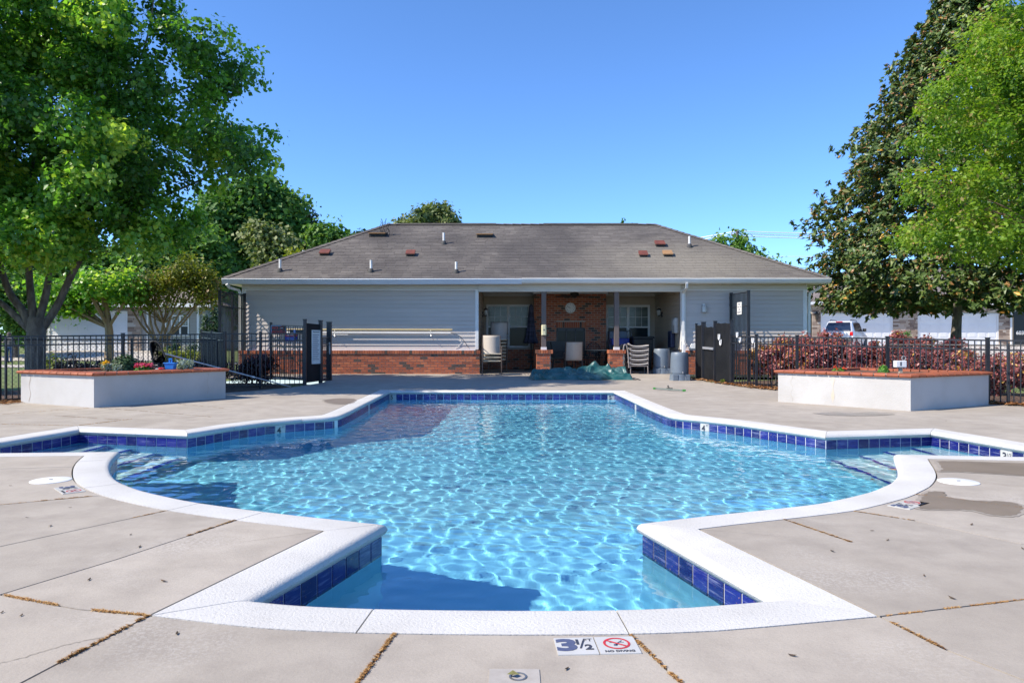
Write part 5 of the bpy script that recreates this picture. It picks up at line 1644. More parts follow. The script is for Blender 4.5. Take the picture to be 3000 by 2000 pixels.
def pale_seat(loc, k, label):
    """low strapped lounge seat seen from the side; thick curved top on a tube frame"""
    t = thing('lounge_seat', loc, label, 'chair', 'pale seat stack beside the right pier')
    mb = MB(); n = 14
    for i in range(n+1):
        u = i/n; x = -0.30+0.60*u; z = 0.10+0.03*(2*u-1)**2+(0.05*(max(0, 0.2-u)/0.2)**1.5)
        for yy, zz in ((-0.30, -0.022), (-0.31, 0.0), (-0.29, 0.022), (0.29, 0.022), (0.30, 0.0), (0.29, -0.022)): mb.v.append((loc.x+x, loc.y+yy, loc.z+z+zz))
    for i in range(n):
        for c in range(6): mb.f.append((i*6+c, i*6+(c+1) % 6, (i+1)*6+(c+1) % 6, (i+1)*6+c))
    mb.f.append(tuple(range(6))); mb.f.append(tuple(n*6+5-c for c in range(6)))
    mb.build('seat', MT['sling_pale'], t, smooth=True)
    for yy in (-0.29, 0.29):
        MB().tube([(loc.x-0.30, loc.y+yy, loc.z+0.05), (loc.x+0.30, loc.y+yy, loc.z+0.05)], 0.013, 6).build('side_rail', MT['frame_pale'], t)
        for sx in (-0.24, 0.29): MB().tube([(loc.x+sx, loc.y+yy, loc.z+0.06), (loc.x+sx+0.01, loc.y+yy, loc.z-(0.19 if k == 0 else 0.05))], [0.02, 0.014], 6).build('leg', MT['frame_pale'], t)
    if k == 4:
        for yy in (-0.30, 0.28): MB().tube(catmull([Vector((loc.x-0.30, loc.y+yy, loc.z-0.55)), Vector((loc.x-0.33, loc.y+yy, loc.z-0.1)), Vector((loc.x-0.38, loc.y+yy, loc.z+0.14)), Vector((loc.x-0.45, loc.y+yy, loc.z+0.13)), Vector((loc.x-0.47, loc.y+yy, loc.z-0.02))], 4), 0.022, 7).build('armrest', MT['frame_pale'], t, smooth=True)
for k in range(5): pale_seat(Vector((P(1866, 1000, 22.6).x+0.004*k, 22.65, ZB+0.19+0.137*k-0.0)), k, 'pale strapped seat, %s of the stack beside the right brick pier' % ('lowest' if k == 0 else 'topmost' if k == 4 else ordw[k]+' from the floor'))
# broken pole pieces by the chair stack
t = thing('wooden_stick', P(1500, 1094, 22.2), 'pale wooden stick lying on the porch edge beside stacked chairs', 'stick')
MB().tube([P(1462, 1095, 22.2), P(1522, 1096, 22.2)], 0.012, 6).build('stick', MT['wood'], t)
t = thing('wall_clock', P(1671, 902, FY-0.05), 'round white wall clock with dark numerals on the brick chimney breast', 'clock')
cc = P(1671, 902, FY-0.05); kr = 0.188
MB().lathe([(kr, 0.03), (kr, -0.01), (kr-0.012, -0.018), (kr-0.02, -0.012)], cc, 40, 'Y').build('case', M('clock_rim', (0.55, 0.53, 0.47), None, 6, 0.4), t, smooth=True)
MB().lathe([(kr-0.018, -0.008), (kr-0.018, -0.0135)], cc, 40, 'Y').build('face', M('clock_face', (0.74, 0.73, 0.70), (0.70, 0.69, 0.66), 4, 0.5), t)
for k in range(1, 13):
    a = math.pi/2-2*math.pi*k/12; rr_ = 0.132
    put('numeral', letters(str(k), 0.046, MT['ink'], 0.001), t, Matrix.Translation(cc+Vector((math.cos(a)*rr_, -0.0145, math.sin(a)*rr_))) @ Matrix.Rotation(R(90), 4, 'X'))
for nm, hh, ln, w_ in (('hour_hand', 9.83, 0.075, 0.014), ('minute_hand', 49*12/60, 0.115, 0.009)):
    a = math.pi/2-2*math.pi*hh/12
    MB().bar(cc+Vector((0, -0.018, 0)), cc+Vector((math.cos(a)*ln, -0.018, math.sin(a)*ln)), 0.002, w_, (0, 0, 1) if nm == 'x' else Vector((-math.sin(a), 0, math.cos(a)))).build(nm, MT['ink'], t)
# ceiling fan
fc_ = Vector((P(1683, 868, 24.3).x, 24.3, 2.62))
t = thing('ceiling_fan', (fc_.x, fc_.y, 2.9), 'dark ceiling fan under the porch ceiling above the fireplace', 'fan')
MB().tube([(fc_.x, fc_.y, 2.9), (fc_.x, fc_.y, 2.74)], 0.02, 8).build('rod', MT['lantern'], t)
MB().lathe([(0.04, 0.13), (0.14, 0.11), (0.15, 0.04), (0.10, -0.01), (0.05, -0.05), (0.02, -0.07)], fc_, 18).build('motor', MT['lantern'], t, smooth=True)
for k in range(5):
    a = 0.15+2*math.pi*k/5; u = Vector((math.cos(a), math.sin(a), 0)); v = Vector((-math.sin(a), math.cos(a), 0.18))
    mb = MB(); p = fc_+u*0.14; q = fc_+u*0.66
    mb.poly([p-v*0.04, q-v*0.07, q+u*0.02, q+v*0.07, p+v*0.04]); o = mb.build('blade', M('fan_blade', (0.03, 0.024, 0.02), None, 6, 0.5), t); m_ = o.modifiers.new('s', 'SOLIDIFY'); m_.thickness = 0.008
# dispenser on the first post
p = P(1593.5, 967, YW-0.09)
t = thing('soap_dispenser', p, 'cream wall dispenser fixed to the left porch post', 'dispenser')
MB().prism([(-0.075, 0.0), (0.075, 0.0), (0.08, -0.05), (0.055, -0.10), (-0.055, -0.10), (-0.08, -0.05)][::-1], -0.16, 0.16).xform(Matrix.Translation(p+Vector((0, 0.012, 0)))).build('body', M('cream_plastic', (0.66, 0.62, 0.40), (0.60, 0.56, 0.36), 6, 0.4), t, bevel=0.02, seg=3)
MB().poly([p+Vector(q) for q in ((-0.028, -0.092, -0.01), (0.028, -0.092, -0.01), (0.0, -0.092, 0.05))]).build('level_window', MT['ink'], t)
# folded umbrella
u0 = Vector((P(1556, 1072, 25.2).x, 25.2, ZB))
t = thing('patio_umbrella', u0, 'closed navy striped patio umbrella leaning beside the chimney breast', 'umbrella')
MT['navy'] = M('navy_stripe', (0.012, 0.013, 0.028), (0.045, 0.045, 0.075), 3.2, 0.8, stretch=(0.2, 0.2, 9), lo=0.48, hi=0.52)
MB().tube([u0, u0+Vector((0, 0, 2.25))], 0.019, 8).build('pole', MT['lantern'], t)
mb = MB(); nseg = 16
prof2 = [(0.02, 2.28), (0.07, 2.2), (0.09, 2.0), (0.11, 1.6), (0.15, 1.2), (0.21, 0.98), (0.19, 0.94), (0.05, 0.95)]
for r_, z in prof2:
    for k in range(nseg):
        a = 2*math.pi*k/nseg; rr_ = r_*(1+(0.28 if k % 2 else -0.12)*min(1, (2.3-z)/1.0)); mb.v.append((u0.x+math.cos(a)*rr_, u0.y+math.sin(a)*rr_, u0.z+z-0.02*(k % 2)))
for i in range(len(prof2)-1):
    for k in range(nseg): mb.f.append((i*nseg+k, i*nseg+(k+1) % nseg, (i+1)*nseg+(k+1) % nseg, (i+1)*nseg+k))
mb.build('canopy', MT['navy'], t)
MB().lathe([(0.24, 0.0), (0.24, 0.04), (0.06, 0.07), (0.03, 0.2)], u0, 20).build('base', MT['lantern'], t)
# dining table with iron chairs
t0 = Vector((P(1768, 1030, 23.9).x, 23.9, ZB))
t = thing('patio_table', t0, 'round patio table with pale glass top in the porch', 'table')
MB().lathe([(0.62, 0.70), (0.63, 0.715), (0.62, 0.73)], t0, 32).build('top', M('table_top', (0.30, 0.28, 0.22), (0.24, 0.22, 0.18), 3, 0.25), t, smooth=True)
for k in range(4):
    a = R(45)+k*math.pi/2; d = Vector((math.cos(a), math.sin(a), 0))
    MB().tube(catmull([t0+d*0.12+Vector((0, 0, 0.70)), t0+d*0.36+Vector((0, 0, 0.5)), t0+d*0.2+Vector((0, 0, 0.25)), t0+d*0.45], 4), 0.014, 6).build('leg', MT['lantern'], t)
g_ = t0+Vector((0.42, -0.2, 0.80))
tt = thing('glass_jar', g_, 'small clear glass globe standing on the porch table', 'jar')
MB().lathe([(0.03, -0.068), (0.075, -0.03), (0.085, 0.02), (0.05, 0.075), (0.04, 0.09)], g_, 16).build('bowl', MT['lamp_glass'], tt, smooth=True)
def iron_chair(loc, rz, label):
    t = thing('iron_chair', (0, 0, 0), label, 'chair', 'dark iron chairs on the porch')
    MB().box(-0.24, -0.24, 0.42, 0.24, 0.22, 0.45).build('seat', M('iron_seat', (0.05, 0.045, 0.04), None, 6, 0.6), t, bevel=0.01)
    for sx in (-1, 1):
        MB().tube(catmull([Vector(p) for p in ((sx*0.24, -0.26, 0), (sx*0.22, -0.2, 0.42))], 2), 0.013, 6).build('leg', MT['lantern'], t)
        MB().tube([(sx*0.22, 0.26, 0), (sx*0.21, 0.2, 0.42)], 0.013, 6).build('leg', MT['lantern'], t)
        MB().tube(catmull([Vector(p) for p in ((sx*0.23, -0.18, 0.44), (sx*0.27, -0.2, 0.62), (sx*0.25, 0.05, 0.66), (sx*0.22, 0.22, 0.62))], 3), 0.012, 6).build('arm', MT['lantern'], t)
    pts = [(math.cos(a)*0.25, 0.24+0.06*(math.sin(a)), 0.62+math.sin(a)*0.34) for a in np.linspace(-0.5, math.pi+0.5, 18)]
    MB().tube(pts, 0.014, 6).build('back_hoop', MT['lantern'], t)
    mb = MB()
    for k in range(-3, 4): x = k*0.062; zt = 0.62+0.34*math.sqrt(max(0, 1-(x/0.25)**2)); mb.tube([(x, 0.22, 0.45), (x*0.9, 0.29, zt)], 0.007, 5)
    mb.build('back_bars', MT['lantern'], t)
    t.location = loc; t.rotation_euler = (0, 0, rz); return t
for px, Y, rz, lb in ((1640, 24.0, R(90), 'dark iron chair left of the porch table near the first pier'), (1700, 25.0, R(10), 'dark iron chair with hooped back before the fireplace'), (1735, 24.9, R(-15), 'dark iron chair behind the round porch table'), (1800, 24.8, R(-60), 'dark iron chair behind the second porch post')):
    iron_chair(Vector((P(px, 1000, Y).x, Y, ZB)), rz, lb)
# wicker bench back between
b_ = P(1618, 1030, 24.3); t = thing('bench', (b_.x, 24.3, ZB), 'dark woven porch bench behind the left brick pier', 'bench')
MB().box(b_.x-0.32, 24.1, ZB+0.40, b_.x+0.45, 24.6, ZB+0.46).build('seat', M('bench_cushion', (0.16, 0.12, 0.07), None, 6, 0.8), t, bevel=0.01)
MB().box(b_.x-0.32, 24.56, ZB+0.46, b_.x+0.45, 24.62, ZB+1.0).build('backrest', MT['lantern'], t)
for sx in (-0.3, 0.42):
    for yy in (24.14, 24.56): MB().box(b_.x+sx-0.02, yy-0.02, ZB, b_.x+sx+0.02, yy+0.02, ZB+0.40).build('leg', MT['lantern'], t)
# bins and carts
def cart(x, y, w, d, h, mat, label, name, lid_h=0.08):
    t = thing(name, (x, y, ZB), label, 'bin')
    mb = MB(); b0 = [(-w*0.40, -d*0.4), (w*0.40, -d*0.4), (w*0.40, d*0.4), (-w*0.40, d*0.4)]; b1 = [(-w/2, -d/2), (w/2, -d/2), (w/2, d/2), (-w/2, d/2)]
    for q in b0: mb.v.append((x+q[0], y+q[1], ZB+0.06))
    for q in b1: mb.v.append((x+q[0], y+q[1], ZB+h))
    mb.f += [(3, 2, 1, 0), (4, 5, 6, 7), (0, 1, 5, 4), (1, 2, 6, 5), (2, 3, 7, 6), (3, 0, 4, 7)]
    mb.build('body', mat, t, bevel=0.02)
    MB().box(x-w/2-0.025, y-d/2-0.03, ZB+h, x+w/2+0.025, y+d/2+0.03, ZB+h+lid_h).build('lid', mat, t, bevel=0.025)
    for s in (-1, 1): MB().lathe([(0.11, -0.03), (0.11, 0.03)], (x+s*w*0.38, y+d*0.38, ZB+0.11), 16, 'X').build('wheel', MT['rubber'], t)
    return t
MT['bin_black'] = M('black_bin', (0.008, 0.009, 0.009), (0.014, 0.015, 0.014), 4, 0.45); MT['bin_blue'] = M('blue_bin', (0.01, 0.025, 0.28), (0.008, 0.02, 0.22), 4, 0.4)
cart(P(1880, 1000, 24.6).x, 24.6, 0.66, 0.7, 1.08, MT['bin_black'], 'large black wheeled bin in the right of the porch', 'wheeled_bin')
bb = P(1815, 1000, 25.0); t = thing('recycling_bin', (bb.x, 25.0, ZB), 'bright blue recycling bin behind the second porch post', 'bin')
MB().box(bb.x-0.22, 24.8, ZB, bb.x+0.22, 25.2, ZB+0.86).build('body', MT['bin_black'], t)
MB().box(bb.x-0.3, 24.75, ZB+0.86, bb.x+0.31, 25.25, ZB+1.10).build('tub', MT['bin_blue'], t, bevel=0.03)
cb = P(1810, 1000, 25.6); t = thing('utility_cart', (cb.x, 25.6, ZB), 'grey blue utility cart with handle against the right porch window', 'cart')
MB().box(cb.x-0.3, 25.45, ZB+0.3, cb.x+0.32, 25.9, ZB+1.35).build('body', M('cart_grey', (0.12, 0.16, 0.22), None, 5, 0.5), t, bevel=0.03)
MB().tube([(cb.x+0.2, 25.5, ZB+1.25), (cb.x+0.42, 25.4, ZB+1.42), (cb.x+0.44, 25.4, ZB+1.2), (cb.x+0.42, 25.45, ZB+0.9)], 0.02, 6).build('handle', M('cart_handle', (0.15, 0.17, 0.2), None, 5, 0.5), t)
for s in (-1, 1): MB().lathe([(0.12, -0.03), (0.12, 0.03)], (cb.x+s*0.25, 25.7, ZB+0.12), 14, 'X').build('wheel', MT['rubber'], t)
# rain barrels
MT['barrel'] = M('blue_grey_plastic', (0.15, 0.185, 0.225), (0.125, 0.155, 0.19), 3, 0.45)
def barrel(px, py, hpx, wpx, label):
    g = G(px, py); g.y += 0.25; k = g.y/F; h = hpx*k; r = wpx*k/2
    t = thing('rain_barrel', g, label, 'barrel', 'rain barrels by the downspout')
    MB().lathe([(r*0.9, h*0.24), (r*0.98, h*0.26), (r*1.0, h*0.5), (r*0.96, h*0.85), (r*0.92, h*0.97), (r*0.86, h), (r*0.84, h*0.985), (0.01, h*0.98)], g, 32).build('drum', MT['barrel'], t, smooth=True)
    mb = MB(); prof_ = [(r*1.12, 0.0), (r*1.10, h*0.02), (r*1.05, h*0.235), (r*0.9, h*0.24)]
    mb.lathe(prof_, g, 32); mb.build('stand', MT['barrel'], t, smooth=True)
    for s in (-1, 1):
        a = R(-90)+s*R(38); d = Vector((math.cos(a), math.sin(a), 0)); q = g+d*r*1.06
        MB().box(q.x-0.07, q.y-0.06, g.z, q.x+0.07, q.y+0.06, g.z+h*0.22).build('buttress', MT['barrel'], t, bevel=0.01)
    MB().tube([g+Vector((r*0.1, -r*1.0, h*0.3)), g+Vector((r*0.1, -r*1.2, h*0.3)), g+Vector((r*0.1, -r*1.2, h*0.26))], 0.014, 8).build('spigot', MT['alu'], t)
    return t
barrel(1943.5, 1095, 73, 49, 'blue grey rain barrel standing further back, left of the pair')
barrel(1997, 1115, 82, 53, 'blue grey rain barrel under the downspout, nearest the gate')
# squeegee head left on the deck
g = G(1960, 1143); t = thing('brush_head', g, 'green ended pool brush head lying on the right deck', 'brush')
a_ = G(1920, 1141); b_ = G(2002, 1147)
MB().bar(a_+Vector((0, 0, 0.03)), b_+Vector((0, 0, 0.03)), 0.035, 0.03).build('bar', M('brush_grey', (0.16, 0.19, 0.17), None, 6, 0.5), t)
for q, s in ((a_, -1), (b_, 1)): MB().bar(q+Vector((s*0.05, 0, 0.03)), q+Vector((-s*0.02, 0, 0.03)), 0.045, 0.04).build('end_cap', M('brush_green', (0.06, 0.32, 0.05), None, 6, 0.5), t)
MB().tube([g+Vector((0, 0, 0.03)), g+Vector((-0.02, 0.03, 0.11))], 0.02, 8).build('socket', M('brush_brown', (0.10, 0.085, 0.07), None, 6, 0.5), t)
MB().bar(g+Vector((-0.06, 0, 0.045)), g+Vector((0.08, 0, 0.045)), 0.05, 0.02).build('clamp', M('brush_brown2', (0.09, 0.08, 0.06), None, 6, 0.5), t)
# teal tarp heap
MT['tarp'] = M('teal_tarp', (0.014, 0.085, 0.082), (0.075, 0.155, 0.145), 3.2, 0.36, 0.15, 30, spec=0.6, lo=0.45, hi=0.75)
def tarp():
    yb = G(1700, 1113).y; k = F/yb
    x0, x1 = (1552-1500)/k, (1857-1500)/k
    top = [(1552, 1098), (1556, 1088), (1575, 1084), (1605, 1075), (1622, 1068), (1645, 1063), (1670, 1067), (1695, 1066), (1715, 1058), (1735, 1057), (1755, 1060), (1772, 1066), (1785, 1066), (1792, 1070), (1815, 1066), (1845, 1059), (1854, 1062), (1852, 1070), (1858, 1112)]
    tx = np.array([(a-1500)/k for a, b in top]); tz = np.array([(1113-b)/k for a, b in top])
    nx, ny = 170, 64
    mb = MB(); r = np.random.RandomState(11)
    D = 1.15
    ph = r.rand(12)*6.28
    folds = []
    for _ in range(60):
        a_ = r.randn()*0.55+(0.9 if r.rand() < 0.35 else 0.0); folds.append((x0+(x1-x0)*r.rand(), D*r.rand()*0.9, math.cos(a_), math.sin(a_), 0.035+0.07*r.rand(), 0.25+0.6*r.rand(), (0.025+0.045*r.rand())*(1 if r.rand() < 0.65 else -1)))
    for j in range(ny+1):
        v = j/ny
        for i in range(nx+1):
            u = i/nx; x = x0+(x1-x0)*u
            hz = np.interp(x, tx, tz)
            prof_ = math.sin(math.pi*min(1, max(0, v)))**0.55
            # lower front roll and upper heap
            front = 0.52*math.exp(-((v-0.20)/0.13)**2)
            back = 1.0*math.exp(-((v-0.60)/0.22)**2)
            z = 0.66*hz*max(front*(0.85+0.15*math.sin(u*9)), back)
            for (fx, fy, ca, sa, hw, hl, am) in folds:
                dx_, dy_ = x-fx, v*D-fy; al = dx_*ca+dy_*sa; ac = -dx_*sa+dy_*ca
                if abs(ac) < hw and abs(al) < hl: z += am*(1-abs(ac)/hw)*(1-(al/hl)**2)*prof_
            edge = min(v, 1-v, u*1.6, (1-u)*1.6)
            if edge < 0.06: z *= edge/0.06
            wob = 0.06*math.sin(u*14+ph[3])+0.04*math.sin(u*33+ph[4])
            y = yb+0.02+v*D+wob*(1-v)*0.6
            mb.v.append((x+0.03*math.sin(v*9+u*20), y, gz(y)+max(0.004, z)))
    for j in range(ny):
        for i in range(nx): a = j*(nx+1)+i; mb.f.append((a, a+1, a+nx+2, a+nx+1))
    t = thing('pool_cover', (0.9, yb, gz(yb)), 'crumpled teal pool cover heaped in front of the porch', 'tarp')
    mb.build('cloth', MT['tarp'], t, smooth=False).data.polygons.foreach_set('use_smooth', [True]*(nx*ny))
    # second, separate fold lying along the front
    m2 = MB(); n1, n2 = 70, 14
    for i in range(n1+1):
        u = i/n1; x = x0+0.12+(x1-x0-0.25)*u; rr_ = 0.13+0.05*math.sin(u*11+1)+0.02*math.sin(u*37); yc = yb+0.18+0.05*math.sin(u*7)
        for j in range(n2+1):
            a = math.pi*(j/n2); w_ = 1+0.12*math.sin(u*50+j*1.7)
            m2.v.append((x, yc-math.cos(a)*rr_*1.25*w_, gz(yc)+0.003+math.sin(a)*rr_*w_*1.05))
    for i in range(n1):
        for j in range(n2): a = i*(n2+1)+j; m2.f.append((a, a+n2+1, a+n2+2, a+1))
    m2.build('front_fold', MT['tarp'], t, smooth=True)
    pts = [P(1852, 1108, yb+0.1), P(1862, 1111, yb), P(1868, 1110, yb), P(1876, 1113, yb-0.05)]
    MB().tube(catmull(pts, 4), 0.016, 6).build('rope_tail', MT['vent_dark'], t)
tarp()
# leaf net and pole lying over the left planter
t = thing('leaf_net', P(470, 1050, 14.2), 'black leaf net on a long silver pole propped across the left planter', 'net')
pa = P(482, 1036, 14.35); pb = G(851, 1135)+Vector((0, 0, 0.02))
MB().tube([pa, pa+(pb-pa)*0.66], 0.016, 10).build('pole', MT['alu'], t, smooth=True)
MB().tube([pa+(pb-pa)*0.66, pb], 0.013, 10).build('pole', MT['alu'], t, smooth=True)
MB().tube([pa+(pb-pa)*0.65, pa+(pb-pa)*0.67], 0.021, 10).build('pole_clamp', MT['lid'], t)
loop = catmull([P(*q, 14.35) for q in ((484, 1045), (478, 1030), (470, 1012), (458, 1001), (446, 1000), (440, 1006), (441, 1022), (446, 1045), (449, 1062))], 4)
MB().tube(loop, 0.017, 7).build('frame', MT['vent_dark'], t, smooth=True)
mb = MB(); c_ = P(462, 1050, 14.5)
n_ = len(loop); cen = P(462, 1062, 14.3)
for i, p in enumerate(loop):
    for k in range(6):
        f = k/5; q = p+(cen-p)*f; mb.v.append((q.x, q.y+0.16*math.sin(f*2.4)+0.01*rs.randn(), q.z-0.03*f))
for i in range(n_-1):
    for k in range(5): a = i*6+k; mb.f.append((a, a+6, a+7, a+1))
def mat_net():
    m = bpy.data.materials.new('net_mesh'); m.use_nodes = True; nt = m.node_tree; nt.nodes.clear()
    out = nt.nodes.new('ShaderNodeOutputMaterial'); d = nt.nodes.new('ShaderNodeBsdfDiffuse'); d.inputs[0].default_value = (0.006, 0.006, 0.007, 1); tr = nt.nodes.new('ShaderNodeBsdfTransparent')
    mx = nt.nodes.new('ShaderNodeMixShader'); f = noise(nt, coords(nt, 'World'), 9, 2); nt.links.new(ramp(nt, f, [(0.45, 0.25), (0.55, 0.0)]), mx.inputs[0])
    nt.links.new(d.outputs[0], mx.inputs[1]); nt.links.new(tr.outputs[0], mx.inputs[2]); nt.links.new(mx.outputs[0], out.inputs[0]); return m
mb.build('bag', mat_net(), t, fix=False)
# blue caddy on the planter
c_ = P(500, 1060, 13.75); c_.z = 0.60
t = thing('plastic_caddy', c_, 'bright blue plastic caddy standing on the left planter edge', 'caddy')
MT['caddy'] = M('blue_plastic', (0.015, 0.20, 0.62), (0.012, 0.17, 0.55), 4, 0.35)
mb = MB()
for q, z in (((0.075, 0.055), 0.0), ((0.095, 0.065), 0.11)):
    for sx, sy in ((-1, -1), (1, -1), (1, 1), (-1, 1)): mb.v.append((c_.x+sx*q[0], c_.y+sy*q[1], c_.z+z))
mb.f += [(3, 2, 1, 0), (0, 1, 5, 4), (1, 2, 6, 5), (2, 3, 7, 6), (3, 0, 4, 7), (4, 5, 6, 7)]
mb.build('tub', MT['caddy'], t, bevel=0.008)
MB().box(c_.x-0.108, c_.y-0.075, c_.z+0.105, c_.x+0.108, c_.y+0.075, c_.z+0.125).build('rim', MT['caddy'], t, bevel=0.005)
MB().box(c_.x-0.03, c_.y-0.015, c_.z+0.125, c_.x-0.012, c_.y+0.015, c_.z+0.20).box(c_.x+0.012, c_.y-0.015, c_.z+0.125, c_.x+0.03, c_.y+0.015, c_.z+0.20).box(c_.x-0.03, c_.y-0.02, c_.z+0.185, c_.x+0.03, c_.y+0.02, c_.z+0.205).build('handle', MT['caddy'], t)
c_ = P(472, 1066, 13.6); c_.z = 0.60
t = thing('garden_glove', c_, 'crumpled red and white garden glove on the left planter cap', 'glove')
mb = MB().lathe([(0.03, 0.0), (0.06, 0.012), (0.055, 0.025), (0.02, 0.035)], c_, 10); mb.v = [(p[0]+0.01*math.sin(p[1]*90), p[1], p[2]+0.004*math.sin(p[0]*120)) for p in mb.v]; mb.build('palm', MT['ink_red'], t, smooth=True)
for k in range(4): MB().tube([c_+Vector((-0.04, -0.02+0.013*k, 0.015)), c_+Vector((-0.09-0.01*(k % 2), -0.03+0.02*k, 0.012))], 0.009, 6).build('finger', MT['paper'], t)
# floodlight box on the right planter
c_ = P(2638, 1060, 13.0); c_.z = 0.58
t = thing('garden_light', c_, 'white box floodlight on a short post in the right planter', 'light')
MB().box(c_.x-0.025, c_.y-0.025, 0.5, c_.x+0.025, c_.y+0.025, 0.69).build('post', MT['wood'], t)
MB().box(c_.x-0.10, c_.y-0.05, 0.66, c_.x+0.09, c_.y+0.06, 0.78).build('housing', MT['lid'], t, bevel=0.012)
MB().box(c_.x-0.03, c_.y-0.052, 0.69, c_.x-0.005, c_.y-0.0505, 0.76).build('slot', MT['ink'], t)
MB().tube([(c_.x+0.06+0.035*math.cos(a), c_.y, 0.825+0.035*math.sin(a)) for a in np.linspace(0, 6.2, 14)], 0.008, 6).build('ring', M('grey_ring', (0.3, 0.3, 0.3), None, 4, 0.5), t)
# ------------------------------------------------------------------ foliage
def unit(v):
    return v/np.maximum(1e-9, np.linalg.norm(v, axis=1, keepdims=True))
def leaf_object(name, pos, out, size, mat, parent=None, aspect=0.75, fold=0.25, seed=0, up=0.5, rand=0.7, jitter=0.35, rnd=None, axis=None, kind=None, droop=0.0):
    """one folded two-triangle leaf per position; out = outward direction of each leaf"""
    r = np.random.RandomState(seed); n = len(pos)
    nr = unit(out*0.8 + np.array([0, 0, up]) + r.randn(n, 3)*rand)
    a = r.randn(n, 3) if axis is None else axis + r.randn(n, 3)*0.25
    a = a + np.array([0, 0, -droop])
    a = unit(a - nr*np.sum(a*nr, 1, keepdims=True)); b = np.cross(nr, a)
    s = size*(1-jitter+2*jitter*r.rand(n, 1))
    V = np.empty((n, 4, 3))
    V[:, 0] = pos - a*s*0.5
    V[:, 1] = pos + b*s*0.5*aspect + nr*s*fold*0.35 - a*s*0.08
    V[:, 2] = pos + a*s*0.5
    V[:, 3] = pos - b*s*0.5*aspect + nr*s*fold*0.35 - a*s*0.08
    me = bpy.data.meshes.new(name)
    me.vertices.add(n*4); me.vertices.foreach_set('co', V.reshape(-1).astype(np.float32))
    me.loops.add(n*6); me.polygons.add(n*2)
    base = np.arange(n)*4
    idx = np.stack([base, base+1, base+2, base, base+2, base+3], 1).reshape(-1)
    me.loops.foreach_set('vertex_index', idx.astype(np.int32))
    me.polygons.foreach_set('loop_start', (np.arange(n*2)*3).astype(np.int32))
    try: me.polygons.foreach_set('loop_total', np.full(n*2, 3, dtype=np.int32))
    except Exception: pass
    me.update(calc_edges=True)
    rv = r.rand(n) if rnd is None else rnd
    set_rnd(me, np.repeat(rv, 4)); me.materials.append(mat)
    o = link(name, me, parent)
    if kind: o['kind'] = kind
    return o
def crown_points(lobes, per, seed, twig=0.16, inner=0.45, twigs=26):
    """leaves gathered round twig ends on the shells of the lobes"""
    r = np.random.RandomState(seed); PP = []; OO = []; RR = []
    for (c, rad) in lobes:
        c = np.array(c); rad = np.array(rad)*np.ones(3)
        m = max(1, int(per*np.prod(rad)**(2/3))); k = max(6, int(twigs*np.prod(rad)**(2/3)))
        d = unit(r.randn(k, 3)); tp = d*rad*(inner+(1-inner)*r.rand(k, 1)**0.5)
        j = r.randint(0, k, m)
        p = tp[j] + r.randn(m, 3)*twig
        PP.append(c+p); OO.append(unit(p/rad+1e-6)); RR.append(np.clip(0.5+0.25*r.randn()+0.22*r.randn(m), 0, 1))
    return np.concatenate(PP), np.concatenate(OO), np.concatenate(RR)
def limb(mb, pts, r0, r1, n=8, sub=4):
    q = catmull([Vector(p) for p in pts], sub); L = len(q)
    mb.tube(q, [r0+(r1-r0)*(i/(L-1)) for i in range(L)], n)
G_maple = mat_leaf('maple_leaf', [(0, (0.058, 0.149, 0.028)), (0.35, (0.117, 0.282, 0.041)), (0.7, (0.206, 0.414, 0.059)), (1, (0.453, 0.582, 0.085))], 0.38, 0.55, 0.6)
G_mag = mat_leaf('magnolia_leaf', [(0, (0.046, 0.086, 0.020)), (0.55, (0.086, 0.146, 0.032)), (0.86, (0.166, 0.204, 0.051)), (0.92, (0.277, 0.148, 0.061)), (0.985, (0.330, 0.167, 0.067)), (1, (0.793, 0.407, 0.036))], 0.45, 0.16, 0.5)
G_crape = mat_leaf('crape_leaf', [(0, (0.097, 0.202, 0.021)), (0.5, (0.199, 0.330, 0.029)), (0.9, (0.307, 0.416, 0.045)), (1, (0.318, 0.257, 0.089))], 0.45, 0.48, 0.4)
G_crape2 = mat_leaf('crape_leaf_olive', [(0, (0.085, 0.115, 0.014)), (0.5, (0.180, 0.205, 0.022)), (0.85, (0.27, 0.26, 0.035)), (1, (0.32, 0.21, 0.11))], 0.45, 0.38, 0.4)
G_far = mat_leaf('far_leaf', [(0, (0.053, 0.132, 0.029)), (0.6, (0.106, 0.231, 0.047)), (1, (0.218, 0.330, 0.079))], 0.55, 0.42, 0.3)
G_pale = mat_leaf('pale_leaf', [(0, (0.085, 0.125, 0.040)), (0.6, (0.155, 0.200, 0.070)), (1, (0.26, 0.28, 0.12))], 0.55, 0.3, 0.3)
G_dark = mat_leaf('dark_leaf', [(0, (0.020, 0.050, 0.020)), (0.6, (0.034, 0.080, 0.032)), (1, (0.075, 0.125, 0.050))], 0.55, 0.2, 0.3)
G_yel = mat_leaf('yellow_green_leaf', [(0, (0.10, 0.14, 0.015)), (0.6, (0.20, 0.24, 0.025)), (1, (0.34, 0.34, 0.05))], 0.5, 0.35, 0.3)
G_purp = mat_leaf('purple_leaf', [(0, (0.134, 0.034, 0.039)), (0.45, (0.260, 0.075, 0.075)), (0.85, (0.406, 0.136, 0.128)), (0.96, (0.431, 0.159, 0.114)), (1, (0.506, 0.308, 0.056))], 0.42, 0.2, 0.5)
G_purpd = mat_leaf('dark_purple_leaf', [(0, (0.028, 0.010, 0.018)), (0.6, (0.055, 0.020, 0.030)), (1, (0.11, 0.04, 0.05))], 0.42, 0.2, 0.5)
G_silver = mat_leaf('silver_leaf', [(0, (0.20, 0.26, 0.22)), (1, (0.42, 0.48, 0.42))], 0.6, 0.2, 0.3)
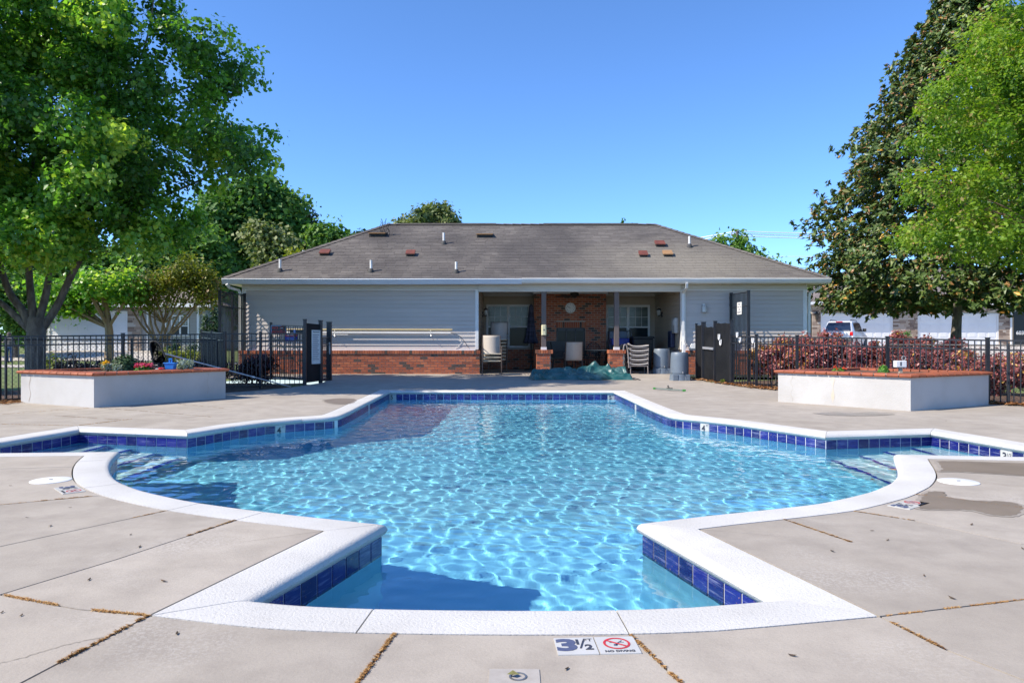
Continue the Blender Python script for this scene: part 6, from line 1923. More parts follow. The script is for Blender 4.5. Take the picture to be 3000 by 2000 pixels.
G_bright = mat_leaf('bright_leaf', [(0, (0.05, 0.16, 0.02)), (1, (0.16, 0.34, 0.05))], 0.4, 0.35, 0.4)
G_pink = mat_leaf('pink_petal', [(0, (0.45, 0.03, 0.12)), (1, (0.70, 0.12, 0.22))], 0.5, 0.3, 0.3)
G_yflow = mat_leaf('yellow_petal', [(0, (0.70, 0.38, 0.01)), (1, (0.85, 0.55, 0.03))], 0.5, 0.3, 0.3)
G_red = mat_leaf('red_petal', [(0, (0.60, 0.04, 0.01)), (1, (0.75, 0.08, 0.02))], 0.5, 0.3, 0.3)

# ---- big maple at left
YM = 17.4
maple = thing('maple_tree', (P(105, 1068, YM).x, YM, -0.05), 'large maple tree with grey branching trunk behind the left fence', 'tree')
mb = MB()
b0 = P(106, 1075, YM); b0.z = -0.1
limb(mb, [b0, P(105, 1020, YM), P(108, 960, YM), P(110, 930, YM)], 0.21, 0.19, 12)
mb.tube([b0, b0+Vector((0, 0, 0.25))], [0.28, 0.2], 12)
for pts, r0 in (([(92, 960), (70, 915), (30, 860), (5, 790), (-15, 690), (-20, 560)], 0.135), ([(88, 965), (50, 930), (0, 885), (-60, 850), (-140, 800)], 0.115), ([(100, 940), (90, 860), (84, 770), (78, 680), (90, 540), (110, 350)], 0.12),
                ([(112, 945), (135, 860), (148, 780), (158, 690), (190, 560), (230, 420)], 0.115), ([(122, 965), (165, 900), (205, 815), (245, 745), (300, 660), (380, 560), (470, 470)], 0.12), ([(158, 690), (120, 500), (150, 300), (140, 100), (160, -120)], 0.07), ([(300, 660), (420, 600), (560, 540), (690, 480)], 0.055), ([(230, 420), (380, 320), (540, 260), (680, 220)], 0.05), ([(190, 560), (330, 330), (420, 150), (450, 0)], 0.05)):
    q = [P(a, b, YM+(0.9*math.sin(a*0.013))*(1-b/1000)) for a, b in pts]; limb(mb, q, r0*0.82, r0*0.28, 9)
mb.build('trunk', MT['bark'], maple, smooth=True)
poly = [(-900, -700), (520, -700), (505, -40), (470, 60), (500, 130), (610, 110), (650, 95), (690, 170), (745, 150), (750, 250), (700, 330), (790, 370), (800, 480), (740, 500), (690, 560), (600, 660), (540, 740), (440, 780), (330, 770), (250, 770), (170, 790), (90, 830), (-40, 860), (-900, 900)]
r = np.random.RandomState(21); lobes = []
cx, cz = P(60, 0, YM).x, 6.9
while len(lobes) < 300:
    d = r.randn(3); d /= np.linalg.norm(d); f = r.rand()**0.42
    c = np.array([cx+d[0]*6.1*f, YM-1.2+d[1]*2.6*f, cz+d[2]*5.6*f])
    px = 1500+c[0]*F/c[1]; py = 1000-(c[2]-H)*F/c[1]
    rad = 0.5+0.35*r.rand(); rp = rad*F/c[1]*0.75
    if not inside((px+rp, py), poly) or not inside((px, py+rp*0.8), poly) or not inside((px, py), poly): continue
    lobes.append((c, (rad, rad, rad*0.75)))
for px, py, rad in ((650, 118, 0.26), (735, 165, 0.24), (745, 228, 0.24), (690, 200, 0.3), (640, 230, 0.35), (780, 400, 0.26), (795, 470, 0.22), (740, 440, 0.3), (775, 490, 0.24), (700, 470, 0.35), (500, 40, 0.3), (470, 20, 0.35), (560, 190, 0.35), (600, 320, 0.32), (560, 380, 0.4), (690, 395, 0.24), (620, 540, 0.4), (560, 640, 0.4), (480, 720, 0.4)):
    lobes.append((np.array(P(px, py, YM-0.6+1.2*r.rand())), (rad, rad, rad*0.8)))
pos, out, rv = crown_points(lobes, 1900, 5, 0.12, 0.4, 36)
leaf_object('crown', pos, out, 0.108, G_maple, maple, 0.85, 0.3, 6, 0.55, 0.75, 0.35, rv, droop=0.3)

# ---- magnolia at right
YG = 27.0
mc = P(2800, 1030, YG)
mag = thing('magnolia_tree', (mc.x, YG, 0.2), 'tall dark glossy magnolia tree right of the pool house', 'tree')
mb = MB(); ax = mc.x
limb(mb, [(ax, YG, 0.0), (ax, YG, 1.0), (ax+0.05, YG, 2.0), (ax+0.3, YG, 6.0), (ax+0.5, YG, 12)], 0.25, 0.06, 12)
mb.build('trunk', MT['bark'], mag, smooth=True)
r = np.random.RandomState(33); tips = []; outs = []
zb_, zt_ = 2.45, 15.5
def mag_r(z):
    t = (z-zb_)/(zt_-zb_)
    if t < 0.10: return 4.2+0.75*(t/0.10)
    return 4.95*(1-((t-0.10)/0.90)**1.35)
cand = 0
while len(tips) < 8800:
    z = zb_+(zt_-zb_)*r.rand()**1.35; R_ = mag_r(z)
    a = r.rand()*6.283
    lump = 1+0.13*math.sin(a*5+z*2.1)+0.12*math.sin(a*9-z*3.1)+0.06*r.randn()
    rr = R_*lump*(0.50+0.50*r.rand()**0.5)
    if r.rand() > (R_/4.95)**0.7+0.12: continue
    tips.append((ax+0.3*(z/12)+math.cos(a)*rr, YG+math.sin(a)*rr, z-0.12*(rr/5)+0.12*r.randn())); outs.append((math.cos(a), math.sin(a), 0.45))
tips = np.array(tips); outs = unit(np.array(outs))
k = 10
pos = np.repeat(tips, k, 0); od = np.repeat(outs, k, 0)
rd = unit(r.randn(len(pos), 3)); axd = unit(od*0.55+rd)
pos = pos + axd*0.11
leaf_object('crown', pos, unit(od*0.8+r.randn(len(pos), 3)*0.4), 0.24, G_mag, mag, 0.44, 0.25, 8, 0.45, 0.35, 0.28, np.clip(r.rand(len(pos)), 0, 1), axis=axd)
mb = MB()
for q in range(70):
    i = r.randint(len(tips)); t_ = tips[i]
    if t_[2] < 4.5: continue
    mb.tube([(ax+0.3*(t_[2]/12), YG, max(1.6, t_[2]-0.8)), tuple((np.array([ax, YG, t_[2]-0.5])+t_)/2), tuple(t_)], [0.06, 0.04, 0.012], 5)
mb.build('branches', MT['bark'], mag)

# ---- bright crape myrtle at right, nearer
YC = 17.5
crape = thing('crape_myrtle', (P(3060, 1000, YC).x, YC, -0.05), 'bright green crape myrtle in front of the magnolia at right edge', 'tree')
r = np.random.RandomState(44); lobes = []
poly2 = [(2850, -300), (2870, 20), (2790, 110), (2770, 190), (2720, 250), (2700, 330), (2720, 380), (2660, 420), (2680, 480), (2640, 540), (2610, 600), (2620, 680), (2650, 740), (2740, 720), (2850, 760), (2900, 740), (3010, 790), (3500, 800), (3900, 500), (3900, -500)]
cc_ = np.array(P(3180, 420, YC))
while len(lobes) < 300:
    d = r.randn(3); d /= np.linalg.norm(d); f = r.rand()**0.4
    c = cc_+d*np.array([4.6, 3.0, 5.2])*f
    px = 1500+c[0]*F/c[1]; py = 1000-(c[2]-H)*F/c[1]; rad = 0.42+0.3*r.rand(); rp = rad*F/c[1]*0.6
    if not inside((px-rp, py), poly2) or not inside((px, py+rp*0.25), poly2): continue
    lobes.append((c, (rad*1.15, rad*1.1, rad*0.55)))
pos, out, rv = crown_points(lobes, 1500, 9, 0.11, 0.4, 30)
leaf_object('crown', pos, out, 0.098, G_crape, crape, 0.62, 0.2, 10, 0.7, 0.6, 0.35, rv)
mb = MB()
for k in range(6):
    a = k*1.05; b0 = P(3140, 1000, YC); b0.z = -0.1
    limb(mb, [b0+Vector((0.1*math.cos(a), 0.1*math.sin(a), 0)), b0+Vector((0.35*math.cos(a), 0.35*math.sin(a), 1.6)), b0+Vector((0.9+0.9*math.cos(a), 1.1*math.sin(a), 3.2)), b0+Vector((1.1+1.6*math.cos(a), 1.6*math.sin(a), 5.6))], 0.07, 0.02, 7)
for px, py in ((2760, 620), (2850, 610), (2820, 560), (2700, 560)): limb(mb, [P(3080, 700, YC), P((px+3080)/2, (py+700)/2-20, YC), P(px, py, YC)], 0.03, 0.008, 6)
mb.build('trunk', MT['bark_tan'], crape, smooth=True)

# ---- general small and far trees
def tree(name, label, specs, Y, mat, lsize, per, seed, trunk=None, group=None, cat='tree', flat=0.8, twig=0.3, aspect=0.8, inner=0.45, bark=None, n_lobe=1.0, base_px=None, depth=0.9):
    """specs: (px, py, rx, ry) ellipses of the crown as they look; filled with lobes in depth too"""
    r = np.random.RandomState(seed); k = Y/F; lobes = []
    for (px, py, rx, ry) in specs:
        c = np.array(P(px, py, Y)); RX, RZ = rx*k, ry*k; RY = RX*depth
        m = max(4, int(n_lobe*14))
        for _ in range(m):
            d = unit(r.randn(1, 3))[0]; f = r.rand()**0.4; rad = min(RX, RZ)*(0.30+0.16*r.rand())
            lobes.append((c+d*np.array([max(0, RX-rad*0.8), max(0, RY-rad*0.8), max(0, RZ-rad*0.8)])*f, (rad, rad, rad*flat)))
    cpx = base_px if base_px is not None else specs[0][0]
    bx_ = (cpx-1500)*k; bz_ = gt(bx_, Y)
    t = thing(name, (bx_, Y, bz_), label, cat, group)
    zt = max(1.0, P(0, specs[0][1], Y).z)
    mb = MB(); limb(mb, [(bx_, Y, bz_-0.2), (bx_+0.05, Y, bz_+(zt-bz_)*0.5), ((specs[0][0]-1500)*k, Y, zt)], trunk or 0.2, (trunk or 0.2)*0.5, 8)
    for (c, rad) in lobes[::max(1, len(lobes)//10)]: mb.tube([(bx_+0.02, Y, bz_+(zt-bz_)*0.55), tuple(c)], [(trunk or 0.2)*0.35, 0.02], 5)
    mb.build('trunk', bark or MT['bark'], t, smooth=True)
    pos, out, rv = crown_points(lobes, per, seed+1, twig, inner)
    leaf_object('crown', pos, out, lsize, mat, t, aspect, 0.3, seed+2, 0.5, 0.7, 0.35, rv)
    return t
FT = 'trees far behind the pool house'
tree('broadleaf_tree', 'large green tree far behind the left roof slope', [(720, 640, 170, 140), (640, 740, 130, 110), (770, 575, 95, 78), (690, 840, 150, 90), (830, 610, 60, 70)], 62, G_far, 0.42, 380, 51, 0.4, FT, n_lobe=1.5, twig=0.5)
tree('broadleaf_tree', 'green tree filling the gap below the maple crown, far left', [(560, 760, 110, 130), (470, 800, 120, 120), (600, 900, 120, 90)], 50, G_far, 0.36, 380, 52, 0.35, FT, n_lobe=1.3, twig=0.45)
tree('conifer_tree', 'dark blue green tree peeking out beside the left roof slope', [(895, 660, 36, 70), (880, 720, 50, 60)], 66, G_dark, 0.36, 260, 53, 0.3, FT, n_lobe=1.4, twig=0.35)
tree('broadleaf_tree', 'rounded mid green tree just above the left roof slope', [(962, 700, 62, 62), (1000, 720, 40, 50)], 60, G_far, 0.34, 300, 54, 0.3, FT, n_lobe=1.4, twig=0.35)
tree('broadleaf_tree', 'pale green feathery tree behind the left roof edge', [(800, 730, 85, 85), (760, 690, 50, 45)], 46, G_pale, 0.27, 330, 55, 0.25, FT, n_lobe=1.6, twig=0.3)
tree('broadleaf_tree', 'yellow green low tree along the left roof edge', [(885, 760, 70, 35), (800, 800, 70, 35)], 42, G_yel, 0.2, 420, 56, 0.15, FT, n_lobe=1.6, twig=0.2)
tree('conifer_tree', 'tiny dark treetop poking over the left hip', [(1048, 690, 15, 22), (1048, 730, 26, 40)], 74, G_dark, 0.35, 280, 57, 0.25, FT, n_lobe=0.9, twig=0.25)
tree('broadleaf_tree', 'dense domed olive tree rising behind the ridge of the roof', [(1255, 655, 112, 68), (1255, 720, 120, 70)], 58, G_pale, 0.27, 620, 58, 0.35, FT, n_lobe=2.6, twig=0.22, inner=0.7)
for px, ry, lb in ((1825, 24, 'taller of two tiny conifer tips above the ridge'), (1848, 20, 'shorter of two tiny conifer tips above the ridge')):
    tree('conifer_tree', lb, [(px, 662-(ry-20), 7, ry*0.9), (px, 690, 13, 32)], 66, G_far, 0.28, 500, 59+px, 0.2, FT, n_lobe=0.8, twig=0.12)
tree('broadleaf_tree', 'bushy green tree behind the right roof slope', [(2170, 745, 70, 48), (2110, 715, 32, 26), (2240, 785, 70, 45), (2165, 705, 20, 22), (2290, 805, 40, 28)], 46, G_far, 0.27, 330, 61, 0.25, FT, n_lobe=1.2, twig=0.28)
tree('broadleaf_tree', 'leafy dark green tree beyond the maple trunk at left edge', [(40, 880, 130, 90), (-60, 850, 120, 110), (60, 960, 90, 55)], 42, G_far, 0.24, 330, 62, 0.25, 'trees beyond the left fence', n_lobe=1.6, twig=0.3)
tree('broadleaf_tree', 'broad green tree seen between the limbs of the maple', [(100, 820, 150, 90), (230, 800, 120, 90), (330, 790, 110, 80), (20, 780, 130, 90)], 52, G_far, 0.32, 300, 66, 0.3, 'trees beyond the left fence', n_lobe=1.6, twig=0.35)
tree('small_tree', 'small tree with brown trunk left of the crape myrtle', [(300, 850, 110, 65), (220, 890, 90, 50), (370, 840, 70, 60), (160, 860, 70, 70)], 27, G_maple, 0.15, 1000, 63, 0.19, 'trees beyond the left fence', n_lobe=1.5, twig=0.2, bark=MT['bark_tan'], base_px=316)
t = tree('crape_myrtle', 'yellow green multi stemmed crape myrtle before the left house', [(440, 830, 110, 70), (560, 800, 85, 65), (340, 850, 70, 60), (600, 850, 55, 60), (480, 880, 100, 40)], 28, G_crape2, 0.13, 1150, 64, 0.06, 'trees beyond the left fence', n_lobe=1.5, twig=0.17, aspect=0.6, bark=MT['bark_tan'], base_px=478)
mb = MB(); r = np.random.RandomState(5)
for px, py in ((400, 850), (430, 840), (455, 830), (500, 830), (530, 845), (560, 860), (590, 870), (610, 850), (370, 870)):
    b = P(468+r.randn()*14, 1012, 28); limb(mb, [b, P((468+px)/2-6, 950, 28), P(px, py, 28)], 0.055, 0.02, 6)
mb.build('stems', MT['bark_tan'], t, smooth=True)
# ---- shrubs and hedges: leaves over a body of twigs
def shrub(name, label, ells, mat, lsize, n, seed, cat='shrub', group=None, base=0.0, twig=0.06, flat=1.0, aspect=0.6, up=0.35):
    """ells: (x, y, z, rx, ry, rz)"""
    t = thing(name, (ells[0][0], ells[0][1], base), label, cat, group)
    lobes = []; r = np.random.RandomState(seed)
    for (x, y, z, rx, ry, rz) in ells:
        for _ in range(9):
            d = unit(r.randn(1, 3))[0]; f = r.rand()**0.4; s = 0.42+0.14*r.rand()
            lobes.append((np.array((x, y, z))+d*np.array((rx, ry, rz))*(1-s)*f, (rx*s, ry*s, rz*s)))
    pos, out, rv = crown_points(lobes, n, seed, twig, 0.55, 60)
    pos[:, 2] = np.maximum(pos[:, 2], base+0.03)
    leaf_object('foliage', pos, out, lsize, mat, t, aspect, 0.2, seed+3, up, 0.7, 0.35, rv)
    mb = MB()
    for (x, y, z, rx, ry, rz) in ells:
        for _ in range(4):
            a = r.rand()*6.28; mb.tube([(x+0.05*math.cos(a), y+0.05*math.sin(a), base-0.05), (x+rx*0.55*math.cos(a), y+ry*0.55*math.sin(a), z+rz*0.3)], [0.018, 0.006], 5)
    mb.build('stems', MT['bark'], t)
    return t
# right purple hedge in two lengths
el = []
for f in np.linspace(0, 1, 9):
    x = 6.75+3.0*f; y = 18.9-2.4*f; el.append((x, y, 0.68, 0.64, 0.62, 0.74-0.10*f+0.03*math.sin(f*19)))
shrub('purple_hedge', 'tall purple leaved hedge behind the right fence, beside the pool house', el, G_purp, 0.066, 7000, 71, 'hedge', base=-0.03)
el = []
for f in np.linspace(0, 1, 10):
    x = 8.6+3.6*f; y = 16.6-1.9*f; el.append((x, y, 0.42, 0.60, 0.55, 0.58-0.08*f+0.03*math.sin(f*17)))
shrub('purple_hedge', 'lower purple hedge behind the right planter and fence', el, G_purp, 0.066, 6500, 72, 'hedge', base=-0.06)
# left shrubs
bc = P(750, 1078, 18.95)
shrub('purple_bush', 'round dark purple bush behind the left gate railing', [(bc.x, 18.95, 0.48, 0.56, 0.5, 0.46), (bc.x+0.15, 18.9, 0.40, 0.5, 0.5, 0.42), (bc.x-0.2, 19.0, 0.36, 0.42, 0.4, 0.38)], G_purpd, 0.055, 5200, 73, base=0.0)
el = []
for f in np.linspace(0, 1, 9):
    px = 170+470*f; Y = 19.6+0.6*f; q = P(px, 1068, Y); el.append((q.x, Y, 0.38, 0.5, 0.4, 0.36+0.06*math.sin(f*23)))
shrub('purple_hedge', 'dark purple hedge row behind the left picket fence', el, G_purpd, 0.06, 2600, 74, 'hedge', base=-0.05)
el = []
for f in np.linspace(0, 1, 5):
    q = P(490+95*f, 1022, 25.5); el.append((q.x, 25.5, 0.55, 0.42, 0.4, 0.36))
shrub('yellow_hedge', 'clipped yellow green hedge beyond the left fence', el, G_yel, 0.08, 1500, 75, 'hedge', base=-0.05)
q = P(232, 1040, 24); shrub('yellow_shrub', 'low yellow green shrub seen past the maple trunk', [(P(150, 1040, 24).x, 24, 0.4, 0.5, 0.4, 0.35), (P(165, 1060, 22).x, 22, 0.3, 0.4, 0.3, 0.25)], G_yel, 0.08, 1500, 76, base=-0.05)
q = P(515, 1000, 31); shrub('boxwood', 'dark round boxwood under the left house window', [(q.x, 31, 0.95, 0.42, 0.4, 0.45), (q.x+0.6, 31.2, 0.75, 0.4, 0.4, 0.4)], G_dark, 0.09, 1500, 77, base=0.0)
for px, top, w_, lb in ((604, 915, 0.42, 'shorter of two dark cypress columns beside the left house'), (628, 895, 0.5, 'taller of two dark cypress columns beside the left house')):
    Y = 38; zt = P(0, top, Y).z; X = (px-1500)*Y/F; b = gt(X, Y); h = (zt-b)
    shrub('cypress', lb, [(X, Y, b+h*0.22, w_, w_, h*0.24), (X, Y, b+h*0.45, w_*0.95, w_*0.95, h*0.26), (X, Y, b+h*0.68, w_*0.75, w_*0.75, h*0.24), (X, Y, b+h*0.85, w_*0.45, w_*0.45, h*0.18)], G_dark, 0.13, 900, 78+px, 'tree', base=b)
q = P(2645, 990, 52); bq = gt(q.x, 52)
for k, dx in enumerate((-0.2, 0.28)):
    shrub('topiary', '%s of two clipped evergreen columns between the garage doors' % ('left' if k == 0 else 'right'), [(q.x+dx, 52, bq+0.4, 0.28, 0.28, 0.45), (q.x+dx, 52, bq+0.85, 0.26, 0.26, 0.35)], G_far, 0.11, 900, 90+k, base=bq)
# ---- planter flowers
def clump(name, label, px, py, Y, w_, h, leaf, lsize, n, seed, flower=None, fsize=0.04, nf=0, cat='plant', zb=0.55, spike=False):
    X = (px-1500)*Y/F; t = thing(name, (X, Y, zb), label, cat); r = np.random.RandomState(seed)
    if spike:
        m = n; a = r.rand(m)*6.28; rr = r.rand(m)**0.6; pos = np.stack([X+np.cos(a)*rr*w_*0.7, Y+np.sin(a)*rr*w_*0.7, zb+0.02+h*(0.15+0.7*r.rand(m))], 1)
        axd = unit(np.stack([np.cos(a)*rr, np.sin(a)*rr, np.full(m, 0.9)], 1)); leaf_object('leaves', pos, unit(r.randn(m, 3)), lsize, leaf, t, 0.3, 0.2, seed, 0.1, 0.5, 0.3, None, axis=axd)
    else:
        d = unit(r.randn(n, 3)); d[:, 2] = abs(d[:, 2]); pos = np.array((X, Y, zb))+d*np.array((w_, w_, h))*(0.45+0.55*r.rand(n, 1)); leaf_object('leaves', pos, d, lsize, leaf, t, 0.6, 0.2, seed, 0.4, 0.6, 0.3)
    if flower:
        a = r.rand(nf)*6.28; rr = r.rand(nf)**0.5; ce = np.stack([X+np.cos(a)*rr*w_*0.8, Y+np.sin(a)*rr*w_*0.8, zb+h*(0.85+0.3*r.rand(nf))], 1)
        k = 9; pos = np.repeat(ce, k, 0)+r.randn(nf*k, 3)*fsize*0.3; leaf_object('flowers', pos, unit(r.randn(nf*k, 3)+np.array((0, -0.4, 1))), fsize*0.7, flower, t, 0.9, 0.2, seed+1, 0.6, 0.5, 0.3)
    mb = MB()
    for _ in range(6): a = r.rand()*6.28; mb.tube([(X, Y, zb-0.03), (X+math.cos(a)*w_*0.5, Y+math.sin(a)*w_*0.5, zb+h*0.7)], [0.006, 0.003], 5)
    mb.build('stems', M('stem_green', (0.07, 0.12, 0.03), None, 5, 0.7) if 'stem' not in MT else MT['stem'], t)
MT['stem'] = M('stem_green', (0.07, 0.12, 0.03), None, 5, 0.7)
clump('marigold_plant', 'yellow flowering plant in the left planter', 313, 1065, 13.6, 0.13, 0.16, G_silver, 0.07, 130, 1, G_yflow, 0.06, 7, zb=0.55, spike=True)
clump('green_bush', 'dark green leafy bush in the left planter behind the yellow flowers', 368, 1060, 14.4, 0.30, 0.34, G_dark, 0.07, 900, 2, zb=0.54)
clump('dusty_miller', 'small silver leaved plant between yellow and pink flowers', 345, 1072, 13.5, 0.10, 0.13, G_silver, 0.06, 110, 3, zb=0.55, spike=True)
clump('pink_flowers', 'clump of pink flowers in the left planter', 421, 1068, 13.6, 0.18, 0.13, G_bright, 0.05, 420, 4, G_pink, 0.05, 34, zb=0.55)
clump('dusty_miller', 'bushy silver leaved plant right of the blue caddy', 542, 1068, 14.0, 0.22, 0.24, G_silver, 0.09, 260, 5, zb=0.54, spike=True)
clump('geranium', 'green plant with one red flower in the right planter', 2457, 1072, 13.1, 0.14, 0.10, G_bright, 0.07, 260, 6, G_red, 0.045, 3, zb=0.55)
clump('green_plant', 'leafy green plant left of the garden light in the right planter', 2588, 1072, 13.0, 0.11, 0.15, G_bright, 0.06, 300, 7, zb=0.55)
for i, (px, py, h, lb) in enumerate(((1005, 1092, 0.12, 'small weed at the brick base nearest the gate post'), (1088, 1092, 0.16, 'weed at the brick base left of the tallest weed'), (1133, 1090, 0.40, 'tallest weed growing against the brick base'), (1175, 1092, 0.16, 'weed at the brick base right of the tallest weed'), (1253, 1091, 0.26, 'weed at the brick base below the pole end'), (1296, 1093, 0.07, 'tiny weed at the brick base nearest the porch'), (178, 1181, 0.14, 'dandelion weed growing at the foot of the left planter'), (2047, 1108, 0.15, 'yellow green weed at the foot of the right gate'), (2118, 1123, 0.10, 'low weed under the right gate panel'))):
    g = G(px, py); clump('weed', lb, px, py, g.y-0.02, 0.09+0.12*h, h, G_yel if i not in (6,) else G_bright, 0.05, 60, 100+i, zb=g.z, spike=True)
# leaf litter along the right fence
r = np.random.RandomState(8); n = 1500
t_ = r.rand(n)
ptsF = np.array([[5.05, 20.2], [5.5, 18.4], [5.81, 17.4], [6.3, 16.6], [7.2, 15.3], [8.6, 13.2], [9.3, 12.2], [9.9, 11.4]]); seg_ = t_*(len(ptsF)-1); i_ = np.minimum(seg_.astype(int), len(ptsF)-2); f_ = (seg_-i_)[:, None]
base_ = ptsF[i_]*(1-f_)+ptsF[i_+1]*f_; pos = np.zeros((n, 3)); pos[:, :2] = base_+np.stack([r.rand(n)*0.55-0.22, r.randn(n)*0.10], 1); pos[:, 2] = np.array([gz(y) for y in pos[:, 1]])+0.012+0.03*r.rand(n)
G_litter = mat_leaf('litter_leaf', [(0, (0.14, 0.06, 0.025)), (0.6, (0.34, 0.15, 0.06)), (1, (0.55, 0.34, 0.18))], 0.6, 0.1, 0.3)
o = leaf_object('leaf_litter', pos, np.tile(np.array([[0, 0, 1.0]]), (n, 1)), 0.11, G_litter, None, 0.5, 0.4, 12, 1.0, 0.35, 0.5); tag(o, 'brown fallen magnolia leaves along the foot of the right fence', 'leaf litter', kind='stuff')
n = 500; pos = np.stack([-9.9+1.0*r.rand(n), 12.9+0.9*r.rand(n), 0.0*r.rand(n)+0.02], 1)
o = leaf_object('leaf_litter', pos, np.tile(np.array([[0, 0, 1.0]]), (n, 1)), 0.06, G_litter, None, 0.5, 0.4, 13, 1.0, 0.35, 0.5); tag(o, 'scattered brown leaves on the mulch left of the flower planter', 'leaf litter', kind='stuff')
# floating leaves on the water
for i, (px, py, lb) in enumerate(((2617, 1378, 'orange leaf floating by the right coping'), (2557, 1408, 'dark leaf floating near the right coping'), (2190, 1416, 'dark leaf floating in the middle right of the pool'))):
    g = G(px, py, WATER); o = link('floating_leaf', lfm if i else MB().poly([(-0.04, 0, 0.004), (0, -0.02, 0.0), (0.04, 0, 0.006), (0, 0.02, 0.0)]).mesh('floating_leaf', MT['litter_o']), None, g+Vector((0, 0, 0.012)), (0, 0, i*1.3)); o.scale = (1.7, 1.7, 1); tag(o, lb, 'leaf')

# ------------------------------------------------------------------ neighbouring houses, car, person, power line
MT['far_siding'] = M('far_siding_grey', (0.33, 0.32, 0.30), (0.28, 0.27, 0.25), 2.0, 0.7, stretch=(0.2, 0.2, 18))
MT['cream'] = M('far_siding_cream', (0.62, 0.56, 0.46), (0.56, 0.50, 0.41), 2.0, 0.7, stretch=(0.2, 0.2, 18))
MT['far_roof'] = M('far_roof', (0.20, 0.165, 0.15), (0.15, 0.125, 0.115), 2, 0.9, stretch=(0.4, 1, 5))
MT['garage'] = M('garage_white', (0.76, 0.76, 0.77), (0.71, 0.71, 0.72), 1, 0.5)
def stone_mat():
    m, nt, p, out = new_mat('ledge_stone'); at = nt.nodes.new('ShaderNodeAttribute'); at.attribute_name = 'rnd'
    c = ramp(nt, at.outputs['Fac'], [(0, (0.16, 0.11, 0.085)), (0.4, (0.30, 0.22, 0.17)), (0.75, (0.42, 0.33, 0.26)), (1, (0.52, 0.46, 0.40))]); nt.links.new(c, p.inputs['Base Color']); p.inputs['Roughness'].default_value = 0.9; return m
MT['stone'] = stone_mat()
def stone_wall(x0, x1, y, z0, z1, parent, r=np.random.RandomState(4)):
    MB().box(x0, y, z0, x1, y+0.2, z1).build('stone_backing', MT['mortar'], parent)
    mb = MB(); rr = []; z = z0
    while z < z1-0.02:
        h = min(0.10+0.07*r.rand(), z1-z); x = x0
        while x < x1-0.02:
            l = min(0.25+0.35*r.rand(), x1-x); mb.box(x+0.006, y-0.02-0.03*r.rand(), z+0.006, x+l-0.006, y+0.1, z+h-0.006); rr += [r.rand()]*8; x += l
        z += h
    me = mb.mesh('stones', MT['stone'], fix=False); set_rnd(me, rr); o = link('stones', me, parent); tag(o, kind='stuff')
def gdoor(x0, x1, y, z0, z1, parent, cols=8, rows=4):
    d = MB().box(x0, y, z0, x1, y+0.05, z1).build('garage_door', MT['garage'], parent)
    cw = (x1-x0)/cols; rh = (z1-z0)/rows
    for i in range(cols):
        for j in range(rows): MB().box(x0+cw*(i+0.14), y-0.018, z0+rh*(j+0.2), x0+cw*(i+0.86), y-0.002, z0+rh*(j+0.8)).build('door_panel', MT['garage'], d, bevel=0.01)
    fr = MB(); w_ = 0.14; fr.box(x0-w_, y-0.05, z0, x0, y+0.02, z1+w_).box(x1, y-0.05, z0, x1+w_, y+0.02, z1+w_).box(x0, y-0.05, z1, x1, y+0.02, z1+w_); fr.build('door_frame', MT['trim'], parent)
def hip(x0, x1, y0, y1, z, rise, parent, mat):
    mb = MB(); dy = (y1-y0)/2; e = 0.4
    a = [(x0-e, y0-e, z), (x1+e, y0-e, z), (x1+e, y1+e, z), (x0-e, y1+e, z)]; r0 = (x0+dy, (y0+y1)/2, z+rise); r1 = (x1-dy, (y0+y1)/2, z+rise)
    mb.poly([a[0], a[1], r1, r0]).poly([a[1], a[2], r1]).poly([a[2], a[3], r0, r1]).poly([a[3], a[0], r0]).poly([a[3], a[2], a[1], a[0]])
    rf = mb.build('roof', mat, parent)
    MB().box(x0-e-0.03, y0-e-0.04, z-0.2, x1+e+0.03, y0-e-0.001, z+0.02).build('eave_trim', MT['trim'], parent)
    return rf
# right neighbour
Y2 = 57.0; k2 = Y2/F
def nx2(px): return (px-1500)*k2
zg = gt(30, Y2)
nb = thing('neighbour_house', (nx2(2680), Y2, zg), 'neighbouring house with white garage doors and stone piers behind the magnolia', 'house')
MB().box(nx2(2366), Y2+0.12, zg-0.5, nx2(3200), Y2+12, zg+3.5).build('wall', MT['cream'], nb)
stone_wall(nx2(2379), nx2(2404), Y2, zg-0.3, zg+3.3, nb); stone_wall(nx2(2616), nx2(2688), Y2, zg-0.3, zg+3.3, nb); stone_wall(nx2(2926), nx2(2958), Y2, zg-0.3, zg+3.3, nb); stone_wall(nx2(2404), nx2(2616), Y2+0.02, zg+2.62, zg+3.3, nb); stone_wall(nx2(2688), nx2(2926), Y2+0.02, zg+2.62, zg+3.3, nb)
gdoor(nx2(2410), nx2(2611), Y2+0.06, zg-0.05, zg+2.35, nb); gdoor(nx2(2694), nx2(2921), Y2+0.06, zg-0.05, zg+2.35, nb)
MB().box(nx2(2958), Y2-0.1, zg-0.2, nx2(2963), Y2+0.12, zg+3.3).build('corner_trim', MT['trim'], nb); MB().box(nx2(2964), Y2+0.02, zg-0.2, nx2(2970), Y2+0.12, zg+2.3).build('porch_column', M('tan_column', (0.42, 0.30, 0.18), None, 3, 0.6), nb)
MB().box(nx2(2971), Y2+0.04, zg-0.2, nx2(3100), Y2+0.11, zg+2.6).build('dark_entry', M('dark_entry', (0.02, 0.022, 0.024), None, 3, 0.5), nb)
put('house_number', letters('603', 0.42, MT['paper'], 0.01), nb, Matrix.Translation((nx2(2989), Y2+0.02, P(0, 975, Y2).z)) @ Matrix.Rotation(R(90), 4, 'X'))
MB().box(nx2(2366), Y2+0.02, zg, nx2(2378), Y2+0.1, zg+2.5).build('side_window', MT['glass'], nb)
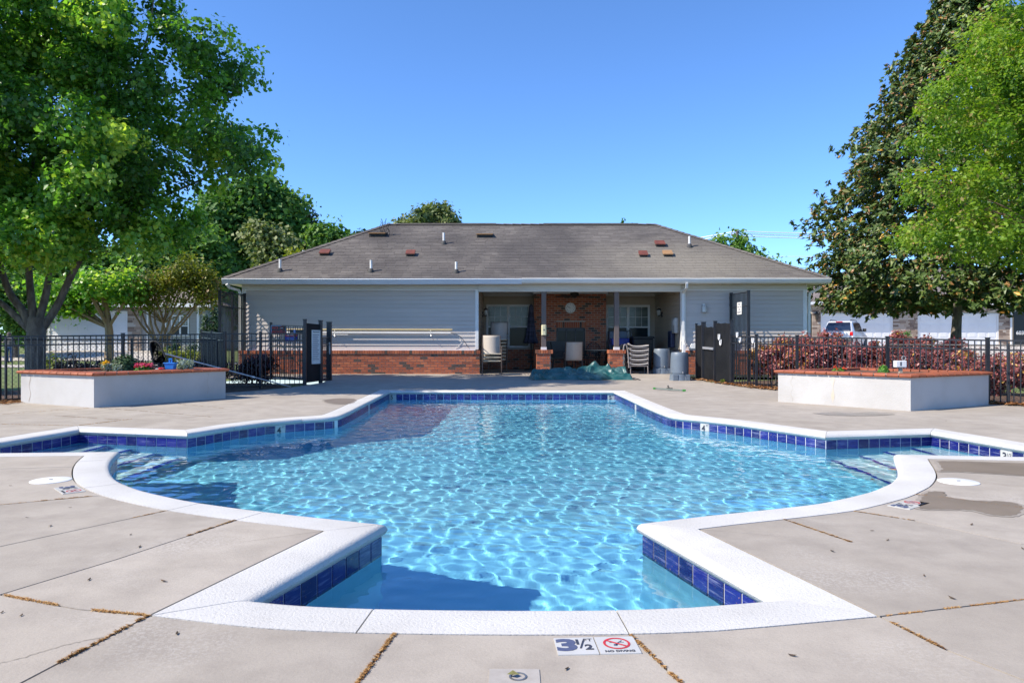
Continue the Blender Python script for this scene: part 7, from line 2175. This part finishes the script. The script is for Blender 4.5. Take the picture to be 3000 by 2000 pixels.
lp = Vector((nx2(2391), Y2-0.15, P(0, 925, Y2).z)); MB().lathe([(0.10, -0.3), (0.16, 0.15), (0.04, 0.32)], lp, 8).build('wall_lamp', MT['lantern'], nb)
hip(nx2(2366), nx2(3250), Y2-0.3, Y2+12, zg+3.35, 3.2, nb, MT['far_roof'])
# left neighbour
Y3 = 46.0; k3 = Y3/F
def nx3(px): return (px-1500)*k3
zl = gt(-24, Y3)
lb_ = thing('neighbour_house', (nx3(330), Y3, zl), 'grey sided neighbouring house with white garage door beyond the left fence', 'house')
MB().box(nx3(110), Y3+0.12, zl-0.5, nx3(600), Y3+11, zl+3.0).build('wall', MT['far_siding'], lb_)
gdoor(nx3(146), nx3(371), Y3+0.06, zl-0.05, zl+2.4, lb_)
stone_wall(nx3(374), nx3(412), Y3, zl-0.3, zl+2.9, lb_)
MB().box(nx3(577), Y3-0.02, zl-0.3, nx3(583), Y3+0.12, zl+2.9).build('corner_trim', MT['trim'], lb_); MB().box(nx3(430), Y3-0.02, zl-0.3, nx3(434), Y3+0.12, zl+2.9).build('corner_trim', MT['trim'], lb_); MB().box(nx3(480), Y3-0.02, zl-0.3, nx3(487), Y3+0.12, zl+2.9).build('corner_trim', MT['trim'], lb_)
window(nx3(500), nx3(552), P(0, 984, Y3).z, P(0, 923, Y3).z, Y3+0.11, lb_)
hip(nx3(100), nx3(610), Y3-0.3, Y3+11, zl+2.95, 2.6, lb_, MT['far_roof'])
# cream house seen past the tall railing
Y4 = 52.0
ch = thing('neighbour_house', ((690-1500)*Y4/F, Y4, 0.7), 'cream house with tan roof glimpsed through the tall left railing', 'house')
x0, x1 = (640-1500)*Y4/F, (860-1500)*Y4/F
MB().box(x0, Y4, 0.2, x1, Y4+9, P(0, 890, Y4).z).build('wall', MT['cream'], ch)
MB().box(x0-0.4, Y4-0.1, P(0, 897, Y4).z, x1+0.4, Y4-0.01, P(0, 888, Y4).z).build('eave_trim', MT['trim'], ch)
hip(x0, x1, Y4, Y4+9, P(0, 889, Y4).z, 2.6, ch, MT['far_roof'])
# parked car (rear view)
YV = 47.5; xv = (2455-1500)*YV/F; zv = gt(xv, YV)
car = thing('parked_car', (xv, YV, zv), 'white sport utility vehicle parked before the garage, seen from behind', 'car')
MT['car_white'] = M('car_white', (0.72, 0.72, 0.72), (0.68, 0.68, 0.68), 2, 0.25, coat=0.5)
MT['car_glass'] = M('car_glass', (0.012, 0.016, 0.03), None, 2, 0.06, spec=0.9)
def loft(secs):
    mb = MB(); m = len(secs[0])
    for s_ in secs: mb.v += s_
    for i in range(len(secs)-1):
        for k in range(m): mb.f.append((i*m+k, i*m+(k+1) % m, (i+1)*m+(k+1) % m, (i+1)*m+k))
    mb.f.append(tuple(range(m))); mb.f.append(tuple((len(secs)-1)*m+m-1-k for k in range(m))); return mb
def sec(y, wb, ww, wr, zb, zw, zr): return [(xv-wb, y, zv+zb), (xv+wb, y, zv+zb), (xv+ww, y, zv+zw*0.7), (xv+ww*0.97, y, zv+zw), (xv+wr, y, zv+zr-0.06), (xv+wr-0.1, y, zv+zr), (xv-wr+0.1, y, zv+zr), (xv-wr, y, zv+zr-0.06), (xv-ww*0.97, y, zv+zw), (xv-ww, y, zv+zw*0.7)]
loft([sec(YV, 0.8, 0.90, 0.78, 0.35, 1.05, 1.20), sec(YV+0.12, 0.86, 0.94, 0.76, 0.3, 1.1, 1.55), sec(YV+0.5, 0.88, 0.95, 0.74, 0.28, 1.1, 1.82), sec(YV+2.4, 0.88, 0.95, 0.72, 0.28, 1.1, 1.82), sec(YV+3.1, 0.88, 0.95, 0.70, 0.28, 1.08, 1.35), sec(YV+4.6, 0.8, 0.86, 0.66, 0.3, 0.85, 1.0)]).build('body', MT['car_white'], car, smooth=True)
mb = MB(); mb.quad((xv-0.78, YV-0.01, zv+1.16), (xv+0.78, YV-0.01, zv+1.16), (xv+0.72, YV+0.085, zv+1.52), (xv-0.72, YV+0.085, zv+1.52)); mb.quad((xv-0.72, YV+0.085, zv+1.52), (xv+0.72, YV+0.085, zv+1.52), (xv+0.66, YV+0.33, zv+1.735), (xv-0.66, YV+0.33, zv+1.735)); mb.build('rear_window', MT['car_glass'], car)
for s_ in (-1, 1):
    mb = MB(); mb.quad((xv+s_*0.945, YV+0.55, zv+1.16), (xv+s_*0.945, YV+2.6, zv+1.16), (xv+s_*0.785, YV+2.4, zv+1.72), (xv+s_*0.785, YV+0.6, zv+1.72)); mb.build('side_window', MT['car_glass'], car)
    MB().box(xv+s_*0.80-0.10, YV-0.015, zv+0.86, xv+s_*0.80+0.10, YV+0.05, zv+1.12).build('tail_light', M('tail_light', (0.55, 0.015, 0.02), None, 4, 0.2), car, bevel=0.02)
    MB().box(xv+s_*1.05-0.11, YV+2.55, zv+1.15, xv+s_*1.05+0.11, YV+2.7, zv+1.36).build('mirror', MT['vent_dark'], car, bevel=0.03)
    MB().tube([(xv+s_*0.62, YV+0.6, zv+1.83), (xv+s_*0.62, YV+0.7, zv+1.90), (xv+s_*0.62, YV+2.2, zv+1.90), (xv+s_*0.62, YV+2.3, zv+1.83)], 0.025, 6).build('roof_rail', MT['vent_dark'], car)
    for yy in (YV+0.85, YV+3.6):
        w_ = MB().lathe([(0.34, -0.11), (0.36, 0.0), (0.34, 0.11)], (xv+s_*0.82, yy, zv+0.35), 20, 'X').build('wheel', MT['rubber'], car, smooth=True)
MB().box(xv-0.2, YV+0.30, zv+1.74, xv+0.2, YV+0.36, zv+1.80).build('brake_light', M('brake_light', (0.5, 0.02, 0.03), None, 4, 0.3), car)
MB().box(xv-0.92, YV-0.08, zv+0.35, xv+0.92, YV+0.1, zv+0.66).build('bumper', MT['rubber'], car, bevel=0.05)
MB().bar((xv-0.5, YV+0.02, zv+1.18), (xv+0.15, YV+0.06, zv+1.24), 0.02, 0.02).build('wiper', MT['vent_dark'], car)
car.rotation_euler = (0, 0, R(-37))
# person walking beyond the left fence
YQ = 39.0; xq = (27-1500)*YQ/F; zq = H-63*YQ/F
def person():
    J_ = {'pelvis': (0, 0, 0.92), 'chest': (0, 0.02, 1.25), 'neck': (0, 0.0, 1.43), 'head0': (0, -0.01, 1.52), 'head1': (0, -0.01, 1.66),
          'hipL': (-0.09, 0, 0.90), 'kneeL': (-0.11, -0.03, 0.49), 'ankL': (-0.10, 0.03, 0.09), 'toeL': (-0.11, 0.17, 0.04), 'hipR': (0.09, 0, 0.90), 'kneeR': (0.09, 0.07, 0.49), 'ankR': (0.08, 0.0, 0.09), 'toeR': (0.09, 0.15, 0.04),
          'shL': (-0.19, 0.01, 1.38), 'elL': (-0.34, 0.12, 1.17), 'wrL': (-0.52, 0.26, 1.16), 'haL': (-0.60, 0.31, 1.17), 'shR': (0.19, 0.01, 1.38), 'elR': (0.24, 0.03, 1.10), 'wrR': (0.22, 0.16, 0.88), 'haR': (0.21, 0.20, 0.80)}
    rad = {'pelvis': 0.155, 'chest': 0.175, 'neck': 0.06, 'head0': 0.085, 'head1': 0.09, 'hipL': 0.10, 'kneeL': 0.072, 'ankL': 0.055, 'toeL': 0.04, 'shL': 0.082, 'elL': 0.06, 'wrL': 0.045, 'haL': 0.038}
    for k_ in list(rad):
        if k_.endswith('L'): rad[k_[:-1]+'R'] = rad[k_]
    ed = [('pelvis', 'chest'), ('chest', 'neck'), ('neck', 'head0'), ('head0', 'head1'), ('pelvis', 'hipL'), ('hipL', 'kneeL'), ('kneeL', 'ankL'), ('ankL', 'toeL'), ('pelvis', 'hipR'), ('hipR', 'kneeR'), ('kneeR', 'ankR'), ('ankR', 'toeR'), ('chest', 'shL'), ('shL', 'elL'), ('elL', 'wrL'), ('wrL', 'haL'), ('chest', 'shR'), ('shR', 'elR'), ('elR', 'wrR'), ('wrR', 'haR')]
    ks = list(J_); me = bpy.data.meshes.new('person_tmp'); me.from_pydata([J_[k_] for k_ in ks], [(ks.index(a), ks.index(b)) for a, b in ed], []); me.update()
    ob = bpy.data.objects.new('person_tmp', me); col.objects.link(ob)
    ob.modifiers.new('skin', 'SKIN')
    if not me.skin_vertices: 
        bm = bmesh.new(); bm.from_mesh(me); bm.verts.layers.skin.verify(); bm.to_mesh(me); bm.free()
    for i, k_ in enumerate(ks):
        sv = me.skin_vertices[0].data[i]; sv.radius = (rad[k_], rad[k_]*(0.72 if k_ in ('chest', 'pelvis') else 1.0)); sv.use_root = (k_ == 'pelvis')
    sb = ob.modifiers.new('sub', 'SUBSURF'); sb.levels = 2; sb.render_levels = 2
    dg = bpy.context.evaluated_depsgraph_get(); m2 = bpy.data.meshes.new_from_object(ob.evaluated_get(dg)); bpy.data.objects.remove(ob)
    m2.materials.clear()
    for c in (M('skin', (0.42, 0.26, 0.18), None, 4, 0.6), M('grey_hoodie', (0.13, 0.12, 0.12), (0.10, 0.095, 0.095), 6, 0.9), M('blue_jeans', (0.05, 0.11, 0.27), (0.035, 0.08, 0.2), 8, 0.9), M('dark_shoe', (0.03, 0.03, 0.032), None, 4, 0.6)): m2.materials.append(c)
    for p in m2.polygons:
        c = p.center; mi = 1
        if c.z > 1.47: mi = 0
        elif c.z < 0.10: mi = 3
        elif c.z < 0.90 and abs(c.x) < 0.19: mi = 2
        if c.x < -0.53 or (c.x > 0.15 and c.z < 0.86 and c.y > 0.12): mi = 0
        p.material_index = mi; p.use_smooth = True
    m2.name = 'person'
    t = thing('person', (xq, YQ, zq), 'person in grey hooded top, cap and blue jeans walking beyond the left fence', 'person')
    o = bpy.data.objects.new('body', m2); o.location = (xq, YQ, zq); o.scale = (0.97, 0.97, 0.94); col.objects.link(o); attach(o, t)
    c = Vector((xq, YQ-0.01, zq+1.50)); MB().lathe([(0.105, -0.02), (0.108, 0.03), (0.09, 0.10), (0.04, 0.135)], c, 16).box(c.x-0.07, c.y+0.07, c.z-0.012, c.x+0.07, c.y+0.19, c.z+0.004).build('cap', M('cap_taupe', (0.12, 0.09, 0.09), None, 4, 0.8), t, smooth=True)
person()
# power pole and wires
YU = 80.0
up_ = thing('utility_pole', (P(2158, 1000, YU).x, YU, 0.8), 'wooden utility pole with tilted crossarm above the right trees', 'pole')
pt = P(2159, 676, YU); MB().tube([(pt.x, YU, 0.5), pt], 0.16, 8).build('mast', MT['bark'], up_)
MB().bar(P(2143, 688, YU), P(2177, 697, YU), 0.14, 0.2).build('crossarm', MT['bark'], up_)
for px, py in ((2144, 686), (2151, 686), (2175, 693), (2156, 681), (2164, 680)): MB().tube([P(px, py+3, YU), P(px, py-5, YU)], 0.07, 6).build('insulator', M('insulator', (0.25, 0.25, 0.27), None, 3, 0.4), up_)
MT['cable'] = M('bright_cable', (0.85, 0.85, 0.86), (0.8, 0.8, 0.81), 1, 0.4)
wi = 0
names_w = ['top', 'second', 'third']
for k_, (a, b, c) in enumerate((((1700, 735), (2160, 677), (2700, 672)), ((1700, 742), (2158, 684), (2700, 680)), ((1700, 760), (2172, 691), (2700, 688)))):
    t = thing('power_line', P(b[0], b[1], YU), '%s of three pale power lines running from the utility pole' % names_w[k_], 'cable', 'power lines')
    p0, p1, p2 = P(*a, YU+10), P(*b, YU), P(*c, YU+6)
    for q0, q1 in ((p0, p1), (p1, p2)):
        pts = [q0+(q1-q0)*(i/10)+Vector((0, 0, -0.35*math.sin(math.pi*i/10))) for i in range(11)]; MB().tube(pts, 0.05, 5).build('span', MT['cable'], t)
for py, rr_, lb in ((752, 0.03, 'single pale power line low in the sky beside the magnolia'), (785, 0.022, 'lowest thin dark power line beside the magnolia')):
    t = thing('power_line', P(2300, py, YU), lb, 'cable', 'power lines'); MB().tube([P(2150, py-1, YU), P(2600, py+1, YU)], rr_, 5).build('span', MT['cable'] if rr_ > 0.025 else MT['wire'], t)
